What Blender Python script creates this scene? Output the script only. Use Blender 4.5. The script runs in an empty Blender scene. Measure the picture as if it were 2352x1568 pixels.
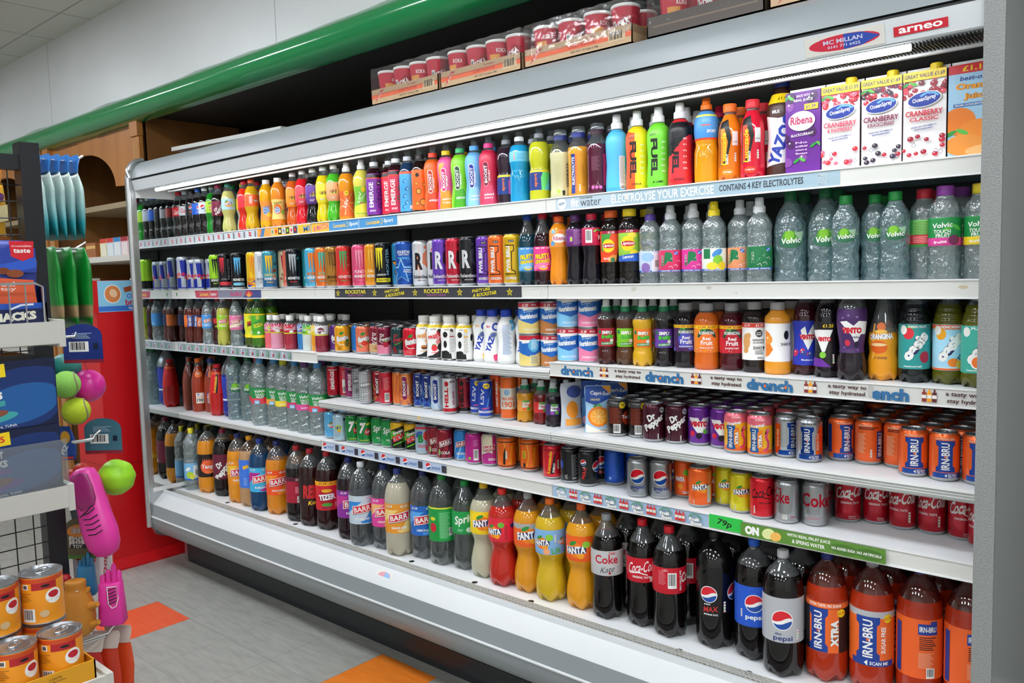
import bpy, bmesh, math, random
from math import sin, cos, pi, radians, sqrt, atan2, hypot
from mathutils import Vector, Matrix
from mathutils.geometry import tessellate_polygon
random.seed(7)
SC = bpy.context.scene
COL = SC.collection

# ------------------------------------------------------------------ camera, world, exposure
CX, CY, CZ = 4.13664, -2.02971, 1.47559
def cam_axes(pitch, roll, yaw):
    Rz = Matrix.Rotation(yaw, 3, 'Z'); Rx = Matrix.Rotation(pitch, 3, 'X'); Ry = Matrix.Rotation(roll, 3, 'Y')
    return Rz @ Rx @ Ry
AX = cam_axes(-0.0820672, 0.0264027, 0.7247326)
cd = bpy.data.cameras.new('camera'); cam = bpy.data.objects.new('camera', cd); COL.objects.link(cam)
right, fwd, up = AX.col[0], AX.col[1], AX.col[2]
cam.matrix_world = Matrix(((right.x, up.x, -fwd.x, CX), (right.y, up.y, -fwd.y, CY), (right.z, up.z, -fwd.z, CZ), (0, 0, 0, 1)))
cd.sensor_fit = 'HORIZONTAL'; cd.sensor_width = 36.0; cd.lens = 36.0 * 1885.447 / 2352.0
cd.clip_start = 0.05; cd.clip_end = 60
SC.camera = cam
SC.view_settings.view_transform = 'Standard'; SC.view_settings.look = 'None'
SC.view_settings.gamma = 1.0; SC.view_settings.use_curve_mapping = False
SC.view_settings.exposure = 0.0
SC.cycles.use_denoising = True
SC.cycles.caustics_reflective = False; SC.cycles.caustics_refractive = False
SC.cycles.max_bounces = 8; SC.cycles.transparent_max_bounces = 14; SC.cycles.sample_clamp_indirect = 6.0
w = bpy.data.worlds.new('world'); SC.world = w; w.use_nodes = True
w.node_tree.nodes['Background'].inputs[0].default_value = (0.75, 0.8, 0.85, 1)
w.node_tree.nodes['Background'].inputs[1].default_value = 0.25
PANEL_W = 27.0
TUBE_W = 26.0

# ------------------------------------------------------------------ helpers: colours and materials
def lin(h):
    h = h.lstrip('#'); v = [int(h[i:i + 2], 16) / 255 for i in (0, 2, 4)]
    return tuple((c / 12.92 if c <= .04045 else ((c + .055) / 1.055) ** 2.4) for c in v) + (1,)
K, W, R_, N, Y_, G, O, S_, B, P_ = '#141414', '#f2f2ee', '#d3122a', '#1b2a72', '#f7d51c', '#16893c', '#ee6a1c', '#b9bdc1', '#1f53b5', '#5b2a83'
MATS = {}
FIN = {'p': (.38, 0, 0), 'm': (.24, .4, .15), 'l': (.07, 0, .3), 's': (.28, .9, 0), 'k': (.45, 0, 0), 'g': (.15, 0, .5), 'd': (.6, 0, 0)}
def M(fin, c='#808080'):
    key = fin + c
    if key in MATS: return MATS[key]
    m = bpy.data.materials.new({'p': 'print', 'm': 'can_paint', 'l': 'drink', 's': 'metal', 'k': 'plastic', 'g': 'gloss', 'd': 'matt', 'c': 'clear', 'w': 'water', 'e': 'lamp', 'f': 'film'}[fin] + '_' + c.strip('#'))
    MATS[key] = m; m.use_nodes = True; nt = m.node_tree; b = nt.nodes['Principled BSDF']; out = nt.nodes['Material Output']
    col = lin(c)
    if fin in FIN:
        r, me, co = FIN[fin]
        b.inputs['Base Color'].default_value = col; b.inputs['Roughness'].default_value = r; b.inputs['Metallic'].default_value = me
        b.inputs['Coat Weight'].default_value = co; b.inputs['Coat Roughness'].default_value = .08
        if fin == 'l':
            tr = nt.nodes.new('ShaderNodeBsdfTransparent'); tr.inputs[0].default_value = tuple(x ** .5 for x in col[:3]) + (1,)
            mx = nt.nodes.new('ShaderNodeMixShader'); mx.inputs[0].default_value = .12
            nt.links.new(b.outputs[0], mx.inputs[1]); nt.links.new(tr.outputs[0], mx.inputs[2]); nt.links.new(mx.outputs[0], out.inputs[0])
    elif fin in 'cwf':
        tr = nt.nodes.new('ShaderNodeBsdfTransparent'); tr.inputs[0].default_value = col
        b.inputs['Base Color'].default_value = col; b.inputs['Roughness'].default_value = .06
        gl = nt.nodes.new('ShaderNodeBsdfGlossy'); gl.inputs['Roughness'].default_value = .12 if fin == 'f' else .05
        lw = nt.nodes.new('ShaderNodeLayerWeight'); lw.inputs[0].default_value = .25
        m1 = nt.nodes.new('ShaderNodeMixShader'); m2 = nt.nodes.new('ShaderNodeMixShader')
        mp = nt.nodes.new('ShaderNodeMapRange'); mp.inputs[3].default_value = {'w': .1, 'c': .06, 'f': .025}[fin]; mp.inputs[4].default_value = .4 if fin == 'f' else .75
        nt.links.new(lw.outputs['Facing'], mp.inputs[0])
        m2.inputs[0].default_value = {'c': .08, 'w': .2, 'f': .02}[fin]
        nt.links.new(tr.outputs[0], m2.inputs[1]); nt.links.new(b.outputs[0], m2.inputs[2])
        nt.links.new(mp.outputs[0], m1.inputs[0]); nt.links.new(m2.outputs[0], m1.inputs[1]); nt.links.new(gl.outputs[0], m1.inputs[2])
        if fin in 'wf':
            nz = nt.nodes.new('ShaderNodeTexNoise'); nz.inputs['Scale'].default_value = 48 if fin == 'w' else 22
            tc = nt.nodes.new('ShaderNodeTexCoord'); bp = nt.nodes.new('ShaderNodeBump'); bp.inputs['Strength'].default_value = .9; bp.inputs['Distance'].default_value = .011 if fin == 'w' else .003
            nt.links.new(tc.outputs['Object'], nz.inputs['Vector']); nt.links.new(nz.outputs[0], bp.inputs['Height'])
            for x in (gl, b, lw): nt.links.new(bp.outputs[0], x.inputs['Normal'])
        nt.links.new(m1.outputs[0], out.inputs[0])
    elif fin == 'e':
        b.inputs['Base Color'].default_value = (.8, .8, .8, 1); b.inputs['Emission Color'].default_value = col; b.inputs['Emission Strength'].default_value = PANEL_W
    return m
def noisy(name, c1, c2, scale, rough, stretch=(1, 1, 1), metal=0, bump=0, detail=4, lo=.35, hi=.65):
    m = bpy.data.materials.new(name); m.use_nodes = True; nt = m.node_tree; b = nt.nodes['Principled BSDF']
    tc = nt.nodes.new('ShaderNodeTexCoord'); mp = nt.nodes.new('ShaderNodeMapping'); mp.inputs['Scale'].default_value = stretch
    nz = nt.nodes.new('ShaderNodeTexNoise'); nz.inputs['Scale'].default_value = scale; nz.inputs['Detail'].default_value = detail
    cr = nt.nodes.new('ShaderNodeValToRGB'); cr.color_ramp.elements[0].color = lin(c1); cr.color_ramp.elements[1].color = lin(c2)
    cr.color_ramp.elements[0].position = lo; cr.color_ramp.elements[1].position = hi
    nt.links.new(tc.outputs['Object'], mp.inputs[0]); nt.links.new(mp.outputs[0], nz.inputs['Vector']); nt.links.new(nz.outputs[0], cr.inputs[0]); nt.links.new(cr.outputs[0], b.inputs['Base Color'])
    b.inputs['Roughness'].default_value = rough; b.inputs['Metallic'].default_value = metal
    if bump:
        bp = nt.nodes.new('ShaderNodeBump'); bp.inputs['Strength'].default_value = bump; bp.inputs['Distance'].default_value = .002
        nt.links.new(nz.outputs[0], bp.inputs['Height']); nt.links.new(bp.outputs[0], b.inputs['Normal'])
    return m

# ------------------------------------------------------------------ helpers: objects
def tag(o, label, cat, group=None):
    o['label'] = label; o['category'] = cat
    if group: o['group'] = group
    return o
def empty(name, loc=(0, 0, 0), rz=0, label=None, cat=None, group=None):
    o = bpy.data.objects.new(name, None); COL.objects.link(o); o.location = loc; o.rotation_euler = (0, 0, rz); o.empty_display_size = .05
    if label: tag(o, label, cat, group)
    return o
def link(name, me, parent=None, loc=None, rz=None, label=None):
    o = bpy.data.objects.new(name, me); COL.objects.link(o)
    if parent: o.parent = parent
    if loc: o.location = loc
    if rz is not None: o.rotation_euler = (0, 0, rz)
    if label: o['label'] = label
    return o
def struct(o): o['kind'] = 'structure'; return o

class MB:
    """collects vertices and faces of one part"""
    def __init__(s): s.v = []; s.f = []; s.m = []; s.n = None; s.mats = []; s.nrm = []
    def mi(s, mat):
        if mat not in s.mats: s.mats.append(mat)
        return s.mats.index(mat)
    def face(s, pts, mat):
        b = len(s.v); s.v += [tuple(p) for p in pts]; s.f.append(tuple(range(b, b + len(pts)))); s.m.append(s.mi(mat))
    def box(s, x0, x1, y0, y1, z0, z1, mat, rot=None, at=None):
        b = len(s.v); i = s.mi(mat)
        pts = [Vector((x, y, z)) for z in (z0, z1) for y in (y0, y1) for x in (x0, x1)]
        if rot is not None: pts = [rot @ p for p in pts]
        if at is not None: pts = [p + Vector(at) for p in pts]
        s.v += [tuple(p) for p in pts]
        for q in ((0, 2, 3, 1), (4, 5, 7, 6), (0, 1, 5, 4), (2, 6, 7, 3), (0, 4, 6, 2), (1, 3, 7, 5)): s.f.append(tuple(b + k for k in q)); s.m.append(i)
        return s
    def lathe(s, prof, n, matf, feet=0, fz=0, amp=0, cap0=True, cap1=True, sx=1, sy=1, ctr=(0, 0, 0)):
        b = len(s.v); rings = []
        for r, z in prof:
            ring = []
            for k in range(n):
                a = 2 * pi * k / n; zz, rr = z, r
                if feet and z < fz:
                    q = .5 - .5 * cos(feet * a + .6); t = (1 - z / fz)
                    zz = z + amp * q * q * t; rr = r * (1 - .05 * q * t)
                ring.append(len(s.v)); s.v.append((ctr[0] + sx * rr * sin(a), ctr[1] - sy * rr * cos(a), ctr[2] + zz))
            rings.append(ring)
        for j in range(len(rings) - 1):
            i = s.mi(matf((prof[j][1] + prof[j + 1][1]) / 2, j))
            for k in range(n):
                k2 = (k + 1) % n
                s.f.append((rings[j][k], rings[j][k2], rings[j + 1][k2], rings[j + 1][k])); s.m.append(i)
        if cap0: s.f.append(tuple(reversed(rings[0]))); s.m.append(s.mi(matf(prof[0][1], 0)))
        if cap1: s.f.append(tuple(rings[-1])); s.m.append(s.mi(matf(prof[-1][1], len(prof))))
        return s
    def tube(s, pts, r, mat, n=8, closed=False):
        pts = [Vector(p) for p in pts]; b = len(s.v); i = s.mi(mat); N_ = len(pts)
        for j, p in enumerate(pts):
            d = (pts[min(j + 1, N_ - 1)] - pts[max(j - 1, 0)]).normalized()
            u = d.cross(Vector((0, 0, 1)));  u = d.cross(Vector((1, 0, 0))) if u.length < .05 else u
            u.normalize(); v_ = d.cross(u); rr = r[j] if isinstance(r, (list, tuple)) else r
            for k in range(n):
                a = 2 * pi * k / n; s.v.append(tuple(p + rr * (cos(a) * u + sin(a) * v_)))
        for j in range(N_ - 1):
            for k in range(n):
                k2 = (k + 1) % n; s.f.append((b + j * n + k, b + j * n + k2, b + (j + 1) * n + k2, b + (j + 1) * n + k)); s.m.append(i)
        s.f.append(tuple(b + k for k in reversed(range(n)))); s.m.append(i); s.f.append(tuple(b + (N_ - 1) * n + k for k in range(n))); s.m.append(i)
        return s
    def loft(s, secs, mat, n=20, pw=2.0, frame=None):
        """secs: (centre, half-width, half-depth[, axis x, axis y]) closed by end caps; pw above 2 squares the section"""
        b = len(s.v); i = s.mi(mat)
        for c, a_, b_ in secs:
            for k in range(n):
                t = 2 * pi * k / n; cx, sx = cos(t), sin(t)
                x = a_ * (abs(cx) ** (2 / pw)) * (1 if cx >= 0 else -1); y = b_ * (abs(sx) ** (2 / pw)) * (1 if sx >= 0 else -1)
                ux, uy = frame or (Vector((1, 0, 0)), Vector((0, 1, 0)))
                s.v.append(tuple(Vector(c) + x * ux + y * uy))
        for j in range(len(secs) - 1):
            for k in range(n):
                k2 = (k + 1) % n; s.f.append((b + j * n + k, b + j * n + k2, b + (j + 1) * n + k2, b + (j + 1) * n + k)); s.m.append(i)
        s.f.append(tuple(b + k for k in reversed(range(n)))); s.m.append(i); s.f.append(tuple(b + (len(secs) - 1) * n + k for k in range(n))); s.m.append(i)
        return s
    def mesh(s, name, smooth=True, ang=38, normals=None):
        me = bpy.data.meshes.new(name); me.from_pydata(s.v, [], s.f)
        for m in s.mats: me.materials.append(m)
        me.polygons.foreach_set('material_index', s.m); me.polygons.foreach_set('use_smooth', [smooth] * len(s.f)); me.update()
        if normals: me.normals_split_custom_set_from_vertices(normals)
        elif smooth: me.set_sharp_from_angle(angle=radians(ang))
        return me

# ------------------------------------------------------------------ printed artwork (real vector shapes laid on a surface, millimetres)
def T(s, u, v, w_, h, c, r=0, k=0, o=None, b=.025):
    return ([('t', s, u, v, w_, h, o, r, k, b + .05)] if o else []) + [('t', s, u, v, w_, h, c, r, k, b)]
def G_(pts, c): return [('q', [tuple(p) for p in pts], c)]
def E(u, v, a, b, c, r=0, n=22):
    r = radians(r); cr, sr = cos(r), sin(r)
    return G_([(u + a * cos(t) * cr - b * sin(t) * sr, v + a * cos(t) * sr + b * sin(t) * cr) for t in [2 * pi * i / n for i in range(n)]], c)
def Q(u, v, w_, h, c, r=0, k=0):
    r = radians(r); cr, sr = cos(r), sin(r); p = [(-w_ / 2, -h / 2), (w_ / 2, -h / 2), (w_ / 2, h / 2), (-w_ / 2, h / 2)]
    return G_([(u + (x + k * y) * cr - y * sr, v + (x + k * y) * sr + y * cr) for x, y in p], c)
def ST(u, v, r, c, q=.42, r0=90): return G_([(u + (r if i % 2 == 0 else r * q) * cos(radians(r0 + 36 * i)), v + (r if i % 2 == 0 else r * q) * sin(radians(r0 + 36 * i))) for i in range(10)], c)
def LN(pts, w_, c):
    out = []
    for (x0, y0), (x1, y1) in zip(pts, pts[1:]):
        l = hypot(x1 - x0, y1 - y0) or 1; nx, ny = -(y1 - y0) / l * w_ / 2, (x1 - x0) / l * w_ / 2
        out += G_([(x0 - nx, y0 - ny), (x1 - nx, y1 - ny), (x1 + nx, y1 + ny), (x0 + nx, y0 + ny)], c)
    return out
def BC(u, v, w_, h, bg=W):
    a = Q(u, v, w_, h, bg); x = u - w_ * .42
    for q in (1, 2, 1, 1, 3, 1, 2, 1, 1, 2):
        a += Q(x + q * w_ * .014, v + h * .06, q * w_ * .028, h * .74, K); x += (q * .028 + .035) * w_
    return a
def NU(u, v, s=1):
    a = []
    for i in range(4): a += Q(u, v + (i - 1.5) * 6 * s, 4.6 * s, 5.2 * s, W) + Q(u, v + (i - 1.5) * 6 * s - 1.4 * s, 4 * s, 1.6 * s, '#7fbf4a' if i % 3 else '#d9382c')
    return a
def TX(u, v, w_, h, n, c):
    """lines of small print"""
    a = []
    for i in range(n): a += Q(u - w_ * .04 * (i * 7 % 4), v + h / 2 - (i + .5) * h / n, w_ * (1 - .08 * (i * 7 % 4)), h / n * .45, c)
    return a
def FR(u, v, r, c, leaf=None): return E(u, v, r, r, c, 0, 14) + E(u - r * .3, v + r * .35, r * .25, r * .2, '#ffffff', 30, 8) + (E(u + r * .5, v + r * 1.05, r * .6, r * .25, leaf, 35, 10) if leaf else [])
def PEP(u, v, r, ring=W):
    a = E(u, v, r, r, ring, 0, 28); q = r * .92
    ca = lambda d: (u + q * cos(radians(d)), v + q * sin(radians(d)))
    top = [ca(d) for d in range(10, 196, 15)] + [(u - q * .55, v - q * .18), (u - q * .1, v - q * .05), (u + q * .35, v + q * .22), (u + q * .7, v + q * .3)]
    bot = [ca(d) for d in range(205, 356, 15)] + [(u + q * .8, v - q * .08), (u + q * .45, v - q * .2), (u, v - q * .42), (u - q * .5, v - q * .5)]
    return a + G_(top, '#d8202f') + G_(bot, '#1c4da0')
def FAN(u, v, w_, disc=O, r=6):
    return E(u + w_ * .02, v, w_ * .36, w_ * .34, disc, 0, 24) + E(u - w_ * .1, v + w_ * .3, w_ * .2, w_ * .09, '#2f8f3a', 25, 10) + E(u + w_ * .26, v - w_ * .2, w_ * .17, w_ * .17, '#f6a01e', 0, 16) + Q(u, v, w_ * 1.02, w_ * .3, '#1b2560', r) + T('FANTA', u, v, w_ * .98, w_ * .34, W, r, 0, '#1b2560', .05)
def BARR(u, v, w_, r=9, c=R_): return Q(u + 1, v - 1.5, w_ * 1.06, w_ * .42, '#40070c', r, .18) + Q(u, v, w_ * 1.05, w_ * .41, W, r, .18) + Q(u, v, w_ * .98, w_ * .34, c, r, .18) + T('BARR', u, v, w_ * .86, w_ * .25, W, r, .1)
def CLAW(u, v, w_, h, c, k=None):
    a = []; rr = random.Random(3)
    for i, (x, l) in enumerate(((-.34, .86), (0, 1), (.34, .9))):
        X = u + x * w_; L_ = []; R2 = []
        for j in range(7):
            y = v + h / 2 - h * l * j / 6; wd = w_ * .13 * (1.1 - .95 * (j / 6) ** 1.6); wob = w_ * .05 * (rr.random() - .5) + w_ * .09 * (1 - j / 6) * -.6
            L_.append((X + wob - wd, y)); R2.append((X + wob + wd * (1 if j else 1.9), y - (0 if j else h * .04)))
        if k: a += G_([(p[0] - w_ * .035, p[1]) for p in L_] + [(p[0] + w_ * .035, p[1]) for p in reversed(R2)], k)
        a += G_(L_ + list(reversed(R2)), c)
    return a
def IRN(u, v, w_, h, c='#1b3f94', t=W):
    """blue serif block with upright lettering"""
    a = Q(u, v, w_ * .74, h, c) + G_([(u - w_ / 2, v + h / 2), (u - w_ / 2, v + h * .36), (u - w_ * .3, v + h * .26), (u + w_ * .3, v + h * .26), (u + w_ / 2, v + h * .36), (u + w_ / 2, v + h / 2)], c)
    a += G_([(u - w_ / 2, v - h / 2), (u + w_ / 2, v - h / 2), (u + w_ / 2, v - h * .36), (u + w_ * .3, v - h * .26), (u - w_ * .3, v - h * .26), (u - w_ / 2, v - h * .36)], c)
    return a + T('IRN-BRU', u, v, h * .86, w_ * .42, t, 90) + ST(u, v - h * .02, w_ * .1, O)
def SCR(s, u, v, w_, h, c, r=8): return T(s, u, v, w_, h, c, r, .35, None, .01) + LN([(u - w_ * .42, v - h * .62), (u - w_ * .1, v - h * .5), (u + w_ * .2, v - h * .72)], h * .1, c)
def OVL(s, u, v, a, b, c, tc, ring=W, r=8, sh=0): return E(u, v, a * 1.08, b * 1.1, ring, r) + E(u, v, a, b, c, r) + T(s, u, v, a * 1.5, b * .75, tc, r, sh)
def LEAVES(u, v, s, c='#2f9a3c'): return E(u - s, v, s, s * .4, c, 30, 10) + E(u + s * .7, v + s * .2, s, s * .4, '#5cbf4a', -30, 10)
def RBL(d, sm=1):
    a = [('b', 0, 200, '#1d2f9a')] if d else [('b', 0, 200, '#b9bfc9')]
    return a

TEXTS = {}
def text_mesh(s, b):
    k = (s, round(b, 3))
    if k in TEXTS: return TEXTS[k]
    cu = bpy.data.curves.new('lettering', 'FONT'); cu.body = s; cu.size = 1; cu.resolution_u = 2; cu.offset = b; cu.fill_mode = 'FRONT' if hasattr(cu, 'fill_mode') else None
    ob = bpy.data.objects.new('lettering', cu); me = ob.to_mesh()
    vs = [(p.co.x, p.co.y) for p in me.vertices]; fs = [tuple(p.vertices) for p in me.polygons]; ob.to_mesh_clear()
    bpy.data.objects.remove(ob); bpy.data.curves.remove(cu)
    if not vs: vs = [(0, 0), (1, 0), (1, 1)]; fs = [(0, 1, 2)]
    x0, x1 = min(p[0] for p in vs), max(p[0] for p in vs); y0, y1 = min(p[1] for p in vs), max(p[1] for p in vs)
    TEXTS[k] = ([((x - x0) / (x1 - x0 + 1e-9) - .5, (y - y0) / (y1 - y0 + 1e-9) - .5) for x, y in vs], fs); return TEXTS[k]
def flat(el):
    """one artwork element as 2-D vertices and faces in millimetres"""
    if el[0] == 'q':
        pts = el[1]; return list(pts), [tuple(t) for t in tessellate_polygon([[Vector((x, y, 0)) for x, y in pts]])]
    _, s, u, v, w_, h, c, r, k, b = el
    vs, fs = text_mesh(s, b); r = radians(r); cr, sr = cos(r), sin(r); out = []
    for x, y in vs:
        X = x * w_ + k * y * h; Yv = y * h; out.append((u + X * cr - Yv * sr, v + X * sr + Yv * cr))
    return out, fs
def clip_grid(vs, fs, us, vcuts):
    bm = bmesh.new(); bv = [bm.verts.new((x, y, 0)) for x, y in vs]
    for f in fs:
        try: bm.faces.new([bv[i] for i in f])
        except ValueError: pass
    for ax, cuts in ((0, us), (1, vcuts)):
        for c in cuts:
            co = (c, 0, 0) if ax == 0 else (0, c, 0); no = (1, 0, 0) if ax == 0 else (0, 1, 0)
            bmesh.ops.bisect_plane(bm, geom=bm.verts[:] + bm.edges[:] + bm.faces[:], plane_co=co, plane_no=no, dist=1e-5)
    bm.verts.index_update(); v2 = [(p.co.x, p.co.y) for p in bm.verts]; f2 = []
    for f in bm.faces:
        q = [p.index for p in f.verts]
        if f.normal.z < 0: q.reverse()
        f2.append(tuple(q))
    bm.free(); return v2, f2
def rad_at(prof, v):
    for (r0, z0), (r1, z1) in zip(prof, prof[1:]):
        if z0 - 1e-9 <= v <= z1 + 1e-9 and z1 > z0: return r0 + (r1 - r0) * (v - z0) / (z1 - z0), (r1 - r0) / (z1 - z0)
    return (prof[-1][0] if v > prof[-1][1] else prof[0][0]), 0
def art_round(mb, art, prof, n, vlo, vhi, fin='p', off0=.12, nrm=None):
    """lays the artwork on a lathed body with n sides; prof in mm"""
    Rr = max(r for r, z in prof if vlo <= z <= vhi) if any(vlo <= z <= vhi for r, z in prof) else rad_at(prof, (vlo + vhi) / 2)[0]
    st = 2 * pi * Rr / n; zc = [z for r, z in prof if vlo < z < vhi]
    for i, el in enumerate(art):
        off = off0 + .035 * i; mat = None
        if el[0] == 'b':
            z0, z1 = max(el[1], vlo), min(el[2], vhi); zs = [z0] + [z for z in zc if z0 < z < z1] + [z1]
            vs = [(st * (k - n / 2), z) for z in zs for k in range(n + 1)]; fs = [(j * (n + 1) + k, j * (n + 1) + k + 1, (j + 1) * (n + 1) + k + 1, (j + 1) * (n + 1) + k) for j in range(len(zs) - 1) for k in range(n)]
            c = el[3]
        else:
            vs, fs = flat(el); c = el[2] if el[0] == 'q' else el[6]
            vs = [(max(-st * n * .499, min(st * n * .499, x)), max(vlo, min(vhi, y))) for x, y in vs]
            x0, x1 = min(p[0] for p in vs), max(p[0] for p in vs); y0, y1 = min(p[1] for p in vs), max(p[1] for p in vs)
            vs, fs = clip_grid(vs, fs, [st * k for k in range(math.ceil(x0 / st), math.floor(x1 / st) + 1)], [z for z in zc if y0 < z < y1])
        mi = mb.mi(M(fin, c)); b = len(mb.v)
        for x, y in vs:
            r, sl = rad_at(prof, y); r += off; a = x / Rr; am = (math.floor(a / (2 * pi / n)) + .5) * 2 * pi / n; d = a - am
            rr = r * cos(pi / n) / max(.5, cos(d)) if abs(abs(d) - pi / n) > 1e-4 else r
            mb.v.append((rr * sin(a) / 1000, -rr * cos(a) / 1000, y / 1000))
            if nrm is not None: q = Vector((sin(a), -cos(a), -sl)); q.normalize(); nrm.append(q)
        for f in fs: mb.f.append(tuple(b + k for k in f)); mb.m.append(mi)
def art_flat(mb, art, frame, fin='p', off0=.3, clip=None):
    """lays the artwork on a plane: frame = origin, unit u, unit v, normal (metres), art in mm"""
    o, du, dv, dn = [Vector(q) for q in frame]
    for i, el in enumerate(art):
        vs, fs = flat(el); c = el[2] if el[0] == 'q' else el[6]; off = (off0 + .06 * i) / 1000
        if clip: vs = [(max(clip[0], min(clip[1], x)), max(clip[2], min(clip[3], y))) for x, y in vs]
        mi = mb.mi(M(fin, c)); b = len(mb.v)
        for x, y in vs: mb.v.append(tuple(o + du * x / 1000 + dv * y / 1000 + dn * off))
        for f in fs:
            (x0, y0), (x1, y1), (x2, y2) = [vs[k] for k in f[:3]]
            q = f if (x1 - x0) * (y2 - y0) - (x2 - x0) * (y1 - y0) >= 0 else tuple(reversed(f))
            mb.f.append(tuple(b + k for k in q)); mb.m.append(mi)

# ------------------------------------------------------------------ containers
def smooth(pts, k=3):
    out = []
    for i in range(len(pts) - 1):
        p0, p1, p2, p3 = pts[max(i - 1, 0)], pts[i], pts[i + 1], pts[min(i + 2, len(pts) - 1)]
        for j in range(k):
            t = j / k
            r = .5 * (2 * p1[0] + (p2[0] - p0[0]) * t + (2 * p0[0] - 5 * p1[0] + 4 * p2[0] - p3[0]) * t * t + (3 * p1[0] - p0[0] - 3 * p2[0] + p3[0]) * t ** 3)
            out.append((max(r, .01), p1[1] + (p2[1] - p1[1]) * t))
    return out + [pts[-1]]
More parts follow.
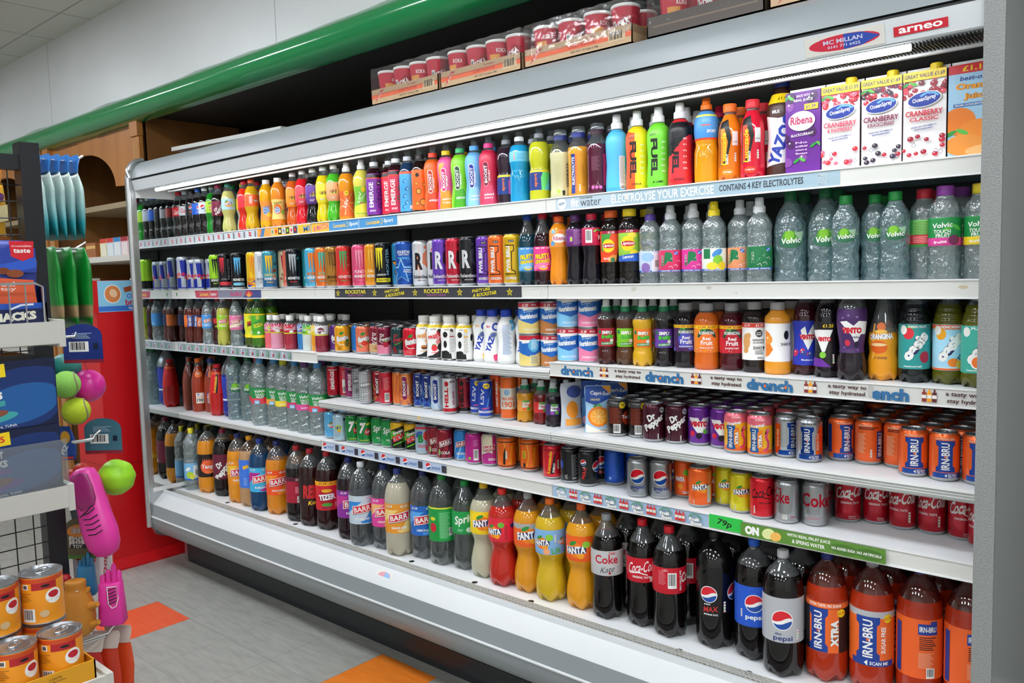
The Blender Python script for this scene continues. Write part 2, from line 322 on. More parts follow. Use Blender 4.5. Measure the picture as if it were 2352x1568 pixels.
# height, radius, profile (share of radius, share of height), cap (kind, radius, bottom share, top share), petal feet, label band
SH = {
 'pet5': (231, 32, [(.78, 0), (.95, .03), (1, .09), (1, .19), (.92, .27), (.95, .34), (1, .38), (1, .40), (1, .66), (.97, .71), (.80, .79), (.56, .86), (.41, .91), (.40, .935)], ('s', 14.5, .925, 1), 5),
 'fan5': (229, 32, [(.78, 0), (.97, .04), (1, .12), (.92, .2), (.78, .30), (.82, .36), (.97, .42), (1, .45), (1, .68), (.93, .74), (.72, .82), (.5, .88), (.41, .92), (.40, .935)], ('s', 14.5, .925, 1), 5),
 'pet2': (337, 53, [(.74, 0), (.93, .03), (1, .10), (1, .2), (1, .27), (1, .60), (1, .63), (.97, .70), (.86, .78), (.64, .86), (.40, .905), (.27, .93), (.25, .95)], ('s', 15, .94, 1), 5),
 'pepsi2': (333, 53, [(.74, 0), (.93, .03), (1, .10), (1, .27), (1, .60), (1, .68), (.97, .73), (.88, .79), (.68, .85), (.42, .895), (.27, .925), (.25, .95)], ('s', 15, .94, 1), 5),
 'fan2': (339, 52, [(.7, 0), (.94, .04), (1, .13), (.97, .2), (.84, .30), (.76, .36), (.80, .41), (.93, .46), (.98, .49), (.98, .71), (.95, .75), (.80, .81), (.55, .87), (.34, .92), (.27, .94)], ('s', 15, .94, 1), 5),
 'coke2': (326, 50, [(.72, 0), (.95, .04), (1, .11), (.97, .2), (.93, .30), (.95, .40), (1, .44), (1, .66), (.98, .70), (.84, .78), (.60, .85), (.38, .91), (.29, .94)], ('s', 15, .94, 1), 5),
 'boost': (231, 33, [(.85, 0), (1, .03), (1, .10), (.96, .2), (.88, .31), (.86, .36), (.93, .48), (1, .6), (1, .66), (.92, .73), (.7, .79), (.5, .825), (.42, .845)], ('b', 16, .835, 1), 0),
 'emerg': (234, 32, [(.88, 0), (1, .03), (1, .2), (.99, .3), (1, .4), (1, .66), (.93, .72), (.76, .78), (.55, .82), (.42, .845)], ('b', 16, .835, 1), 0),
 'fuel': (230, 34, [(.85, 0), (1, .03), (1, .12), (.97, .22), (.93, .35), (.96, .5), (1, .64), (.92, .71), (.7, .77), (.5, .80), (.42, .82)], ('b', 17, .81, 1), 0),
 'sport': (231, 33, [(.82, 0), (.97, .02), (1, .05), (1, .36), (.95, .4), (.88, .45), (.94, .52), (1, .58), (1, .70), (.9, .77), (.66, .82), (.46, .85), (.42, .865)], ('b', 15.5, .86, 1), 0),
 'vit': (214, 34, [(.85, 0), (1, .02), (1, .10), (.97, .14), (.97, .56), (1, .6), (1, .66), (.9, .74), (.7, .79), (.58, .82), (.56, .85)], ('w', 21, .84, 1), 0),
 'luco': (204, 32, [(.82, 0), (.98, .03), (1, .10), (.97, .3), (.95, .45), (.98, .55), (.94, .66), (.80, .75), (.58, .83), (.50, .87), (.50, .9)], ('s', 18, .89, 1), 5),
 'ysm': (185, 33, [(.85, 0), (1, .03), (1, .14), (.93, .28), (.86, .40), (.92, .52), (1, .64), (.97, .70), (.8, .78), (.60, .84), (.52, .88)], ('s', 18.5, .87, 1), 0),
 'ybig': (251, 38, [(.85, 0), (1, .02), (1, .16), (.94, .3), (.90, .42), (.96, .55), (1, .66), (.93, .74), (.70, .83), (.48, .89), (.42, .92)], ('s', 19, .91, 1), 0),
 'frijj': (161, 34, [(.82, 0), (.98, .03), (1, .10), (.95, .25), (.92, .36), (.95, .5), (.98, .6), (.92, .7), (.76, .79), (.60, .84), (.58, .87)], ('s', 21, .86, 1), 5),
 'mogu': (151, 29, [(.9, 0), (1, .02), (1, .44), (.97, .47), (1, .5), (1, .7), (.9, .77), (.64, .82), (.56, .85)], ('s', 17, .84, 1), 0),
 'robin': (186, 35, [(.88, 0), (1, .03), (1, .15), (.97, .2), (.97, .24), (1, .27), (1, .70), (.98, .74), (.84, .81), (.62, .86), (.56, .89)], ('s', 20, .88, 1), 0),
 'juice': (190, 34, [(.88, 0), (1, .02), (1, .17), (.97, .19), (.97, .72), (1, .75), (.92, .81), (.66, .86), (.56, .89)], ('s', 19, .88, 1), 0),
 'sfruit': (198, 30, [(.85, 0), (1, .04), (1, .18), (.9, .24), (.9, .27), (.9, .56), (.96, .6), (1, .66), (.9, .73), (.66, .78), (.48, .81), (.46, .83)], ('b', 15, .815, 1), 5),
 'fshot': (147, 29, [(.85, 0), (1, .04), (1, .16), (.94, .22), (.94, .24), (.94, .52), (1, .58), (.98, .64), (.8, .72), (.52, .77), (.46, .79)], ('b', 15, .775, 1), 5),
 'ribena': (215, 31, [(.8, 0), (.97, .04), (1, .12), (.92, .26), (.84, .38), (.90, .48), (1, .56), (1, .76), (.9, .82), (.62, .88), (.46, .92)], ('s', 16, .91, 1), 5),
 'lipton': (220, 33, [(.82, 0), (.97, .04), (1, .10), (.96, .14), (1, .18), (.96, .23), (1, .28), (.97, .36), (1, .40), (1, .74), (.92, .80), (.66, .86), (.58, .90)], ('s', 20, .89, 1), 5),
 'fruity': (228, 31, [(.8, 0), (.97, .04), (1, .09), (1, .18), (.97, .2), (1, .22), (1, .56), (.98, .62), (.84, .72), (.56, .82), (.42, .89), (.42, .93)], ('s', 14.5, .925, 1), 5),
 'macb': (221, 33, [(.88, 0), (1, .02), (.96, .05), (1, .09), (.98, .14), (1, .16), (1, .42), (.95, .45), (1, .53), (.94, .59), (1, .66), (.9, .73), (.62, .79), (.42, .83)], ('b', 16, .82, 1), 0),
 'macb2': (320, 44, [(.88, 0), (1, .02), (.97, .06), (1, .10), (.97, .15), (1, .18), (1, .46), (.93, .5), (1, .58), (.93, .65), (1, .72), (.88, .8), (.58, .87), (.32, .92)], ('s', 15, .91, 1), 0),
 'volvb': (235, 43, [(.9, 0), (1, .02), (1, .09), (.95, .13), (1, .17), (.96, .24), (1, .28), (1, .50), (1, .56), (.9, .68), (.68, .78), (.42, .86), (.36, .89)], ('s', 16, .87, 1), 0),
 'volvs': (207, 33, [(.88, 0), (1, .02), (.95, .06), (1, .10), (.95, .15), (1, .2), (.93, .32), (.93, .36), (1, .42), (1, .6), (.97, .7), (.84, .79), (.58, .86), (.44, .9)], ('s', 15, .89, 1), 0),
 'touch': (211, 34, [(.9, 0), (1, .02), (.95, .07), (1, .13), (.94, .2), (1, .27), (.96, .33), (1, .37), (1, .64), (.95, .67), (1, .72), (.9, .8), (.64, .86), (.5, .9)], ('s', 18, .89, 1), 0),
 'touch15': (313, 43, [(.9, 0), (1, .02), (.95, .06), (1, .10), (.95, .15), (1, .2), (.95, .25), (1, .30), (1, .32), (1, .58), (.95, .61), (1, .67), (.96, .74), (.74, .84), (.42, .91), (.38, .935)], ('s', 17, .925, 1), 0),
 'irng': (279, 38, [(.9, 0), (1, .02), (1, .50), (.97, .56), (.86, .66), (.66, .76), (.47, .84), (.37, .91), (.36, .93)], ('s', 16, .92, 1), 0),
 'luco1': (260, 42, [(.82, 0), (.95, .03), (1, .10), (1, .40), (.98, .48), (.88, .64), (.7, .8), (.52, .90), (.44, .93)], ('s', 19, .92, 1), 5),
 'vimto': (222, 33, [(.82, 0), (.97, .04), (1, .10), (.95, .24), (.87, .36), (.90, .48), (1, .6), (.97, .66), (.95, .7), (.90, .72), (.84, .78), (.68, .84), (.5, .89), (.46, .93)], ('s', 16, .92, 1), 5),
 'vspark': (227, 35, [(.78, 0), (.96, .04), (1, .11), (.96, .2), (.82, .31), (.80, .36), (.90, .48), (1, .62), (1, .72), (.90, .82), (.62, .90), (.42, .94)], ('s', 15, .93, 1), 5),
 'orang': (225, 35, [(.8, 0), (.97, .04), (1, .12), (1, .22), (.90, .30), (.96, .38), (.98, .44), (.88, .56), (.7, .68), (.52, .8), (.43, .88), (.42, .93)], ('s', 16, .92, 1), 5),
 'oasis': (222, 35, [(.82, 0), (.97, .04), (1, .10), (.97, .13), (1, .16), (1, .62), (.96, .64), (.98, .67), (.90, .70), (.92, .73), (.80, .77), (.80, .80), (.6, .86), (.52, .90)], ('s', 19, .89, 1), 5),
 'can33': (115, 33.2, None, None, 0), 'can5': (171, 33.2, None, None, 0), 'slim': (134, 26.6, None, None, 0), 'mid': (154, 29, None, None, 0), 'tin': (108, 37, None, None, 0), 'dog': (96, 37.5, None, None, 0), 'cup': (112, 43, None, None, 0),
}
KN = {'can33': 'drink_can', 'can5': 'tall_drink_can', 'slim': 'slim_drink_can', 'mid': 'slim_drink_can', 'tin': 'milkshake_tin', 'dog': 'pet_food_tin', 'cup': 'noodle_cup'}
for k_ in 'pet5 fan5 pet2 pepsi2 fan2 coke2 fruity vspark luco luco1 irng orang'.split(): KN[k_] = 'soft_drink_bottle'
for k_ in 'boost emerg fuel sport vit'.split(): KN[k_] = 'sports_drink_bottle'
for k_ in 'ysm ybig frijj'.split(): KN[k_] = 'milkshake_bottle'
for k_ in 'mogu robin juice sfruit fshot ribena lipton vimto oasis'.split(): KN[k_] = 'juice_bottle'
for k_ in 'macb macb2 volvb volvs touch touch15'.split(): KN[k_] = 'water_bottle'

def can_meshes(shape, col, art, fin):
    H, Rr = SH[shape][:2]; n = 32
    if shape in ('can33', 'can5', 'slim', 'mid'):
        nk = {'can33': 27, 'can5': 27, 'slim': 24.5, 'mid': 25.5}[shape]; bs = Rr * .80
        base = [(bs * .9, 0), (bs, .6), (Rr * .93, 5), (Rr, 9)]; wall = [(Rr, 9), (Rr, H * .3), (Rr, H * .6), (Rr, H - 13), (Rr * .97, H - 10), (nk + 1.2, H - 4.5), (nk + .4, H - 3)]
        lidp = [(nk + .4, H - 3), (nk + 1.3, H - 1.6), (nk + 1.3, H - .3), (nk + .7, H), (nk - .4, H - .4), (nk - 1.2, H - 3.4), (nk - 2.6, H - 3.8), (nk - 3.4, H - 3.0), (.4, H - 3.0)]
    elif shape == 'cup':
        base = [(29, 0), (30, 1)]; wall = [(30, 1), (35, 52), (40, 102)]; lidp = [(40, 102), (41.2, 103), (41.5, 107), (40.8, 110), (40, 111), (.5, 111)]
    else:
        base = [(Rr * .96, 0), (Rr * 1.015, .6), (Rr * 1.015, 2.5), (Rr, 4)]; wall = [(Rr, 4)] + [(Rr, 4 + (H - 8) * i / 8) for i in range(1, 8)] + [(Rr, H - 4)]
        lidp = [(Rr, H - 4), (Rr * 1.015, H - 2.5), (Rr * 1.015, H - .4), (Rr * .98, H), (Rr * .94, H - 3.5), (Rr * .86, H - 3.9), (Rr * .84, H - 3.2), (Rr * .7, H - 3.4), (.5, H - 3.2)]
    mb = MB(); nrm = []
    sil = M('s', '#c3c6c9'); k = lambda p: [(r / 1000, z / 1000) for r, z in p]
    fc = M(fin, col)
    mb.lathe(k(base), n, lambda z, j: sil if shape != 'cup' else fc, cap1=False); mb.lathe(k(wall), n, lambda z, j: fc, cap0=False, cap1=False)
    pr = base + wall[1:]
    for x, y, z in mb.v:
        _, sl = rad_at(pr, z * 1000); q = Vector((x, y, 0)); q = q.normalized() if q.length else Vector((0, 0, -1)); q.z = -max(-1.2, min(1.2, sl)) * .9; nrm.append(q.normalized())
    art_round(mb, art, pr, n, wall[0][1] + .3, wall[-1][1] - .2, fin, .12, nrm)
    body = mb.mesh('can_body', normals=nrm)
    ml = MB(); ml.lathe(k(lidp), n, lambda z, j: M('k', W) if shape == 'cup' else M('s', '#a9acb0'), cap0=False)
    lid = ml.mesh('lid', ang=50)
    mt = MB(); z = (H - 2.6) / 1000 if shape in ('can33', 'can5', 'slim', 'mid') else (H - 2.8) / 1000; q = .001 if Rr < 35 else .0014
    pts = [(cos(t) * 6.5 * q, 3 * q + sin(t) * 11 * q, z + .0008) for t in [2 * pi * i / 14 for i in range(15)]]
    mt.tube(pts, .0011 if Rr < 35 else .0016, sil, 6); mt.lathe([(3.2 * q, 0), (3.2 * q, .0012)], 10, lambda a, j: sil, ctr=(0, -4 * q, z - .0006))
    tab = mt.mesh('tab')
    return [('can_body', body), ('lid', lid), ('tab', tab)] if shape != 'cup' else [('cup_body', body), ('lid', lid)]

def bottle_meshes(shape, liq, cap, lab, art, fill, clear, capc2, fin):
    H, Rr, pts, cp, feet = SH[shape]; n = 40 if Rr > 40 else 32
    prof = [(r * Rr, z * H) for r, z in smooth(pts, 3 if Rr > 40 else 2)]
    fz = fill * H
    full = []
    for a, b in zip(prof, prof[1:]):
        full.append(a)
        if a[1] < fz < b[1]: full.append((a[0] + (b[0] - a[0]) * (fz - a[1]) / (b[1] - a[1]), fz))
    full.append(prof[-1])
    c0 = cp[2] * H; nr = prof[-1][0]; ctop = cp[3] * H
    full += [(nr + 2.2, prof[-1][1] - 1.5), (nr + 2.2, prof[-1][1] + .3)] if cp[0] == 's' else []
    full = sorted(full, key=lambda p: p[1]); mk = [(r / 1000, z / 1000) for r, z in full]
    mb = MB(); ml = liq if not isinstance(liq, str) else M('l', liq); mc = clear
    mb.lathe(mk, n, lambda z, j: ml if z * 1000 < fz else mc, feet, H * .1 / 1000, H * .058 / 1000)
    parts = [('bottle_body', mb.mesh('bottle_body', ang=60))]
    r = cp[1]; cm = M('k', cap); c2 = M('k', capc2) if capc2 and capc2 != 'clear' else (M('c', '#e8eef2') if capc2 else cm)
    kb = MB()
    if cp[0] == 's': kb.lathe([(a / 1000, z / 1000) for a, z in ((r * .97, c0), (r, c0 + 1), (r, ctop - 1.5), (r * .93, ctop), (.5, ctop))], 28, lambda z, j: cm)
    elif cp[0] == 'b':
        h = ctop - c0; q = [(r, 0), (r, .36), (r * .97, .40), (r * .80, .46), (r * .74, .50), (r * .70, .90), (r * .62, .98), (.5, 1)]
        kb.lathe([(a / 1000, (c0 + z * h) / 1000) for a, z in q], 28, lambda z, j: cm if z * 1000 < c0 + .43 * h else c2)
    else:
        h = ctop - c0; q = [(r, 0), (r, .42), (r * 1.03, .45), (r * 1.0, .8), (r * .9, .97), (.5, 1)]
        kb.lathe([(a / 1000, (c0 + z * h) / 1000) for a, z in q], 28, lambda z, j: cm if z * 1000 < c0 + .43 * h else c2)
    parts.append(('sports_cap' if cp[0] == 'b' else 'cap', kb.mesh('cap', ang=40)))
    if lab and shape == 'irng':
        for nm, lo, hi in (('label', lab[0] * H, .56 * H), ('neck_label', .56 * H, lab[1] * H)):
            ctr_ = lambda e: sum(p[1] for p in e[1]) / len(e[1]) if e[0] == 'q' else e[3]
            mb = MB(); nrm = []; art_round(mb, [e for e in art if lo <= ctr_(e) < hi], full, n, lo, hi, fin, .18, nrm); parts.append((nm, mb.mesh(nm, normals=nrm)))
    elif lab:
        z0, z1 = lab[0] * H, lab[1] * H; mb = MB(); nrm = []
        art_round(mb, ([('b', z0, z1, lab[2])] if lab[2] else []) + art, full, n, z0, z1, fin, .18, nrm)
        parts.append(('label', mb.mesh('label', normals=nrm)))
    return parts
CLEAR = M('c', '#dfe6e8')
def carton_meshes(wd, dp, h, col, art, side, capc, scol=None):
    mb = MB(); mb.box(-wd / 2000, wd / 2000, -dp / 2000, dp / 2000, 0, h / 1000, M('p', col))
    if scol: mb.box(wd / 2000, wd / 2000 + .0003, -dp / 2000, dp / 2000, 0, h / 1000, M('p', scol))
    art_flat(mb, art, ((0, -dp / 2000, 0), (1, 0, 0), (0, 0, 1), (0, -1, 0)), clip=(-wd / 2, wd / 2, 0, h))
    art_flat(mb, side, ((wd / 2000 + .0003, 0, 0), (0, 1, 0), (0, 0, 1), (1, 0, 0)), clip=(-dp / 2, dp / 2, 0, h))
    out = [('carton_body', mb.mesh('carton_body', smooth=False))]
    m2 = MB(); m2.box(-wd / 2000, wd / 2000, -.002, .002, h / 1000, h / 1000 + .012, M('p', W)); out.append(('top_seam', m2.mesh('top_seam', smooth=False)))
    if capc:
        m3 = MB(); m3.lathe([(.013, 0), (.013, .014), (.011, .016), (.0005, .016)], 20, lambda z, j: M('k', capc), ctr=(wd * .00022, -dp * .00024, h / 1000)); out.append(('cap', m3.mesh('cap')))
    return out
def pouch_meshes(col, art):
    mb = MB(); nu, nv, Wd, Hh = 12, 14, .088, .150; fc = M('s', col)
    th = lambda v: .021 * (1 - v) ** .6 * (1 if v > .05 else .9)
    hw = lambda v: Wd / 2 * (1 - .12 * sin(pi * min(1, v * 1.1)) - (.1 * max(0, v - .85) / .15))
    P2 = lambda u, v, s: (u * hw(v) * (1), s * (th(v) * cos(pi * u / 2) ** .7 if abs(u) < 1 else 0) - .0001 * s, v * Hh)
    for s in (-1, 1):
        for i in range(nu):
            for j in range(nv):
                q = [P2(-1 + 2 * (i + a) / nu, (j + b) / nv, s) for a, b in ((0, 0), (1, 0), (1, 1), (0, 1))]
                mb.face(q if s < 0 else q[::-1], M('p', col))
    mb.face([P2(-1 + 2 * i / nu, 0, -1) for i in range(nu + 1)] + [P2(1 - 2 * i / nu, 0, 1) for i in range(nu + 1)], M('p', col))
    for i, el in enumerate(art):
        vs, fs = flat(el); c = el[2] if el[0] == 'q' else el[6]
        x0, x1 = -44, 44
        vs = [(max(-40, min(40, x)), max(1, min(148, y))) for x, y in vs]
        vs, fs = clip_grid(vs, fs, [k * 7.33 for k in range(-6, 7)], [k * 10.7 for k in range(14)]); mi = mb.mi(M('p', c)); b = len(mb.v)
        for x, y in vs:
            v = y / 150; u = max(-1, min(1, x / 1000 / hw(v))); p = P2(u, v, -1); mb.v.append((x / 1000, p[1] - (.0011 + .00005 * i), y / 1000))
        for f in fs: mb.f.append(tuple(b + k for k in f)); mb.m.append(mi)
    s2 = MB(); s2.tube([(.012, -.026, .03), (.026, -.019, .125)], .0022, M('k', W), 8)
    return [('pouch_body', mb.mesh('pouch_body', ang=70))]

PROD = {}
DRAWN = {'vspark': 235, 'pet5': 228, 'fan5': 228, 'pet2': 345, 'pepsi2': 345, 'fan2': 345, 'coke2': 335, 'boost': 212, 'emerg': 215, 'fuel': 212, 'sport': 225, 'vit': 205, 'luco': 222, 'ybig': 300, 'volvs': 225, 'touch': 225, 'sfruit': 178, 'mogu': 160, 'frijj': 190, 'ysm': 196, 'luco1': 290, 'touch15': 320, 'fshot': 160, 'macb': 215, 'volvb': 238, 'irng': 275, 'can5': 168, 'mid': 152, 'dog': 112, 'cup': 98}
def vscale(art, s):
    out = []
    for e in art:
        if e[0] == 'b': out.append(('b', e[1] * s, e[2] * s, e[3]))
        elif e[0] == 'q': out.append(('q', [(x, y * s) for x, y in e[1]], e[2]))
        else:
            f = abs(sin(radians(e[7]))); out.append(('t', e[1], e[2], e[3] * s, e[4] * (1 + (s - 1) * f), e[5] * (1 + (s - 1) * (1 - f)), *e[6:]))
    return out
def fitted(shape, art): return vscale(art, SH[shape][0] / DRAWN.get(shape, SH[shape][0]))
def can(key, desc, col, art=(), shape='can33', fin='m'): PROD[key] = dict(kind=KN[shape], cat='tin' if shape in ('tin', 'dog') else 'cup' if shape == 'cup' else 'can', desc=desc, r=SH[shape][1], mk=lambda: can_meshes(shape, col, fitted(shape, list(art)), fin))
def bot(key, desc, shape, liq, cap, lab=None, art=(), fill=.8, clear=None, cap2=None, fin='p'):
    PROD[key] = dict(kind=KN[shape], cat='bottle', desc=desc, r=SH[shape][1], mk=lambda: bottle_meshes(shape, liq, cap, lab, fitted(shape, list(art)), fill, clear or CLEAR, cap2, fin))
def box(key, desc, dims, col, art=(), side=(), capc=None, scol=None, h=199): PROD[key] = dict(kind='juice_carton', cat='carton', desc=desc, r=dims[0] / 2, mk=lambda: carton_meshes(dims[0], dims[1], h, col, vscale(list(art), h / dims[2]), vscale(list(side), h / dims[2]), capc, scol))
def pouch(key, desc, col, art): PROD[key] = dict(kind='juice_pouch', cat='pouch', desc=desc, r=40, mk=lambda: pouch_meshes(col, list(art)))
WAT = M('w', '#dbe9ea'); WATG = M('w', '#b9d9dc')

# ------------------------------------------------------------------ products: top shelf
COLA, DK = '#0b0606', '#120a0a'
CL5 = (.46, .66)
bot('coke5', 'cola bottle with red label and red cap', 'pet5', COLA, R_, (*CL5, '#d6111f'), SCR('Coca-Cola', 0, 128, 56, 22, W), fill=.8)
bot('dcoke5', 'cola bottle with silver label and grey cap', 'pet5', COLA, '#b9bcc2', (*CL5, '#d4d6da'), T('Coke', -4, 128, 42, 22, '#c8102e') + T('Diet', 10, 143, 12, 6, '#c8102e'), fill=.8)
bot('max5', 'cola bottle with black label and black cap', 'pet5', COLA, '#1a1a1c', (.44, .68, '#15161a'), PEP(-6, 138, 9) + T('MAX', 0, 118, 26, 9, '#c9352f', 0, .3), fill=.8)
bot('pep5', 'cola bottle with blue label and blue cap', 'pet5', COLA, '#1d5fc4', (.44, .68, '#1f5fc9'), PEP(4, 132, 13) + T('pepsi', 4, 112, 26, 8, W), fill=.8)
bot('dpep5', 'cola bottle with pale silver label and white cap', 'pet5', COLA, '#eef0f2', (.44, .68, '#d5dbe6'), PEP(-14, 132, 13) + T('pepsi', 8, 115, 26, 8, N), fill=.8)
bot('dew5', 'green soda bottle with yellow-green label', 'pet5', '#1a8a22', '#8a9a90', (.44, .68, '#a9d432'), T('DEW', 2, 126, 40, 18, '#d3202c', 20, .2, W) + T('Mtn', -8, 146, 26, 8, '#1b6b2c', 12), fill=.85)
bot('drp5', 'dark soda bottle with maroon label and pink cap', 'pet5', DK, '#c3325f', (.36, .66, '#7b1836'), T('Pepper', 2, 108, 58, 20, W, 62, .2) + T('Dr', -14, 112, 20, 14, W, 62, .2), fill=.8)
bot('spr5', 'clear soda bottle with green label and green cap', 'pet5', M('w', '#e2ecec'), '#1ba34a', (.46, .68, '#18a34a'), T('Sprite', 2, 130, 50, 22, W, 10, .2) + E(20, 140, 6, 5, Y_), fill=.85)
bot('fblu5', 'pale yellow soda bottle with light blue label', 'fan5', '#d3d47e', '#2f8a78', (.46, .68, '#aadcf0'), FAN(-6, 131, 40, '#f3a01c') + E(20, 124, 7, 7, '#bfe36a'), fill=.84)
bot('flem5', 'clear soda bottle with yellow label and yellow cap', 'fan5', '#d9dccb', '#f2cf18', (.46, .68, '#f6dc2a'), FAN(0, 131, 40, Y_), fill=.84)
bot('fstr5', 'bright red soda bottle with red label and cap', 'fan5', '#e8311f', '#d8203a', (.46, .70, '#ea2b3c'), TX(2, 132, 30, 16, 5, '#c01a2e') + T('FANTA', 20, 146, 18, 5, W), fill=.84)
bot('for5', 'yellow soda bottle with orange label and cap', 'fan5', '#e7b81c', '#f2641e', (.46, .69, '#f4652c'), TX(-4, 134, 16, 34, 8, W) + FAN(20, 130, 22, O), fill=.86)
bot('powr', 'blue ribbed sports bottle with clear grey cap', 'emerg', '#2c5876', '#9aa8b4', (.55, .8, '#cfd8e2'), T('POWER', 0, 142, 40, 12, '#2a6fb5'), cap2='clear')
bot('sunny', 'yellow juice bottle with white cap and orange label', 'ribena', '#f6b416', '#f4f4ef', (.16, .56, '#f29a3c'), T('SUNNY', -4, 92, 44, 14, '#4a2a8a', 8, 0, W) + E(-4, 76, 18, 16, '#7fb4ea') + E(10, 60, 14, 10, '#fbd23a') + T('D', -8, 76, 14, 18, '#4a2a8a', 0, 0, W), fill=.93)
bot('sunny2', 'orange juice bottle with white cap and pale label', 'ribena', '#f59223', '#f7f6ee', (.16, .56, '#f8d77e'), E(-6, 78, 22, 22, '#f27a24') + E(-8, 74, 15, 14, '#aecdf0') + T('D', -8, 76, 14, 18, '#3a3a9a', 0, 0, W) + T('SUNNY', -4, 104, 40, 11, '#3a7a2a', 6) + E(20, 66, 10, 12, '#a8cf5a'), fill=.93)
bot('owat', 'orange drink bottle with clear dome cap', 'vit', '#e58a2a', '#c8ccd2', (.16, .55, '#efa858'), T('VIT', 0, 76, 30, 14, '#3a2a7a'), fill=.8, cap2='clear')
def jam(key, desc, liq, lc, clear=None):
    fl = []
    for i, h in enumerate((12, 18, 24, 17, 21)): fl += G_([(-16 + i * 6, 112), (-10 + i * 6, 112), (-11 + i * 6, 112 + h)], '#1b8a34' if i % 2 else '#e8d21c')
    bot(key, desc, 'fan5', liq, '#fbfbf8', (.36, .69, lc), fl + Q(20, 145, 15, 10, '#151515') + LN([(13, 140), (27, 150)], 2, Y_) + LN([(13, 150), (27, 140)], 2, Y_) + T('D&G', -4, 122, 26, 10, '#7a1020', 10) + TX(-6, 95, 24, 8, 3, W), fill=.84)
jam('jam1', 'amber soda bottle with orange flame-leaf label', '#e0641c', '#f59a2c'); jam('jam2', 'red soda bottle with pink flame-leaf label', '#f01c2c', '#ef4a5c')
jam('jam3', 'dark soda bottle with violet flame-leaf label', '#141016', '#6a3fa0'); jam('jam4', 'yellow soda bottle with yellow flame-leaf label', '#f2d616', '#f6e53a'); jam('jam5', 'green soda bottle with peach flame-leaf label', '#4fc428', '#f2b07a')
ray = lambda u, v, c, n=7, r=44: sum([G_([(u, v), (u + r * cos(radians(a)), v + r * sin(radians(a))), (u + r * cos(radians(a + 7)), v + r * sin(radians(a + 7)))], c) for a in range(0, 360, 360 // n)], [])
bot('lsvo', 'orange sports bottle with starburst label', 'boost', '#f59a1a', '#f6f6f2', (.06, .5, '#f2682a'), ray(-2, 62, '#f8b070') + E(-2, 98, 9, 9, Y_) + T('79p', -2, 98, 12, 6, K) + T('LSV', -6, 62, 34, 14, W, 65))
bot('lsvy', 'pale yellow sports bottle with green label', 'boost', '#e6dc5a', '#f6f6f2', (.08, .54, '#7cc43a'), G_([(-40, 20), (40, 20), (40, 62), (-40, 42)], '#f2e03a') + E(6, 104, 10, 10, Y_) + T('LSV', -12, 76, 40, 12, '#dff2d2', 75) + LN([(0, 70), (16, 92)], 3, W) + T('MAX', 0, 56, 20, 6, R_, 0, .3), fill=.82)
def emg(key, desc, c, pc, liq, dots=True, tc=W):
    a = Q(0, 144, 220, 12, '#151313') + Q(0, 136, 220, 4, '#e0452c') + T('EMERGE', -15, 78, 88, 19, tc, 90) + E(16, 118, 8, 8, '#151515') + T('70p', 16, 118, 11, 6, W)
    for x, y, r in ((14, 92, 9), (22, 70, 11), (8, 58, 7), (20, 40, 10), (30, 98, 7)): a += E(x, y, r, r, pc) + E(x, y, r * .6, r * .6, c)
    bot(key, desc, 'emerg', liq, '#e8eaec', (.04, .71, c), a + T('SPORT', -10, 22, 24, 7, W), fill=.8, cap2='clear')
emg('em1', 'purple sports bottle with white upright lettering', '#7a2a9c', '#3a1a6a', '#2a0a12'); emg('em2', 'red sports bottle with white upright lettering', '#e0243e', '#b01030', '#2a0a12'); emg('em3', 'pink and green melon sports bottle', '#d92a4a', '#1b6a34', '#2a0a12', tc='#eaf2ea')
bot('em4', 'sky blue swirl sports bottle with clear cap', 'emerg', '#18365a', '#c9cfd6', (.04, .66, '#49a9dc'), Q(0, 138, 220, 8, '#e0542c') + sum([E(x, y, 8, 5, '#1c5fae', 40) + E(x + 2, y, 4, 3, '#8fd2f0', 40) for x, y in ((-14, 110), (-6, 84), (-16, 60), (-8, 38), (-18, 24))], []) + TX(16, 70, 14, 70, 16, '#2f7fb4') + Q(12, 22, 16, 12, W), cap2='clear')
bot('em5', 'orange sports bottle with black neck', 'emerg', '#1b0d08', '#2a2422', (.04, .66, '#f2691c'), sum([E(x, y, r, r, K) + E(x, y, r * .8, r * .8, '#f9a13a') for x, y, r in ((-8, 70, 10), (8, 34, 12), (-16, 96, 6), (14, 92, 7), (-14, 30, 7))], []) + E(-12, 124, 7, 7, K) + TX(20, 80, 12, 60, 14, '#f9b27a') + Q(18, 22, 12, 12, W), cap2='clear')
def bst(key, desc, c, c2, cap, pc, words, oc=W, extra=()):
    pill = [(-13 + 9 * cos(t), 122 + 10 * sin(t)) for t in [pi * i / 8 for i in range(9)]] + [(-13 + 9 * cos(t), 70 + 10 * sin(t)) for t in [pi + pi * i / 8 for i in range(9)]]
    pl2 = [(-13 + (x + 13) * 1.22, 96 + (y - 96) * 1.06) for x, y in pill]
    bot(key, desc, 'boost', c, cap, (.0, .76, c), list(extra) + G_([(-30, 0), (33, 0), (12, 62), (-24, 60)], c2) + G_(pl2, oc) + G_(pill, pc) + T('BOOST', -13, 96, 54, 12, W, 90, 0, None, .04) + T('SPORT', 1, 92, 34, 6, W, 90) + T(words[0], -2, 34, 34, 8, W, 3) + (T(words[1], -2, 23, 30, 8, W, 3) if len(words) > 1 else []), cap2='clear')
bst('bs1', 'deep orange waisted bottle with red-orange cap', '#e8641a', '#d9481a', '#e8432c', '#c23a1c', ['orange']); bst('bs2', 'pink waisted bottle with yellow cap', '#ef5c9c', '#f39a2c', '#f5c71c', '#e02a7a', ['raspberry', '& mango'], extra=G_([(-34, 150), (-8, 150), (-30, 90)], '#f7a02c') + G_([(-30, 70), (0, 58), (-28, 40)], '#f7c62c'))
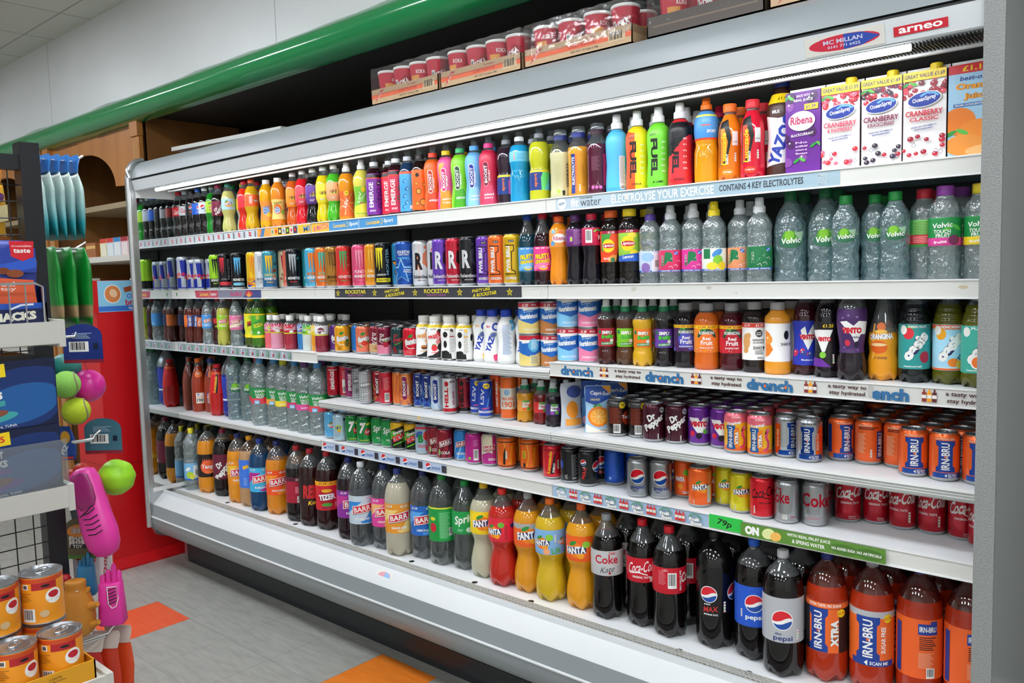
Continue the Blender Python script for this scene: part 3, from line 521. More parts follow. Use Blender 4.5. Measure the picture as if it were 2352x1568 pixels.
bst('bs3', 'lime green waisted bottle with green cap', '#86d62a', '#4fae1c', '#35b06a', '#1e4a1e', ['citrus']); bst('bs4', 'light blue waisted bottle with blue cap', '#6fb6ee', '#8fd0f4', '#5aa6ea', '#1f2f9a', ['tropical', 'berry']); bst('bs5', 'crimson waisted bottle with hot pink cap', '#d62a4c', '#e2486a', '#ea3a86', '#7a1230', ['mixed', 'berry'], '#f08a9a')
def bsp(key, desc, liq, a1, a2):
    bot(key, desc, 'sport', liq, '#8c9096', (.14, .42, '#1f3f8a'), G_([(6, 30), (40, 30), (40, 96), (14, 96), (4, 70)], a1) + G_([(16, 30), (40, 30), (40, 80)], a2) + Q(0, 90, 210, 7, Y_) + T('sport', -12, 62, 40, 13, '#f0781e', 90), cap2='clear')
bsp('sp1', 'dark purple sports bottle with blue and pink label', '#33202e', '#e25aa8', '#f08ac8'); bsp('sp3', 'yellow-green sports bottle with rainbow label', '#cfd02a', '#6fe07a', '#6fd0e8')
bot('sp2', 'bright blue clear sports bottle', 'sport', '#1fa0d4', '#eef2f4', (.57, .71, '#6fc4ea'), T('sport', -18, 144, 22, 9, '#f0782c', 90) + TX(6, 144, 30, 20, 5, '#4a9ac8'), cap2='clear')
bot('vw1', 'clear water bottle with lime-collared dome cap', 'vit', '#dcd8a8', '#2c3a7a', (.02, .6, None), TX(-10, 80, 22, 60, 12, '#c4c08a') + T('HYDRATE', 22, 68, 70, 8, '#3a3a4a', 90) + E(-8, 20, 6, 6, '#b4e04a') + E(8, 18, 5, 5, K) + Q(8, 12, 8, 8, K), fill=.66, cap2='clear')
bot('vw2', 'amber water bottle with navy lettering strip', 'vit', '#f0a832', '#2c3a8a', (.02, .6, None), Q(-20, 66, 14, 116, '#233a8c') + T('ELECTROLYTE', -20, 74, 80, 9, W, 90) + Q(-10, 66, 6, 116, '#f47a3a') + T('500ml', 2, 24, 20, 5, W, 90) + T('PROTEIN', 14, 60, 60, 10, '#c8841e', 90), fill=.7, cap2='clear')
bot('vw3', 'dark red water bottle with clear dome cap', 'vit', '#5a1c34', '#3a1a2c', (.02, .6, None), TX(-8, 88, 26, 40, 12, '#8a4a64') + sum([E(-16 + 12 * i, 20, 5, 5, '#e46ab4') for i in range(3)], []) + Q(24, 70, 12, 90, '#c02a5a'), fill=.7, cap2='clear')
def ful(key, desc, c, c2, tc, poly, foot):
    bot(key, desc, 'fuel', c, '#f4f5f6', (.0, .76, c), G_(poly, c2) + T('FUEL', -15, 80, 96, 22, tc, -90, 0, None, .05) + sum([T(s, 14, 118 - 15 * i, 12, 4, '#f8f2f0') for i, s in enumerate(['ZERO', 'VIT C', 'VIT D', 'VIT B', 'BCAA', 'VITS'])], []) + T(foot, -4, 16, 30, 6, tc) + T('BODY', -18, 138, 20, 6, tc), cap2='#f4f5f6')
ful('fu1', 'sky blue smooth bottle with white cap', '#58c0f0', '#dfe9ee', '#4aa4d4', [(6, 4), (26, 4), (26, 130), (6, 120)], '')
PROD['fu1']['mk'] = (lambda: bottle_meshes('fuel', '#58c0f0', '#f4f5f6', (.0, .76, '#58c0f0'), Q(16, 60, 20, 90, '#e8ecec') + TX(16, 64, 16, 78, 20, '#9aa4a8') + BC(16, 14, 14, 12), .8, CLEAR, '#f4f5f6', 'p'))
ful('fu2', 'yellow and orange smooth bottle with white cap', '#f8e01e', '#ee5a22', '#2a1a16', [(-60, 0), (-8, 0), (-8, 150), (-60, 160)], 'SODA'); ful('fu3', 'lime green smooth bottle with black lettering', '#78e03a', '#78e03a', '#15180f', [(0, 1), (1, 1), (1, 2)], '& LIME'); ful('fu4', 'black and red smooth bottle with white cap', '#e22a34', '#17171b', '#17171b', [(-110, 172), (110, 172), (110, 130), (20, 128), (-30, 78), (-110, 70)], 'ONE PUNCH')
def lsp(key, desc, liq, cap, sl):
    bot(key, desc, 'sport', liq, cap, (.5, .84, '#4a96dc'), Q(0, 176, 210, 6, '#e8f06a') + Q(-2, 150, 26, 3, sl) + TX(2, 164, 28, 12, 4, '#8ac2ee') + Q(0, 115, 210, 5, sl) + T('SPORT', 14, 134, 26, 8, W), cap2=cap)
lsp('ls1', 'purple sports bottle with blue sleeve', '#4a1c34', '#d8244c', '#d8244c'); lsp('ls2', 'orange sports bottle with blue sleeve and orange cap', '#f0a516', '#f4741e', '#ea4a24')
def luc(key, desc, liq, cap, c2):
    bot(key, desc, 'luco', liq, cap, (.0, .82, None), G_([(-34, 168), (-6, 176), (4, 120), (-10, 50), (-34, 40)], '#15120f') + G_([(-30, 40), (-14, 60), (-6, 110), (-16, 150), (-30, 150)], c2) + T('Lucozade', -18, 92, 92, 15, '#f8d21c', 90, .15) + T('ENERGY', -8, 62, 30, 6, W, 90) + Q(14, 120, 16, 40, '#e8e6e2') + T('TO WIN', 14, 110, 12, 4, K) + NU(14, 66, 1.1) + E(-8, 24, 16, 9, c2) + T('orange' if key == 'lu1' else 'original', -8, 24, 22, 5, W), fill=.86)
luc('lu1', 'amber energy drink bottle with orange cap', '#f2851c', '#f2762a', '#f08a1c'); luc('lu2', 'red energy drink bottle with red cap', '#e2203a', '#e6333f', '#e8421c')
YZ = lambda u, v, h, w_, c='#1c3fae', r=68: T('YAZOO', u, v, h, w_, c, r, 0, W, .05)
bot('yzb', 'large brown and white milkshake bottle', 'ybig', '#4a2a20', '#1f3a9a', (.0, .84, '#f4f3f0'), Q(0, 240, 300, 40, Y_) + T('£1.99', 4, 236, 34, 9, '#5a3a1a') + G_([(-60, 222), (60, 222), (60, 190), (-10, 176), (-60, 190)], '#4a2c22') + T('MILK', -16, 196, 22, 10, W) + G_([(-60, 4), (60, 4), (60, 46), (0, 40), (-60, 30)], '#4a2c22') + YZ(-2, 112, 160, 36) + T('NO', 22, 34, 12, 6, W) + TX(22, 18, 20, 20, 4, W), fill=.95)
cb = lambda seeds, lo, hi, n, cols, r=5: sum([(lambda g: FR(g.uniform(-46, 46), g.uniform(lo, hi), g.uniform(r * .7, r), g.choice(cols)))(random.Random(seeds * 100 + i)) for i in range(n)], [])
box('rib', 'purple blackcurrant juice carton', (88, 62, 182), '#6a2190', cb(5, 4, 178, 16, ['#3a1250', '#4a1a5a', '#8a4aa0'], 13) + LEAVES(-36, 168, 9) + LEAVES(36, 60, 9) + LEAVES(-6, 28, 9) + T('MADE WITH', 2, 172, 34, 6, '#e8c8ee') + T('REAL JUICE', 2, 162, 48, 7, W) + Q(22, 146, 34, 13, Y_) + T('£1.39', 21, 146, 24, 8, '#5a1a7a') + E(-2, 116, 34, 22, W) + T('Ribena', -2, 118, 56, 18, '#c2185b') + T('BLACKCURRANT', 0, 86, 56, 6, W, 3) + sum([T(s, -2, 68 - 8 * i, 30, 5, '#e8c8ee') for i, s in enumerate(['No', 'artificial', 'colours or', 'flavours'])], []))
def ocs(key, desc, t1, t2, tc, price, fc):
    a = cb(len(key) + ord(key[-1]), 172, 218, 34, fc, 8) + LEAVES(-30, 206, 10) + Q(0, 228, 92, 24, Y_) + T('GREAT VALUE ' + price, 0, 228, 84, 11, '#2a2a5a') + OVL('OceanSpray', 0, 164, 34, 19, '#233f9e', W) + LN([(-8, 172), (4, 180), (20, 178), (30, 170)], 5, '#6fb6ea') + T(t1, 0, 128, 78, 15, tc) + T(t2, 0, 112, 60, 10, tc) + T('HIGH IN VITAMIN C', 0, 92, 54, 4.5, '#4a5aa0', 4) + T('ANTIOXIDANT', 0, 85, 40, 4.5, '#4a5aa0', 4) + cb(ord(key[-1]) + 9, 8, 66, 11, fc[:2], 7)
    for x, y in ((26, 30), (36, 26), (-20, 50)): a += LN([(x, y), (x - 5, y - 8), (x, y - 13), (x + 5, y - 8), (x, y)], .8, '#4a4a7a')
    box(key, desc, (90, 60, 240), '#f6f4f2', a, Q(0, 120, 58, 236, '#2a1420') + TX(0, 120, 36, 150, 26, '#6a4a58'), Y_, '#5a2636')
ocs('oc1', 'white juice carton with pink raspberries', 'CRANBERRY', '& RASPBERRY', '#e2506a', '£1.59', ['#d8283c', '#f06a80', '#b81830']); ocs('oc2', 'white juice carton with blackcurrants', 'CRANBERRY', '& BLACKCURRANT', '#8a1f4a', '£1.69', ['#c01c34', '#3a2a3c', '#a01030', '#6a2a4a']); ocs('oc3', 'white juice carton with red cranberries', 'CRANBERRY', 'CLASSIC', '#d8283c', '£1.69', ['#c41c34', '#a81430', '#7a1428', '#e0485a'])
box('ojc', 'blue orange juice carton with red top', (95, 62, 240), '#a8d4ee', Q(0, 228, 96, 24, '#d2222c') + T('£1.19', 6, 228, 52, 14, Y_) + T('best-one', 6, 203, 60, 12, '#2a4a9a', 0, .2) + T('Orange', 6, 180, 78, 22, '#f0a01c', 0, 0, '#a86a14') + T('Juice', 8, 154, 50, 20, '#f0a01c', 0, 0, '#a86a14') + Q(0, 134, 74, 9, '#2a6ab4') + T('FROM CONCENTRATE', 0, 134, 68, 5, W) + E(-26, 92, 34, 36, '#f2821c') + E(16, 60, 44, 34, '#f58e22') + E(-14, 30, 40, 28, '#f49a3a') + E(22, 12, 34, 14, '#fbc078') + LEAVES(-28, 62, 14) + E(36, 104, 9, 9, '#5aa03a'))

# ------------------------------------------------------------------ second shelf
def rb(key, desc, shape):
    H, Rr = SH[shape][:2]; h = H - 24; q = pi * Rr / 2
    a = Q(-q * 1.02, h * .74, q * .55, h * .55, '#1c2f9c', 0, .10) + Q(q * .05, h * .74, q * .62, h * .55, '#1c2f9c', 0, -.10) + Q(q * 1.1, h * .74, q * .5, h * .55, '#1c2f9c', 0, -.1) + Q(-q * .55, h * .24, q * .6, h * .36, '#1c2f9c') + Q(q * .55, h * .24, q * .7, h * .36, '#1c2f9c')
    a += [('b', 9, 14, '#1c2f9c')]
    for u in (-q * .5, q * .45): a += T('RedBull', u, h * .54, q * .95, h * .11, '#d81e4a', 0, .05) + E(u - q * .15, h * .44, q * .2, h * .035, Y_) + E(u - q * .22, h * .43, q * .2, h * .03, '#d8203a', 15)
    can(key, desc, '#b7bdc6', a, shape)
rb('rbb', 'tall blue and silver can with red script', 'can5'); rb('rbs', 'small blue and silver can with red script', 'mid')
can('sil5', 'plain silver tall can', '#b4b8bb', (), 'can5')
MONST = lambda c: T('MONSTER', 0, 44, 56, 12, c, 0, 0, None, .04)
def mon(key, desc, c, claw, extra=(), low='ENERGY', lc=None, tc=None, edge=None):
    can(key, desc, c, list(extra) + CLAW(-3, 106, 32, 82, claw, edge) + MONST(tc or W) + T(low, 0, 29, 34, 6, lc or claw), 'can5')
mon('mo1', 'lime green can with black claw mark', '#9fd82a', '#15180f', Q(0, 26, 220, 52, '#12160e'), 'NITRO', '#b8e04a'); can('mo2', 'black can with red claw and upright grey lettering', '#17171a', CLAW(-16, 110, 24, 80, '#e02f44') + T('MONSTER', 16, 96, 100, 13, '#8f949a', 90) + Q(0, 28, 60, 16, '#e0404c') + T('ULTRA', -6, 48, 30, 7, '#9a9ea4'), 'can5')
mon('mo3', 'black can with green claw mark', '#121412', '#3fc42c'); mon('mo4', 'black can with blue claw mark', '#101216', '#5cb4ea', Q(0, 24, 56, 12, '#8ad0ee')); mon('mo5', 'dark camouflage can with red claw mark', '#2a2018', '#d8283a', sum([E(x, y, 9, 6, '#3f3a22', 30) for x, y in ((-18, 60), (14, 90), (4, 40), (-12, 130), (20, 134))], [])); mon('mo6', 'yellow can with orange claw mark', '#f4c21a', '#f59a1c', Q(0, 22, 80, 30, '#2a4fb0', 30) + Q(0, 14, 80, 12, '#f06a1c', -20) + T('46', 0, 26, 22, 18, Y_), tc='#e8862c', edge='#b06a10')
mon('mo7', 'white can with grey claw mark', '#e2e4e6', '#b4b8bc', (), tc='#7a8086', edge='#8a8e92'); mon('mo8', 'teal can with yellow claw mark', '#3f9ab0', '#f2c22c', sum([E(x, y, 10, 7, c, 30) for x, y, c in ((22, 80, '#8a3a2a'), (26, 110, '#2a5a6a'), (20, 50, '#c86a3a'))], []) + Q(0, 24, 220, 48, '#2c6a9c') + T('JUICED', -2, 60, 52, 14, '#f4dc6a'), edge='#28506a')
mon('mo9', 'beige can with crimson claw mark', '#cbbd9a', '#a8243a', sum([E(x, y, 6, 9, '#8a7f62', 20) for x, y in ((16, 70), (20, 120), (-16, 60))], []), tc='#7a1a2a'); mon('mo10', 'coral can with yellow claw mark', '#f2705a', '#f6b23a', T('ICED', 4, 62, 40, 14, W)); mon('mo11', 'black can with silver claw mark', '#1c1c20', '#b4b8bc', E(20, 128, 6, 6, '#4a8a8a'), 'BLACK', '#d02f3a'); mon('mo12', 'teal can with grey claw mark', '#2fa0a8', '#8fb0b4', edge='#1a5a60'); mon('mo13', 'light blue can with orange claw mark', '#55b6dc', '#f2862c', T('ICED', -2, 60, 50, 14, '#f2862c', 0, 0, '#7a3a10') + E(24, 100, 5, 22, '#2c6a8a'), edge='#1c5a7a')
mon('mo14', 'orange can with turquoise claw mark', '#f2772a', '#4ab4a0', E(14, 80, 14, 22, '#e85a1c') + T('ICED', 0, 60, 44, 13, '#58c4a8'), edge='#a0401a'); mon('mo15', 'gold can with dark claw mark', '#b07a2c', '#6a4a1c', sum([LN([(4, 90), (4 + 24 * cos(radians(a)), 90 + 24 * sin(radians(a)))], 1.4, '#5a3c14') for a in range(0, 180, 20)], []), tc='#3a2810'); mon('mo16', 'red can with green claw mark', '#e23a34', '#5a9a5a', sum([E(x, y, 4, 4, '#f07a70') for x, y in ((14, 60), (18, 90), (12, 120))], []) + Q(34, 84, 18, 168, '#b8242c'), tc='#f4d8d0', edge='#8a1a1c')
mon('mo17', 'pink can with pale claw mark', '#e8527e', '#f28ca8', T('PUNCH', -2, 62, 46, 13, '#f8dce4'), edge='#7a2a44'); mon('mo18', 'amber can with orange claw mark', '#f29a1e', '#f4b43a', T('JUICED', -2, 62, 50, 14, '#fbe6b0'), edge='#8a4a10'); can('mo19', 'black can with yellow claw and upright lettering', '#131310', CLAW(-15, 106, 30, 88, '#f2e02a') + T('MONSTER', 18, 96, 100, 13, '#8fb0b8', 90) + Q(0, 27, 62, 15, '#f2e02a') + T('PINEAPPLE', -2, 27, 40, 7, K) + T('RESERVE', -8, 47, 36, 7, '#d8d8d0'), 'can5')
can('roc1', 'blue can with yellow star outline', '#2f8fc0', ST(0, 84, 46, '#15161a') + ST(0, 82, 38, '#f29a1e') + T('RR', -2, 78, 26, 20, K, 0, 0, None, .06) + E(0, 24, 12, 10, '#f2862c') + T('ORANGE', 0, 126, 40, 8, Y_), 'can5'); can('roc2', 'cobalt can with large pale star outline', '#1c4fa8', sum([Q(x, y, 26, 3, '#3f8ad0') for x, y in ((18, 100), (22, 92), (-20, 84), (24, 76), (20, 60), (24, 52), (18, 44), (-24, 40), (14, 30))], []) + ST(-14, 58, 50, '#9fd4ee') + ST(-14, 56, 42, '#1c62b8') + T('ROCKSTAR', -3, 128, 50, 11, W, 0, .15) + T('ENERGY DRINK', -3, 118, 42, 5, W) + T('XDURANCE', -4, 106, 46, 8, '#6fc4ee') + T('BLUEBERRY', 12, 62, 30, 5, W, -4) + T('POMEGRANATE', 12, 55, 34, 5, W, -4), 'can5')
def rel(key, desc, c, tc, ac, extra=()):
    can(key, desc, c, list(extra) + LN([(-8, 22), (-8, 150)], 1.4, ac) + T('R', -10, 92, 30, 62, tc, 0, 0, ac, .04) + G_([(6, 118), (24, 136), (18, 100), (26, 66), (4, 84)], ac) + T('Relentless', -4, 36, 62, 13, tc) + T('ENERGY DRINK', 0, 22, 32, 4, tc) + E(16, 142, 6, 6, ac), 'can5')
rel('re1', 'white can with black initial and orange flame', '#d9dadb', '#17171a', '#e8845c'); rel('re2', 'white can with black initial and pink flower', '#dcdcdd', '#17171a', '#e0447a', E(-6, 132, 14, 10, '#e0447a')); rel('re3', 'violet can with pale initial', '#6a3fb4', '#e2e0ea', '#2a2438'); rel('re4', 'cherry red can with pale initial', '#c61f38', '#e8e2e2', '#2a1a1e'); rel('re5', 'charcoal black can with pale initial', '#1c1c20', '#d8d8da', '#3a3a40')
def pwr(key, desc, c, c2, tx):
    can(key, desc, c, Q(26, 84, 20, 150, c2) + G_([(-32, 132), (4, 132), (4, 112), (-4, 108), (-4, 52), (8, 46), (8, 36), (-32, 36)], K) + G_([(-32, 129), (1, 129), (1, 114), (-7, 110), (-7, 50), (5, 44), (5, 39), (-32, 39)], c) + T('PWR BRU', -18, 86, 84, 15, W, 90, 0, None, .05) + T(tx, -8, 24, 40, 9, W) + Q(-6, 144, 18, 8, K) + T('£1.19', -6, 144, 13, 5, W) + BC(26, 36, 12, 30) + TX(26, 100, 14, 80, 22, '#f4e0d0'), 'can5')
pwr('pw1', 'purple can with white upright lettering', '#6f3fae', '#8a5ac0', 'MAVERICK'); pwr('pw2', 'orange can with white upright lettering', '#f2702a', '#f28a4a', 'ORIGIN'); pwr('pw3', 'yellow tropical can with white upright lettering', '#dfb01c', '#c8c42a', 'DROPKICK')
def fru(key, desc, liq, cap, lc, lc2, tx):
    bot(key, desc, 'fruity', liq, cap, (.2, .54, lc), G_([(-40, 60), (40, 96), (40, 70), (-40, 46)], lc2) + T('FRUITY', -4, 92, 50, 16, Y_, 6, 0, K, .06) + T('LEMONADE', -4, 76, 52, 11, Y_, 6, 0, K, .06) + E(0, 56, 14, 8, Y_) + E(0, 59, 12, 6, lc2) + T(tx, 0, 59, 14, 5, W) + T('NEW  89P  NEW', 0, 118, 56, 5, W), fill=.72)
fru('fr1', 'teal lemonade bottle with blue label', '#123c48', '#1f4fb4', '#4a9ad8', '#7fc0ea', 'BLUE'); fru('fr2', 'dark red lemonade bottle with pink label', '#2a0814', '#c41c34', '#e83a8c', '#f27ab0', 'CHERRY')
bot('ri1', 'orange juice bottle with narrow waist and orange cap', 'ribena', '#f2941c', '#f2621c', (.55, .8, '#f2a04a'), E(0, 146, 24, 14, W) + T('Ribena', 0, 146, 40, 14, '#c0245a') + E(-20, 166, 8, 6, '#7fb4d8') + Q(4, 166, 12, 9, O) + E(-22, 130, 8, 7, '#5aa0d8') + E(20, 130, 7, 6, '#f2621c'), fill=.9); bot('ri2', 'dark juice bottle with purple back label', 'ribena', '#17121c', '#5a2a6a', (.55, .8, '#6a2a72'), TX(6, 146, 26, 46, 10, '#a878b0') + Q(-16, 140, 12, 20, '#a03fb0') + Q(-14, 140, 7, 12, '#b8e04a'), fill=.9); bot('ri3', 'dark juice bottle with crimson barcode label', 'ribena', '#17121c', '#d21f40', (.55, .8, '#c42450'), BC(-10, 146, 22, 40) + E(16, 150, 8, 7, '#e8304a') + LEAVES(18, 162, 7, '#8ad04a') + E(27, 142, 9, 14, '#6a1030') + T('Ri', 27, 142, 14, 14, W), fill=.9)
LIP = lambda u, v, s: E(u, v, 22 * s, 22 * s, Y_) + E(u, v, 24 * s, 8 * s, '#c8142c') + T('Lipton', u, v, 42 * s, 12 * s, W)
bot('li1', 'dark iced tea bottle with orange cap', 'lipton', '#15100d', '#f26a24', (.3, .72, '#f2502a'), G_([(-36, 150), (2, 152), (-20, 104), (-36, 96)], '#3f9a3c') + E(4, 76, 16, 10, '#f6a04a', 20) + Q(0, 154, 70, 9, '#a81c40') + T('£1.25', 0, 154, 20, 6, W) + LIP(-10, 114, .9) + T('PEACH', -16, 76, 22, 6, W) + E(4, 72, 7, 7, '#2a7a4a') + G_([(14, 66), (36, 66), (36, 158), (26, 158), (22, 110)], '#1d1612'), fill=.9); bot('li2', 'dark iced tea bottle with yellow cap', 'lipton', '#15100d', '#f6d81c', (.3, .72, '#9ccf4a'), Q(0, 154, 220, 9, '#a81c40') + T('£1.09', 0, 154, 20, 6, W) + E(8, 142, 14, 8, '#f6e04a') + LIP(-6, 118, 1) + E(14, 90, 14, 10, '#f8d82c') + G_([(-60, 66), (60, 66), (60, 94), (-60, 80)], '#2a5fc0') + T('Lemon', -6, 80, 34, 10, W, 5, .2), fill=.9)
def mcb(key, desc, c, cap, tc, u=0, cap2=None, art=None):
    a = Q(0, 34, 220, 5, '#2f5fc0') + T('SUGAR FREE - SUGAR FREE', 0, 34, 62, 3.5, W)
    a += art if art is not None else T('B', u, 66, 26, 38, tc, 0, .1, W, .09) + T('MAC', u - 20, 62, 30, 9, tc, 90, 0, W) + Q(u + 22, 82, 12, 9, '#3f6fc8') + LN([(u + 16, 78), (u + 28, 86)], 1.6, W) + sum([LN([(x, y), (x + 8, y + 3), (x + 12, y - 4)], 1.2, '#fbe0ea') for x, y in ((-6, 44), (8, 48), (18, 60))], [])
    bot(key, desc, 'macb', WAT, cap, (.145, .42, c), a, clear=WAT, cap2=cap2)
mcb('mc1', 'clear water bottle with purple cap', '#cfdcf0', '#5a3f9a', G, cap2='clear', art=Q(16, 60, 26, 52, '#e8ecf4') + BC(18, 54, 14, 26) + E(-16, 44, 14, 14, '#8a6ab0') + E(-10, 74, 20, 12, '#9fc8ee')); mcb('mc2', 'clear water bottle with crimson label', '#e2386a', '#c8cccf', '#1a7a48', -6); mcb('mc3', 'clear water bottle with magenta label', '#e8399c', '#d4d7d9', '#1a7a48', -4)
mcb('mc4', 'clear water bottle with yellow cap', '#eef4e8', '#f0d41c', G, art=Q(-22, 76, 22, 26, '#1f7a48') + E(8, 78, 16, 8, '#4f94d8', 30) + E(10, 58, 14, 14, '#8fcf3a') + E(-6, 44, 16, 10, '#f2dc3a') + E(22, 44, 12, 11, '#f4d42c')); mcb('mc5', 'clear water bottle with peach label', '#f09a6a', '#c8cccf', '#1a7a48', -16); mcb('mc6', 'clear water bottle with dark green label', '#1f7a48', '#d4d7d9', '#1f7a48', 2)
VL = lambda v, s=1: E(0, v - 4 * s, 30 * s, 18 * s, '#2a6a4a') + E(-2, v + 8 * s, 20 * s, 17 * s, '#4f9a2c') + E(-4, v + 12 * s, 12 * s, 12 * s, '#7fc02c') + G_([(8 * s, v + 18 * s), (32 * s, v + 22 * s), (28 * s, v - 6 * s)], '#9fc4a0') + T('Volvic', 0, v - 2 * s, 50 * s, 15 * s, W, 4, .1)
bot('vo1', 'large pale blue water bottle with sports cap', 'volvb', WATG, '#1a6a3c', (.36, .55, None), VL(108, 1), clear=WATG); bot('vo2', 'pale blue water bottle with green cap', 'volvs', WATG, '#178a3c', (.38, .64, None), VL(118, .8), clear=WATG)
def tou(key, desc, shape, cap, c2, fc, lo, hi, big=0, pc='#58b4e4'):
    H = SH[shape][0]; m = (lo + hi) / 2 * H; q = 1.2 if big else 1
    bot(key, desc, shape, WAT, cap, (lo, hi, '#1f8a44'), LEAVES(18, m + 14 * q, 12, '#4fb43a') + T('Volvic', -6, m + 22 * q, 44 * q, 12 * q, W, 4, .1) + T('TOUCH', -6, m + 7 * q, 36 * q, 9 * q, W) + T('FRUIT', -4, m - 3 * q, 30 * q, 9 * q, W) + [('b', lo * H, lo * H + 24 * q, c2)] + E(20, lo * H + 18 * q, 13, 12, fc) + (Q(-20, lo * H + 10, 26, 18, pc) + T('SUGAR', -20, lo * H + 13, 20, 5, W) + T('FREE', -20, lo * H + 7, 16, 5, W) if big and pc else T('fruits', -10, lo * H + 14, 28, 7, W, 5)), clear=WAT)
tou('to1', 'flavoured water bottle with red cap', 'touch', '#d4283c', '#d8303c', '#e8485a', .36, .66); tou('to2', 'flavoured water bottle with violet cap', 'touch', '#8a3a9a', '#e0449a', '#7a2a5a', .36, .66); tou('to3', 'flavoured water bottle with yellow label', 'touch', '#e8d02a', '#f2d42a', '#f6e86a', .36, .66)
PROD['to1']['mk'] = lambda: bottle_meshes('touch', WAT, '#d4283c', (.36, .66, '#3fa04a'), TX(-4, 120, 46, 44, 12, '#9fd06a') + [('b', 82, 104, '#d8343c')] + TX(-6, 93, 40, 16, 4, '#f2a0a0') + E(24, 130, 8, 12, '#d8343c'), .8, WAT, None, 'p')

# ------------------------------------------------------------------ third shelf
def irp(key, desc, c, cap, ex): bot(key, desc, 'pet5', '#5a1a10', cap, (.36, .62, c), ex, fill=.76)
I5 = lambda u, v=111: IRN(u, v, 34, 56)
irp('ir1', 'rust cola bottle with plain orange back label', '#f0762a', '#1f3a9a', Q(26, 111, 14, 58, '#1b3f94') + Q(6, 111, 6, 40, '#f59a4a'))
irp('ir2', 'rust soda bottle with blue block on orange label', '#f0762a', '#8a8f94', I5(-4)); irp('ir3', 'rust soda bottle with grey striped label', '#b9bdc1', '#b9bcc0', Q(-30, 111, 16, 60, O) + I5(-2) + Q(24, 96, 12, 20, O)); irp('ir4', 'rust soda bottle with navy and orange label', '#1c2458', '#1f2f6a', Q(-4, 106, 34, 48, O) + T('XTRA', 0, 106, 40, 12, W, 80) + Q(-20, 111, 16, 58, '#1b3f94') + T('IRN-BRU', -20, 111, 50, 10, W, 85) + E(18, 134, 6, 6, Y_)); irp('ir5', 'rust soda bottle with navy back label', '#232a5a', '#1f2f6a', I5(-20) + Q(14, 108, 14, 40, '#3a3f3a') + E(12, 134, 6, 5, Y_))
def bar5(key, desc, liq, cap, c, tx, c2, clear=None): bot(key, desc, 'pet5', liq, cap, (.34, .64, c), G_([(-60, 92), (60, 132), (60, 110), (-60, 80)], c2) + BARR(-6, 116, 40) + T(tx, -4, 92, 34, 6, W) + T('79P   79P', 0, 140, 40, 5, W), fill=.78, clear=clear)
bar5('bl5', 'clear lemonade bottle with blue label', WAT, '#232a4a', '#4a9ae0', 'LEMONADE', '#7fbcf0', WAT); bar5('bi5', 'lime yellow soda bottle with green label', '#c2bf52', '#b9bcc0', '#9ccf2a', 'LIME', '#c8e05a'); bar5('bc5', 'black soda bottle with crimson label', '#140c0e', '#c4203c', '#c81f4a', 'CHERRY', '#e04a6a'); bar5('bq5', 'clear soda bottle with pink label', WAT, '#3a3f4a', '#e87aa8', 'CREAM SODA', '#f4e2c8', WAT)
bot('rk5', 'dark red soda bottle with black label', 'pet5', '#3a0a10', '#b01f30', (.34, .62, '#2a1014'), T('RED', -6, 116, 40, 26, '#e0303a', 0, 0, '#7a1018', .06) + T('Kola', 0, 90, 34, 9, Y_, 5, .3) + T('£1', 12, 138, 12, 8, Y_), fill=.78)
def ting(key, desc, liq, cap, c, tx): bot(key, desc, 'pet5', liq, cap, (.2, .68, c), Q(0, 152, 220, 8, Y_) + Q(0, 52, 220, 12, Y_) + Q(-2, 112, 36, 20, '#c83a2a' if c == '#e2e22a' else '#2f8f3a', 15) + T(tx, -2, 104, 44, 18, K if c == '#e2e22a' else Y_, 15) + E(-2, 70, 6, 6, W) + E(-4, 138, 8, 10, '#b8c83a'), fill=.8, clear=M('c', '#9fd0a0'))
ting('ti1', 'blue soda bottle with blue and yellow label', '#0f4a7a', '#2a3fa0', '#3f9ad8', 'JAM SODA'); ting('ti2', 'green soda bottle with yellow label and cap', '#4a5a12', '#f2cf1c', '#e2e22a', 'JAMAICA'); ting('ti3', 'green soda bottle with green label and cap', '#3f7a12', '#1f7a3c', '#4fae2a', 'SODA')
def mog(key, desc, liq, c, c2): bot(key, desc, 'mogu', liq, '#f6f6f2', (.46, .74, c), sum([LN([(0, 92), (0 + 60 * cos(radians(a)), 92 + 40 * sin(radians(a)))], 3, W) for a in range(10, 180, 24)], []) + E(-4, 96, 15, 14, c2) + E(4, 84, 9, 7, W) + Q(0, 77, 200, 5, '#d8e02a') + T('MOGU', -4, 96, 26, 8, W, 0, 0, '#4a1a2a'), fill=.72)
mog('mg1', 'coral pink jelly drink bottle with striped sleeve', '#ef6a78', '#e06a9a', '#d8d84a'); mog('mg2', 'pale pink jelly drink bottle with striped sleeve', '#e29ab4', '#d83a6a', '#e8c8d0'); mog('mg3', 'salmon jelly drink bottle with lime sleeve', '#f0705c', '#c8d84a', '#e2e26a'); mog('mg4', 'crimson jelly drink bottle with raspberry sleeve', '#a8283c', '#c81f3c', '#d82a4a'); mog('mg5', 'blue jelly drink bottle with violet sleeve', '#2f86c8', '#7a8fd0', '#5a4a9a'); mog('mg6', 'cloudy white jelly drink bottle with green sleeve', '#d6e2de', '#3fae4a', '#a8d82a'); mog('mg7', 'amber jelly drink bottle with yellow sleeve', '#f0a01c', '#f4d02a', '#f6e03a'); mog('mg8', 'garnet jelly drink bottle with white sleeve', '#8f2238', '#e8e4e6', '#7a2a4a')
def fac(key, desc, c, art2, tc=W, oc='#1c1f4a'): can(key, desc, c, E(-2, 62, 32, 30, c) + LN([(-26, 44), (-10, 34), (12, 36)], 2.5, W) + E(-4, 82, 10, 6, '#2f8f3a', 20) + T('fanta', -2, 62, 54, 24, tc, 10, .1, oc, .07) + art2)
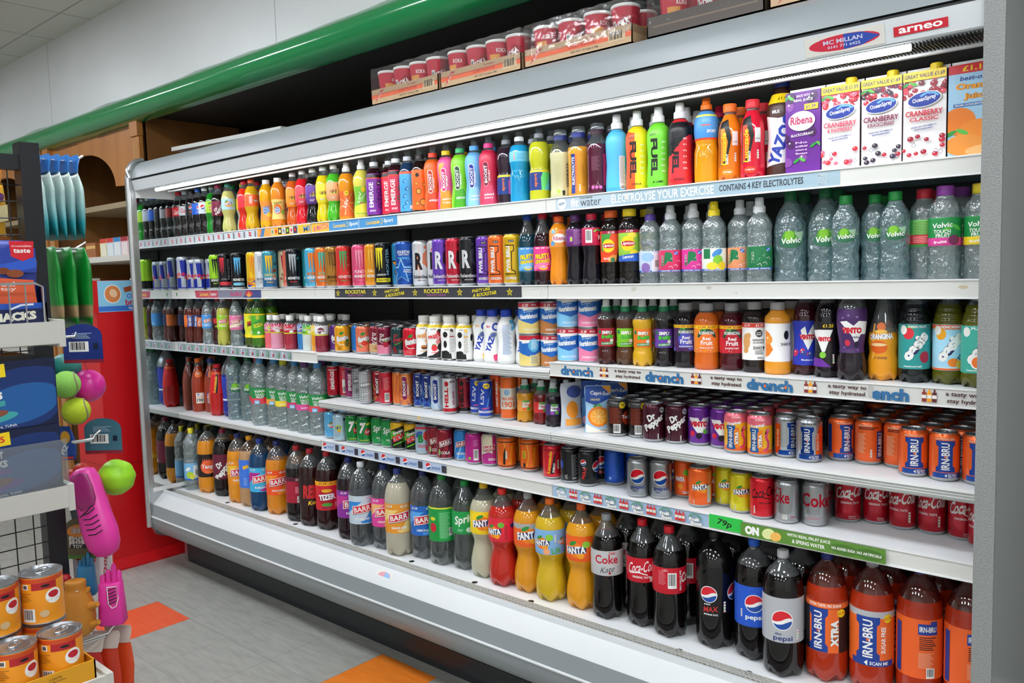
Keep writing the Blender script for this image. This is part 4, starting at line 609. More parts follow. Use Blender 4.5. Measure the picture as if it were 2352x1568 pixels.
fac('fa1', 'purple soda can with white rounded lettering', '#5a2a78', TX(-6, 22, 30, 14, 4, '#7a4a98')); fac('fa2', 'golden yellow soda can with pineapple', '#f2a81c', E(18, 38, 12, 13, '#8a7a2a') + E(20, 52, 9, 5, '#4a7a2a') + TX(-12, 20, 24, 14, 4, '#7a4a10'))
can('fb1', 'plain blue can with barcode', '#2478c8', BC(-4, 34, 18, 32) + TX(10, 70, 14, 50, 12, '#5aa0e0')); fac('fa3', 'coral soda can with peach fruit', '#ef7a58', E(2, 44, 12, 11, '#d8402a') + E(18, 52, 5, 5, '#5ab04a') + E(22, 30, 5, 5, '#5ab04a') + E(-14, 30, 4, 4, '#5ab04a'))
def drp(key, desc, c, c2, art2=(), tc=W): can(key, desc, c, ([('b', 8, 44, c2)] if c2 else []) + E(-4, 72, 30, 20, c if key != 'dr3' else c, 20) + LN([(-28, 60), (-6, 48), (22, 66), (26, 82)], 2, tc) + T('Dr', -12, 82, 18, 14, tc, 12, .15) + T('Pepper', 0, 66, 46, 18, tc, 12, .15) + list(art2))
drp('dr1', 'maroon and cream soda can', '#8a1c34', '#e0b480', T('&CreamSoda', 0, 46, 46, 9, W, 3) + E(2, 26, 20, 6, '#c89858')); drp('dr2', 'maroon and pink soda can with strawberry', '#7a1734', '#ef8aa8', E(2, 46, 12, 12, '#b81f3c') + LEAVES(2, 58, 5)); drp('dr3', 'dark green soda can with red script', '#143c3a', None, E(-18, 26, 8, 14, '#8a1a2a', 20) + LN([(-20, 44), (4, 54), (22, 70)], 3, '#4f9a3a') + TX(12, 20, 24, 12, 3, '#c8d8d0'), '#c8283c'); fac('fa4', 'red soda can with strawberry', '#d8182f', E(20, 36, 9, 12, '#a01028') + TX(-10, 22, 26, 14, 4, '#f07a80'))
def frj(key, desc, c, art2, back=0):
    cow = E(18, 118, 13, 16, K, 20) + E(24, 84, 9, 12, K) + E(20, 56, 14, 18, K, -15) + G_([(-40, 8), (40, 8), (40, 44), (10, 38), (-14, 20), (-40, 14)], K)
    if back: cow = E(-18, 112, 10, 13, K) + E(-20, 70, 8, 16, K) + G_([(-40, 8), (6, 8), (4, 30), (-14, 44), (-40, 40)], K) + E(32, 100, 8, 16, K)
    bot(key, desc, 'frijj', '#f2efe8', '#f2f2ee', (.03, .80, '#f2f1ee'), cow + Q(0, 146, 220, 12, Y_) + T('£1.30', -6, 146, 22, 6, '#6a4a10') + T('milk', -8, 134, 26, 7, '#6a4a3a') + art2, fill=.95)
sw = lambda c: sum([LN([(-4 + (12 + 6 * i) * cos(radians(a)), 96 + (20 + 5 * i) * sin(radians(a))) for a in range(-70, 75, 15)], 3.4, c) for i in range(3)], []) + T('FRIJJ', -14, 98, 38, 18, c, 12, .1, W, .05)
frj('fj1', 'cow-spotted milkshake bottle with amber swirl', O, sw('#e8922a') + E(-4, 52, 12, 8, '#c87a2a') + E(-2, 46, 12, 5, '#5a2a1a') + T('caramel', -6, 34, 26, 6, '#c8922a')); frj('fj2', 'cow-spotted milkshake bottle with red swirl and strawberry', R_, sw('#e22a30') + E(-6, 52, 12, 14, '#e2303a') + LEAVES(-6, 66, 5) + T('straw', -6, 32, 24, 6, '#e2303a')); frj('fj3', 'cow-spotted milkshake bottle with brown swirl', '#4a1a1a', sw('#5a1a24')[:12] + Q(8, 86, 22, 110, '#f4f3f0') + TX(8, 84, 18, 100, 26, '#a8a4a0') + E(8, 130, 6, 8, '#4a2a24', 30) + Q(8, 104, 16, 5, '#a83a3a'), 1); frj('fj4', 'cow-spotted milkshake bottle with small yellow print', '#f2c02a', Q(6, 86, 22, 110, '#f4f3f0') + TX(6, 84, 18, 100, 26, '#b8b0a0') + E(6, 130, 6, 8, '#f2c02a', 30) + Q(6, 104, 16, 5, '#e2a02a'), 1)
def yzs(key, desc, c, c2, back=0):
    a = (TX(2, 90, 34, 110, 26, '#8aa8d8') + G_([(18, 120), (50, 140), (50, 160), (14, 160)], c2) + T('MILK', 22, 142, 20, 9, W)) if back else (E(12, 134, 15, 15, '#1c3fae') + E(12, 134, 8, 8, W) + E(2, 104, 14, 11, '#8f95a4', 20) + E(2, 104, 10, 7, '#4a5fa0', 20) + T('YAZ', -14, 70, 62, 24, '#1c3fae', 68, 0, W, .05) + T('MILK', -16, 136, 16, 9, c) + G_([(4, 8), (40, 8), (40, 40), (0, 30)], c) + E(10, 20, 10, 10, c2))
    bot(key, desc, 'ysm', '#f2f2f0', '#1f3fb0', (.0, .84, '#f3f3f1'), a, fill=.97)
yzs('yz1', 'white milkshake bottle with banana yellow accents', '#f2a81c', '#f6cf3a'); yzs('yz2', 'white milkshake bottle with raspberry accents', '#d8284a', '#e8487a'); yzs('yz3', 'pale blue milkshake bottle with small print', '#8fcfe8', '#58b4dc', 1); yzs('yz4', 'white milkshake bottle with brown and red accents', '#9a3a2a', '#c82a2c')
def nou(key, desc, c, tx, back=0, price=1):
    a = [('b', 4, 104, c)] + G_([(-120, 30), (-60, 52), (0, 34), (60, 56), (120, 38), (120, 82), (60, 88), (0, 80), (-60, 88), (-120, 80)], '#1f66b8') + G_([(-120, 104), (120, 104), (120, 96), (40, 84), (-30, 78), (-30, 84), (-120, 90)], '#f2f0ea') + Q(-10, 97, 120, 14, '#c21f34')
    if back: a += E(14, 72, 20, 22, '#5cb8dc') + TX(16, 74, 24, 30, 7, '#dff0f6') + Q(16, 24, 34, 30, '#e6dcae') + TX(16, 24, 28, 26, 9, '#7a7a5a')
    else: a += T('Nourishment', -10, 60, 66, 17, W, 5, 0, None, .05) + T('Dr. Original', -12, 75, 30, 6, '#bfe0f4', 8, .2) + T('£1.39', -22, 96, 22, 10, W) + T('SPECIAL', 8, 97, 18, 5, W) + T(tx, -2, 16, 52, 6, W)
    can(key, desc, '#b9bcbe', a, 'tin', 'p')
nou('no1', 'blue and pale yellow milkshake tin', '#e6cf7a', 'VANILLA FLAVOUR'); nou('no1b', 'yellow milkshake tin showing its back print', '#e6cf7a', '', 1); nou('no2', 'blue and caramel brown milkshake tin', '#b8763f', 'CHOCOLATE FLAVOUR'); nou('no3', 'blue and light blue milkshake tin', '#7fc4ea', 'VANILLA FLAVOUR'); nou('no4', 'blue and pink milkshake tin', '#ea7fa4', 'STRAWBERRY FLAVOUR')
def sfr(key, desc, liq, c): bot(key, desc, 'sfruit', liq, '#1f8a5a', (.28, .56, c), T('SIMPLY', 2, 88, 34, 9, W, 0, 0, '#1a4a1a', .05) + T('fruity', 4, 76, 42, 14, '#4fc03a', 4, 0, '#12300f', .07) + Q(2, 58, 40, 8, '#2f8f4a', 2) + T('NO ADDED SUGAR', 2, 58, 36, 4, W, 2) + E(16, 66, 6, 5, '#f4e8e0') + Q(-24, 90, 10, 10, '#1f7a4a') + E(20, 94, 4, 4, c), fill=.7, cap2='#e8ecea')
sfr('sf1', 'dark red juice bottle with crimson label', '#4a1614', '#b81f3a'); sfr('sf2', 'brown juice bottle with lime green label', '#5a3a24', '#7fc82a'); sfr('sf3', 'golden juice bottle with orange label', '#e2b022', '#f27a1e'); sfr('sf4', 'black juice bottle with purple label', '#1c1418', '#6a3fa8')
def rob(key, desc, liq, c, cc, sub): bot(key, desc, 'robin', liq, '#a8abad', (.26, .68, c), Q(0, 120, 230, 9, '#f6c81c') + T('£1.09  £1.09', 0, 120, 50, 5, '#b01c2c') + E(0, 84, 24, 24, cc) + G_([(-28, 92), (-24, 106), (-8, 115), (8, 115), (24, 106), (28, 92), (22, 90), (12, 102), (-12, 102), (-22, 90)], '#1d4a34') + T('ROBINSONS', 0, 104, 44, 9, W) + T('Real', 0, 88, 22, 9, W) + T('Fruit', 0, 76, 34, 13, W) + Q(0, 62, 46, 6, cc) + T(sub, 0, 62, 40, 4, W) + cb(ord(key[-1]), 50, 58, 5, [cc], 6) + LEAVES(-10, 112, 5), fill=.86)
rob('rb1', 'black juice drink bottle with violet fruit label', '#17121a', '#4a1f5a', '#4a4fb4', 'BLACKCURRANT'); rob('rb2', 'orange juice drink bottle with orange fruit label', '#e06a1c', '#f28a24', '#f2782c', 'PEACH & MANGO'); rob('rb3', 'deep red juice drink bottle with red fruit label', '#4a0c18', '#d02030', '#b8182c', 'RASPBERRY')
jb = lambda c: Q(2, 128, 230, 12, '#d8402f') + T('£1.19', -22, 128, 18, 7, W) + T('£1.19', 14, 128, 22, 8, W) + E(-24, 84, 12, 22, c) + E(-26, 60, 9, 8, c) + E(-16, 100, 6, 8, c) + E(12, 106, 10, 10, K) + T('JUICE', 12, 108, 14, 4, W) + T('BURST', 12, 103, 14, 4, W) + T('REFRESHING', 12, 88, 34, 5, K) + T('NO-NONSENSE', 12, 81, 32, 4.5, K) + T('SHAKE ME', 14, 67, 36, 9, K) + TX(14, 55, 26, 12, 4, '#5a5a5a') + T('fXo', 16, 40, 18, 5, K)
bot('jb1', 'dark cola-brown juice bottle with white label', 'juice', '#1b1210', '#9fa1a2', (.18, .71, '#f0efec'), jb('#d8a060'), fill=.9); bot('jb2', 'orange juice bottle with white splash label', 'juice', '#f0a02c', '#b4b5b4', (.18, .71, '#f3f2ef'), G_([(-40, 118), (-24, 110), (-14, 96), (-22, 84), (-12, 66), (-24, 50), (-40, 44)], '#f2862a') + FR(-26, 92, 12, '#f59a3a') + T('SHAKE ME', 26, 80, 36, 8, K) + E(24, 104, 8, 12, K), fill=.9)
VM = lambda u, v, w_, c='#d81f34': T('ViMTO', u, v, w_, w_ * .3, c, 0, 0, W, .08)
bot('vi1', 'dark berry drink bottle with cobalt label', 'vimto', '#3a0c18', '#1c2f7a', (.12, .64, '#2436b0'), G_([(-14, 118), (-2, 128), (4, 104), (18, 132), (60, 132), (60, 96), (24, 96), (6, 66), (-10, 96)], W) + VM(4, 100, 46) + cb(3, 50, 66, 8, ['#17131f', '#c81f4a', '#2f3f8a'], 9) + T('Blackberry', 4, 40, 30, 5, W), fill=.85); bot('vi2', 'black berry drink bottle with green grape', 'vimto', '#120c12', '#3a1a5a', (.12, .64, '#151015'), G_([(-60, 118), (-20, 122), (14, 122), (-6, 66), (-14, 66), (-30, 96)], W) + VM(-10, 98, 40) + E(-12, 58, 9, 8, '#7fc83a') + G_([(-60, 28), (10, 28), (-14, 48), (-60, 52)], '#6a2a9a') + T('£1.25', 2, 132, 26, 8, Y_) + NU(16, 48, 1), fill=.85)
bot('vs1', 'clear bulbous berry soda bottle with violet sleeve', 'vspark', '#241a22', '#2a1a3a', (.30, .78, '#4a2a62'), G_([(-30, 150), (-12, 152), (4, 140), (16, 152), (44, 150), (44, 118), (24, 118), (12, 90), (-2, 118)], W) + VM(0, 128, 52) + T('Sparkling', 6, 110, 40, 8, '#3a1a5a') + E(-12, 96, 8, 8, '#d8344a') + E(14, 92, 8, 8, '#2a1a3a') + sum([E(x, y, 3, 3, '#8a6aa8') for x, y in ((-22, 160), (-8, 166), (12, 162), (-22, 84), (18, 78))], []), fill=.42)
bot('or1', 'bulb-shaped orange soda bottle', 'orang', '#f0a01e', '#2a3a8a', (.2, .66, None), Q(-26, 96, 5, 86, '#f2b04a') + E(-6, 132, 12, 10, '#f2762a') + E(-6, 120, 16, 5, '#f8c04a') + T('ORANGINA', -6, 108, 60, 14, W, 3, 0, '#232a6a', .06) + E(-12, 82, 22, 16, '#e8641c') + E(-12, 88, 20, 4, '#f8d8a0') + T("A L'ORANGE", -8, 56, 34, 6, '#5a2a10'), fill=.52)
def oas(key, desc, liq, cap, c, tx, fc, ft): bot(key, desc, 'oasis', liq, cap, (.15, .63, c), T('oasis', 2, 88, 78, 27, W, 52, 0, '#1b2358', .08) + ft + T(tx, 6, 134, 42, 6, W) + E(-26, 126, 9, 11, '#f0f0ea') + T('natural', -4, 40, 40, 4, W), fill=.84)
oas('oa1', 'black juice bottle with teal strawberry label', '#10171a', '#1c2f6a', '#2f9a96', 'SUMMER FRUITS', R_, E(-14, 118, 13, 14, '#e02f3c') + LEAVES(-12, 132, 7) + E(24, 62, 12, 14, '#a81f3a')); oas('oa2', 'olive juice bottle with pale blue label', '#5a5a12', '#58a4dc', '#a8dcf2', 'EXOTIC', O, Q(0, 134, 230, 10, '#f2641e') + T('EXOTIC FRUITS', 2, 134, 44, 5, W) + E(-18, 118, 12, 14, '#f2a81c') + T('ZERO', 26, 66, 34, 9, '#1b2358', 52) + E(10, 52, 12, 10, '#f2862a') + E(26, 48, 10, 10, '#e0c04a') + Q(0, 36, 230, 4, '#f2641e')); oas('oa3', 'olive juice bottle with teal orange-slice label', '#5a5a12', '#58a4dc', '#3fae9a', 'PUNCH', O, E(0, 58, 16, 16, W) + E(0, 58, 13, 13, '#f2762a'))

# ------------------------------------------------------------------ fourth shelf, low left shelf
bot('ig1', 'glass soda bottle with orange neck label', 'irng', '#a8381a', '#e0641c', (.16, .80, None), E(0, 196, 26, 18, '#f2762a') + T('BRU', -4, 198, 30, 10, W, 4) + Q(-14, 70, 30, 56, '#e8e0d0') + Q(12, 70, 22, 56, '#4f8fd0') + T('1901', -10, 60, 34, 18, '#2a2a2a') + T('IRN-BRU', -10, 82, 24, 6, O), fill=.86); bot('ig2', 'glass soda bottle with plain orange back label', 'irng', '#a8381a', '#1f3a8a', (.16, .80, None), E(0, 196, 26, 18, '#f2762a') + Q(-24, 198, 8, 26, '#1b3f94') + Q(0, 72, 40, 60, '#f2762a') + Q(-22, 72, 8, 60, '#1b3f94') + T('IRN-BRU', -22, 72, 46, 6, W, 90), fill=.86)
bot('ig3', 'glass soda bottle with cream date label', 'irng', '#a8381a', '#e0641c', (.16, .80, None), E(0, 196, 26, 18, '#f2762a') + T('IRN', 0, 198, 24, 10, W, 4) + Q(2, 70, 40, 56, '#e8e2d4') + T('190', 2, 60, 32, 18, '#2a2a2a') + E(-6, 90, 5, 5, '#4f8fd0') + T('IRN-BRU', 4, 78, 30, 6, O), fill=.86)
bot('lc1', 'tall red energy drink bottle with red cap', 'luco1', '#c81c1c', '#d8202f', (.44, .86, '#d81f24'), G_([(-10, 235), (6, 235), (-2, 130), (-16, 130)], '#2a1210') + T('Lucozade', -14, 180, 90, 14, '#f6c81c', 82, .15) + Q(0, 240, 260, 8, '#f2762a'), fill=.9)
bot('ls15', 'silver-topped soda bottle with cobalt label', 'coke2', '#20349a', '#1f2f8a', (.25, .62, '#2a3fb0'), T('LSV', -4, 150, 70, 22, '#c8d8f4', 80) + E(18, 190, 12, 12, Y_) + Q(0, 90, 320, 8, W), fill=.66, clear=M('s', '#9aa0a6'))
bot('vo15', 'tall blue-tinted water bottle with green cap', 'touch15', WATG, '#1f7a4a', (.40, .62, None), VL(160, 1), clear=WATG)
for i_, (c_, c2_, f_, d_) in enumerate((('#c83040', '#d8303c', '#e8485a', 'red cap and red band'), ('#4f9ad4', '#e0445a', '#d8283c', 'blue cap and strawberry band'), ('#4f9ad4', '#f0a03a', '#f2b03a', 'blue cap and peach band'), ('#d8d02a', '#f2d83a', '#f6e04a', 'yellow cap and lemon band'), ('#4f9ad4', '#d8346a', '#8a1f3a', 'blue cap and raspberry band'), ('#6a3a7a', '#e0509a', '#7a2a4a', 'purple cap and pink band'), ('#4f9ad4', '#e8485a', '#e2404a', 'blue cap and melon band'))):
    tou('tb%d' % i_, 'tall water bottle with ' + d_, 'touch15', c_, c2_, f_, .33, .57, 1, '#58b4e4' if c_ == '#4f9ad4' else None)
def slm(key, desc, c, art2, fin='m'): can(key, desc, c, art2, 'slim', fin)
slm('se1', 'red slim can with white upright lettering', '#c01830', T('EMERGE', -3, 74, 78, 15, W, 90) + E(-14, 78, 5, 5, '#e0687a') + T('ENERGY', -2, 24, 34, 8, '#7a0a18') + Q(0, 118, 40, 3, W)); slm('se2', 'red slim can with white back panel', '#c81f38', Q(-2, 60, 24, 34, W) + BC(-2, 34, 20, 30) + TX(-2, 96, 22, 36, 8, '#f0a0a8')); slm('se3', 'magenta slim can with white upright lettering', '#8f1a5a', T('EMERGE', -8, 70, 70, 13, W, 90) + E(-4, 116, 16, 6, '#1a1014') + Q(6, 26, 30, 8, '#5a0f3a'))
chk = sum([Q(x, y, 4, 4, '#d8dadb', 45) for x in range(-40, 41, 9) for y in range(16, 124, 9)], [])
slm('sb1', 'silver checked slim can with grey panels', '#8a8d90', chk + Q(-4, 84, 34, 26, '#74787c', 8, .2) + Q(4, 44, 34, 18, '#74787c', 8, .2) + T('BARE', 0, 84, 30, 9, W, 8)); slm('sb2', 'light silver checked slim can', '#a8abad', chk + Q(0, 78, 40, 22, '#8f9396', 8, .2) + T('BARE', 0, 80, 34, 9, W, 8) + T('SUSPECT', 0, 42, 30, 6, W, 8))
def bos(key, desc, c, pc, s2, tc, extra=()): slm(key, desc, c, list(extra) + ray(-6, 34, s2, 9, 60) + Q(-9, 74, 19, 74, c) + E(-9, 112, 9.5, 8, pc) + E(-9, 38, 9.5, 8, pc) + Q(-9, 75, 19, 74, pc) + T('BOOST', -10, 75, 62, 11, tc, 90, 0, None, .04) + T('ENERGY', 5, 70, 40, 5.5, W, 90) + T('79p', -10, 121, 14, 6, W))
bos('bo1', 'red slim can with green flare and pill badge', '#c81f34', '#7a1a2a', '#9fc83a', W); slm('bo2', 'red slim can with pale print and barcode', '#d0263c', BC(4, 32, 20, 36) + TX(4, 86, 26, 50, 11, '#f08a94') + Q(-16, 90, 5, 50, '#8a2a3a')); slm('bo3', 'orange slim can with dark stripe', '#f0863a', Q(10, 76, 7, 100, '#9a5a2a') + LN([(-20, 20), (-4, 120)], 3, '#e0503a') + LN([(-14, 14), (6, 80)], 2, '#e0503a')); bos('bo4', 'amber and plum slim can with pill badge', '#ee8a3f', '#8f2360', '#b04a6a', W, Q(24, 76, 18, 120, '#e0703a')); bos('bo5', 'cobalt slim can with light blue flare', '#1c3f9c', '#16246a', '#5aa8e0', W); bos('bo6', 'ice blue slim can with navy pill badge', '#c8d8e6', '#1c2f8a', '#8ab8e0', W)
def hel(key, desc, c, bc, tc, tx): slm(key, desc, c, [('b', 6, 22, bc)] + E(-12, 112, 8, 10, bc) + T('HELL', -13, 62, 72, 16, tc, 90, 0, None, .05) + T(tx, 14, 60, 50, 8, tc, 90) + Q(12, 120, 18, 7, '#3a1a1a') + T('69p', 12, 120, 11, 5, W))
hel('he1', 'white slim can with red upright lettering', '#dcdad8', '#c01f2c', '#c01f2c', 'RED GRAPE'); hel('he2', 'maroon slim can with black upright lettering', '#8f1424', '#17120f', '#141010', 'CLASSIC')
slm('lv1', 'royal blue slim can with silver upright lettering', '#1f45b4', [('b', 20, 27, '#e8ecf0')] + LN([(4, 40), (24, 110)], 4, '#4f9ae0') + LN([(0, 60), (26, 92)], 3, '#2f62c8') + T('LSV', -12, 78, 56, 14, '#d8e2f0', 84) + E(4, 116, 13, 10, Y_) + T('59p', 4, 116, 17, 8, '#1f3a8a') + T('ENERGY', 0, 36, 30, 6, '#e86a8a', 6) + T('ORIGINAL', -2, 24, 24, 4, '#1f45b4')); can('sm1', 'red-orange slim can with white upright lettering', '#e8521e', T('SMART ENERGY', -6, 80, 90, 7, W, 90) + Q(-14, 60, 8, 70, '#d8301e') + E(8, 100, 8, 12, '#f2a03a'), 'mid')
can('i19', 'orange can with cream dated panel', '#ee6a24', Q(-2, 76, 200, 72, '#e4ddd0') + E(-6, 98, 10, 11, '#8fb4d8') + T('IRN BRU', -2, 76, 46, 10, '#e8622a') + T('1901', -2, 56, 46, 20, '#e8622a'), 'mid')
def fsh(key, desc, liq, c, fc): bot(key, desc, 'fshot', liq, '#1f8a5a', (.27, .52, c), T('Fruit', 4, 72, 26, 10, W, 6, 0, '#1a3a1a', .07) + T('Shoot', 4, 62, 30, 10, W, 4, 0, '#1a3a1a', .07) + E(4, 80, 14, 4, '#5fb04a') + E(-4, 50, 7, 5, fc) + E(12, 52, 7, 6, '#5fae3a') + E(18, 62, 7, 6, fc), fill=.68, cap2='#dfe4e2')
fsh('fs1', 'small amber juice bottle with orange label', '#d8961c', '#f2a04a', '#f2661e'); fsh('fs2', 'small red juice bottle with red label', '#7a1418', '#d8342c', '#c01f3a'); fsh('fs3', 'small purple juice bottle with purple label', '#241420', '#3f2a6a', '#a04ab8')
pouch('cp1', 'silver juice pouch with orange slice', '#c8ccd4', E(-4, 62, 22, 28, '#f2962a') + Q(0, 22, 60, 22, '#f0a03a') + E(8, 120, 30, 20, '#4a5a9a')); pouch('cp2', 'blue juice pouch with cherries', '#5a9ad8', Q(0, 124, 100, 60, '#2f52a8') + E(0, 52, 26, 24, '#c01f3c') + E(0, 20, 40, 20, '#e8b0c0') + T('Capri-Sun', 0, 128, 60, 15, W, 6) + T('CHERRY', 6, 104, 30, 7, '#c8d8f0')); pouch('cp3', 'blue juice pouch with large orange slice', '#a8d0ee', G_([(-50, 100), (-10, 88), (50, 110), (50, 150), (-50, 150)], '#2350a8') + E(0, 52, 34, 32, '#f2821c') + E(0, 52, 27, 25, '#f8a83a') + sum([LN([(0, 52), (24 * cos(radians(a)), 52 + 23 * sin(radians(a)))], 1.6, '#fbd88a') for a in range(0, 360, 45)], []) + LEAVES(-2, 86, 8) + G_([(-50, 0), (50, 0), (50, 16), (0, 12), (-50, 28)], '#f6ece0') + T('Capri-Sun', 6, 124, 62, 15, W, -4) + T('ORANGE', -10, 106, 30, 7, '#e8d8a0') + T('330ml', 16, 9, 26, 6, '#4a4a4a') + G_([(10, 150), (50, 122), (50, 150)], '#f0a02c'))
can('ta1', 'black can with rusty print and yellow price dot', '#1a1210', Q(-8, 66, 46, 54, '#4a1c14') + TX(-8, 66, 38, 50, 14, '#8a3a24') + Q(0, 102, 220, 16, '#4a4a4a') + E(16, 98, 10, 10, Y_) + T('75p', 16, 98, 14, 7, K) + BC(-2, 26, 22, 28) + E(34, 58, 20, 22, '#a8381c') + T('Tango', 32, 60, 36, 14, W))
can('dp1', 'burgundy can with large tilted white lettering', '#4a1224', sum([LN([(x, 12), (x + 4, 50), (x - 3, 100)], 2, '#2a0a14') for x in range(-36, 40, 9)], []) + T('Dr', -8, 76, 26, 20, W, 32, .1, K, .05) + T('Pepper', 2, 58, 70, 26, W, 36, .1, K, .05) + NU(12, 18, .7) + E(26, 96, 9, 9, '#c8ccd0') + T('75p', 26, 96, 13, 6, K)); can('vm1', 'violet can with white chevron and red lettering', '#6a2490', G_([(-34, 82), (-4, 82), (2, 70), (10, 82), (30, 82), (14, 40), (-6, 38), (-24, 60)], W) + VM(-2, 64, 54) + E(-2, 30, 9, 9, '#1f1226') + E(16, 42, 7, 7, '#6ac03a') + TX(26, 60, 12, 50, 12, '#c8a8d8') + E(-22, 36, 8, 8, '#d8284a'))
can('ix1', 'yellow tropical can with pink bird', '#f2b422', [('b', 86, 112, '#e86a7a'), ('b', 6, 20, '#ee6a24')] + T('NO SUGAR', 0, 101, 24, 4, W) + T('Tropical', -8, 84, 40, 11, W, 10, .2, '#d83a5a', .05) + Q(-2, 46, 20, 56, '#f2862a') + IRN(-16, 46, 26, 66, '#1c5a9a') + T('XTRA', 1, 44, 36, 9, W, 90, 0, '#2a1a3a', .06) + LN([(10, 18), (22, 24), (24, 40), (16, 54), (20, 70), (26, 74)], 7, '#e8487a') + E(22, 72, 6, 6, '#e8487a') + E(23, 73, 2.4, 2.4, W) + E(23, 73, 1.2, 1.2, K) + G_([(16, 72), (12, 62), (18, 66)], K))
SCN = lambda u=0: Q(u + 2, 15, 66, 13, '#1c4a9a') + G_([(u - 4, 15), (u + 1, 19), (u + 1, 11)], W) + T('SCAN', u + 13, 17, 20, 5, W) + T('YER CAN', u + 13, 12, 20, 4, W)
can('is1', 'silver can with blue block and orange corner', '#aeb2b6', G_([(16, 10), (60, 10), (60, 84), (30, 98), (16, 70)], '#ee6a24') + SCN(2) + IRN(-6, 58, 34, 72) + T('SUGAR FREE', 22, 56, 44, 7, W, 90) + T('MULTIPACK CAN', 0, 102, 34, 4.5, K), fin='s'); can('is2', 'silver can with blue block turned aside', '#b0b4b8', Q(-26, 52, 18, 80, '#ee6a24') + T('SUGAR FREE', -25, 54, 46, 7, W, 90) + IRN(18, 60, 34, 72) + SCN(8) + T('MULTIPACK CAN', 8, 102, 34, 4.5, K), fin='s'); can('io1', 'orange can with blue block facing out', '#ee6324', IRN(2, 60, 42, 74) + SCN(4) + T('MULTIPACK CAN', 0, 101, 42, 4.5, '#f8d0b0')); can('io2', 'orange can with blue block turned aside', '#ee6324', IRN(14, 60, 36, 74) + Q(-34, 60, 16, 74, '#1b3f94') + SCN(10) + T('MULTIPACK CAN', 6, 101, 36, 4.5, '#f8d0b0')); can('io3', 'orange can showing its printed back', '#ee6324', TX(-18, 56, 22, 50, 16, '#f8b890') + NU(6, 30, .9) + Q(28, 52, 16, 70, '#1b3f94') + T('IRN-BRU', 30, 52, 60, 12, W, 90) + TX(0, 94, 50, 8, 2, '#3a1a10') + T('MULTIPACK', -8, 101, 34, 4.5, '#f8d0b0'))

# ------------------------------------------------------------------ fifth shelf
can('fl1', 'light blue can with small fruit logo', '#5cb0e0', FAN(-4, 58, 34, '#e8502a') + BC(10, 26, 14, 16)); can('fl2', 'frosty blue-grey can with yellow fruit logo', '#a8c4d4', E(-12, 58, 16, 12, '#b8d84a') + T('ULT', -12, 58, 26, 12, N, 0, 0, W, .06) + E(-8, 44, 7, 6, '#f2b03a') + Q(18, 50, 20, 60, '#8fb0c4') + TX(18, 30, 16, 26, 8, '#d8e4ea') + E(16, 92, 6, 6, K)); can('se7', 'green can with large white numeral', '#14863a', T('7', -10, 68, 24, 44, W, 0, .15, '#0a4a1e', .06) + E(12, 52, 14, 14, '#c81f34') + T('UP', 12, 52, 18, 11, W) + E(14, 84, 9, 5, '#d8d82a', 20) + T('NO SUGAR', 0, 18, 40, 5, '#d8e03a') + Q(0, 100, 40, 3, '#0a5a2a')); can('sp7', 'green can with white slanted lettering', '#1a9448', T('Sprite', 6, 72, 66, 32, W, 14, .25) + T('ZERO', -6, 32, 16, 6, W) + TX(8, 24, 24, 10, 3, '#8ad0a0') + E(24, 30, 7, 7, '#8ad0a0'))
can('de1', 'black and green can with red slanted lettering', '#17210f', G_([(-60, 110), (60, 110), (60, 84), (10, 96), (-60, 70)], '#e8b81c') + G_([(-60, 66), (-20, 80), (20, 62), (60, 84), (60, 30), (10, 22), (-30, 44), (-60, 20)], '#5fae2a') + G_([(-60, 40), (0, 50), (60, 20), (60, 6), (-60, 6)], '#101a0c') + T('Mountain', -4, 74, 44, 11, W, 20, .2, '#12300f', .05) + T('DEW', 0, 54, 58, 22, '#d8202c', 24, .2, W, .06) + LN([(-26, 20), (24, 40)], 5, '#6abf2a')); can('mb7', 'silver blue can with strawberries and green initial', '#9fb8c8', E(16, 72, 18, 20, '#e03a3a') + E(20, 24, 14, 14, '#e2403a') + E(-20, 78, 18, 10, '#3f62b8', 30) + T('B', -12, 62, 22, 32, G, 0, 0, W, .07) + TX(-4, 32, 44, 12, 3, '#d83a4a') + [('b', 98, 106, '#d83a4a')])
def brc(key, desc, c, c2, tx, tc=W, u=0, back=None): can(key, desc, c, sum([LN([(x, 8), (x + 16, 58)], 6, c2) for x in range(-70, 71, 24)], []) + (back if back else BARR(u, 64, 48, 16, c if key != 'bc3' else '#b01f34') + T(tx, u, 28, 34, 11, tc) + E(-24, 30, 4, 12, '#8fbf6a')))
brc('bc1', 'dark red cola can with white slanted lettering', '#8f1428', '#4a0c18', 'COLA'); brc('bc2', 'sky blue lemonade can with red badge', '#2a86d0', '#8ac4ee', 'LEMONADE', W, -6); PROD['bc2']['mk'] = lambda: can_meshes('can33', '#2a86d0', sum([LN([(x, 8), (x + 16, 58)], 6, '#8ac4ee') for x in range(-70, 71, 24)], []) + BARR(-6, 64, 46, 14, '#b01f34') + T('LEMONADE', -4, 28, 44, 9, W), 'm'); can('bc4', 'magenta can with barcode', '#b81f86', BC(6, 36, 18, 40) + Q(-18, 24, 9, 9, '#8fd04a') + TX(6, 78, 18, 24, 6, '#e07ac0')); can('bc3', 'pink and cream soda can with red badge', '#e2d8bc', Q(14, 60, 14, 100, '#c0348a') + G_([(-40, 8), (24, 8), (10, 46), (-8, 52), (-40, 40)], '#b8308a') + BARR(-8, 66, 46, 8, '#c81f34') + T('SODA', 4, 26, 26, 9, W))
LZ = lambda c, c2: LN([(-10, 20), (-2, 60), (-10, 100)], 3, c2) + T('Lucozade', 14, 54, 66, 12, '#f6a81c', 84, .15) + Q(0, 14, 220, 4, '#5a3a2a') + Q(0, 98, 220, 4, '#5a3a2a')
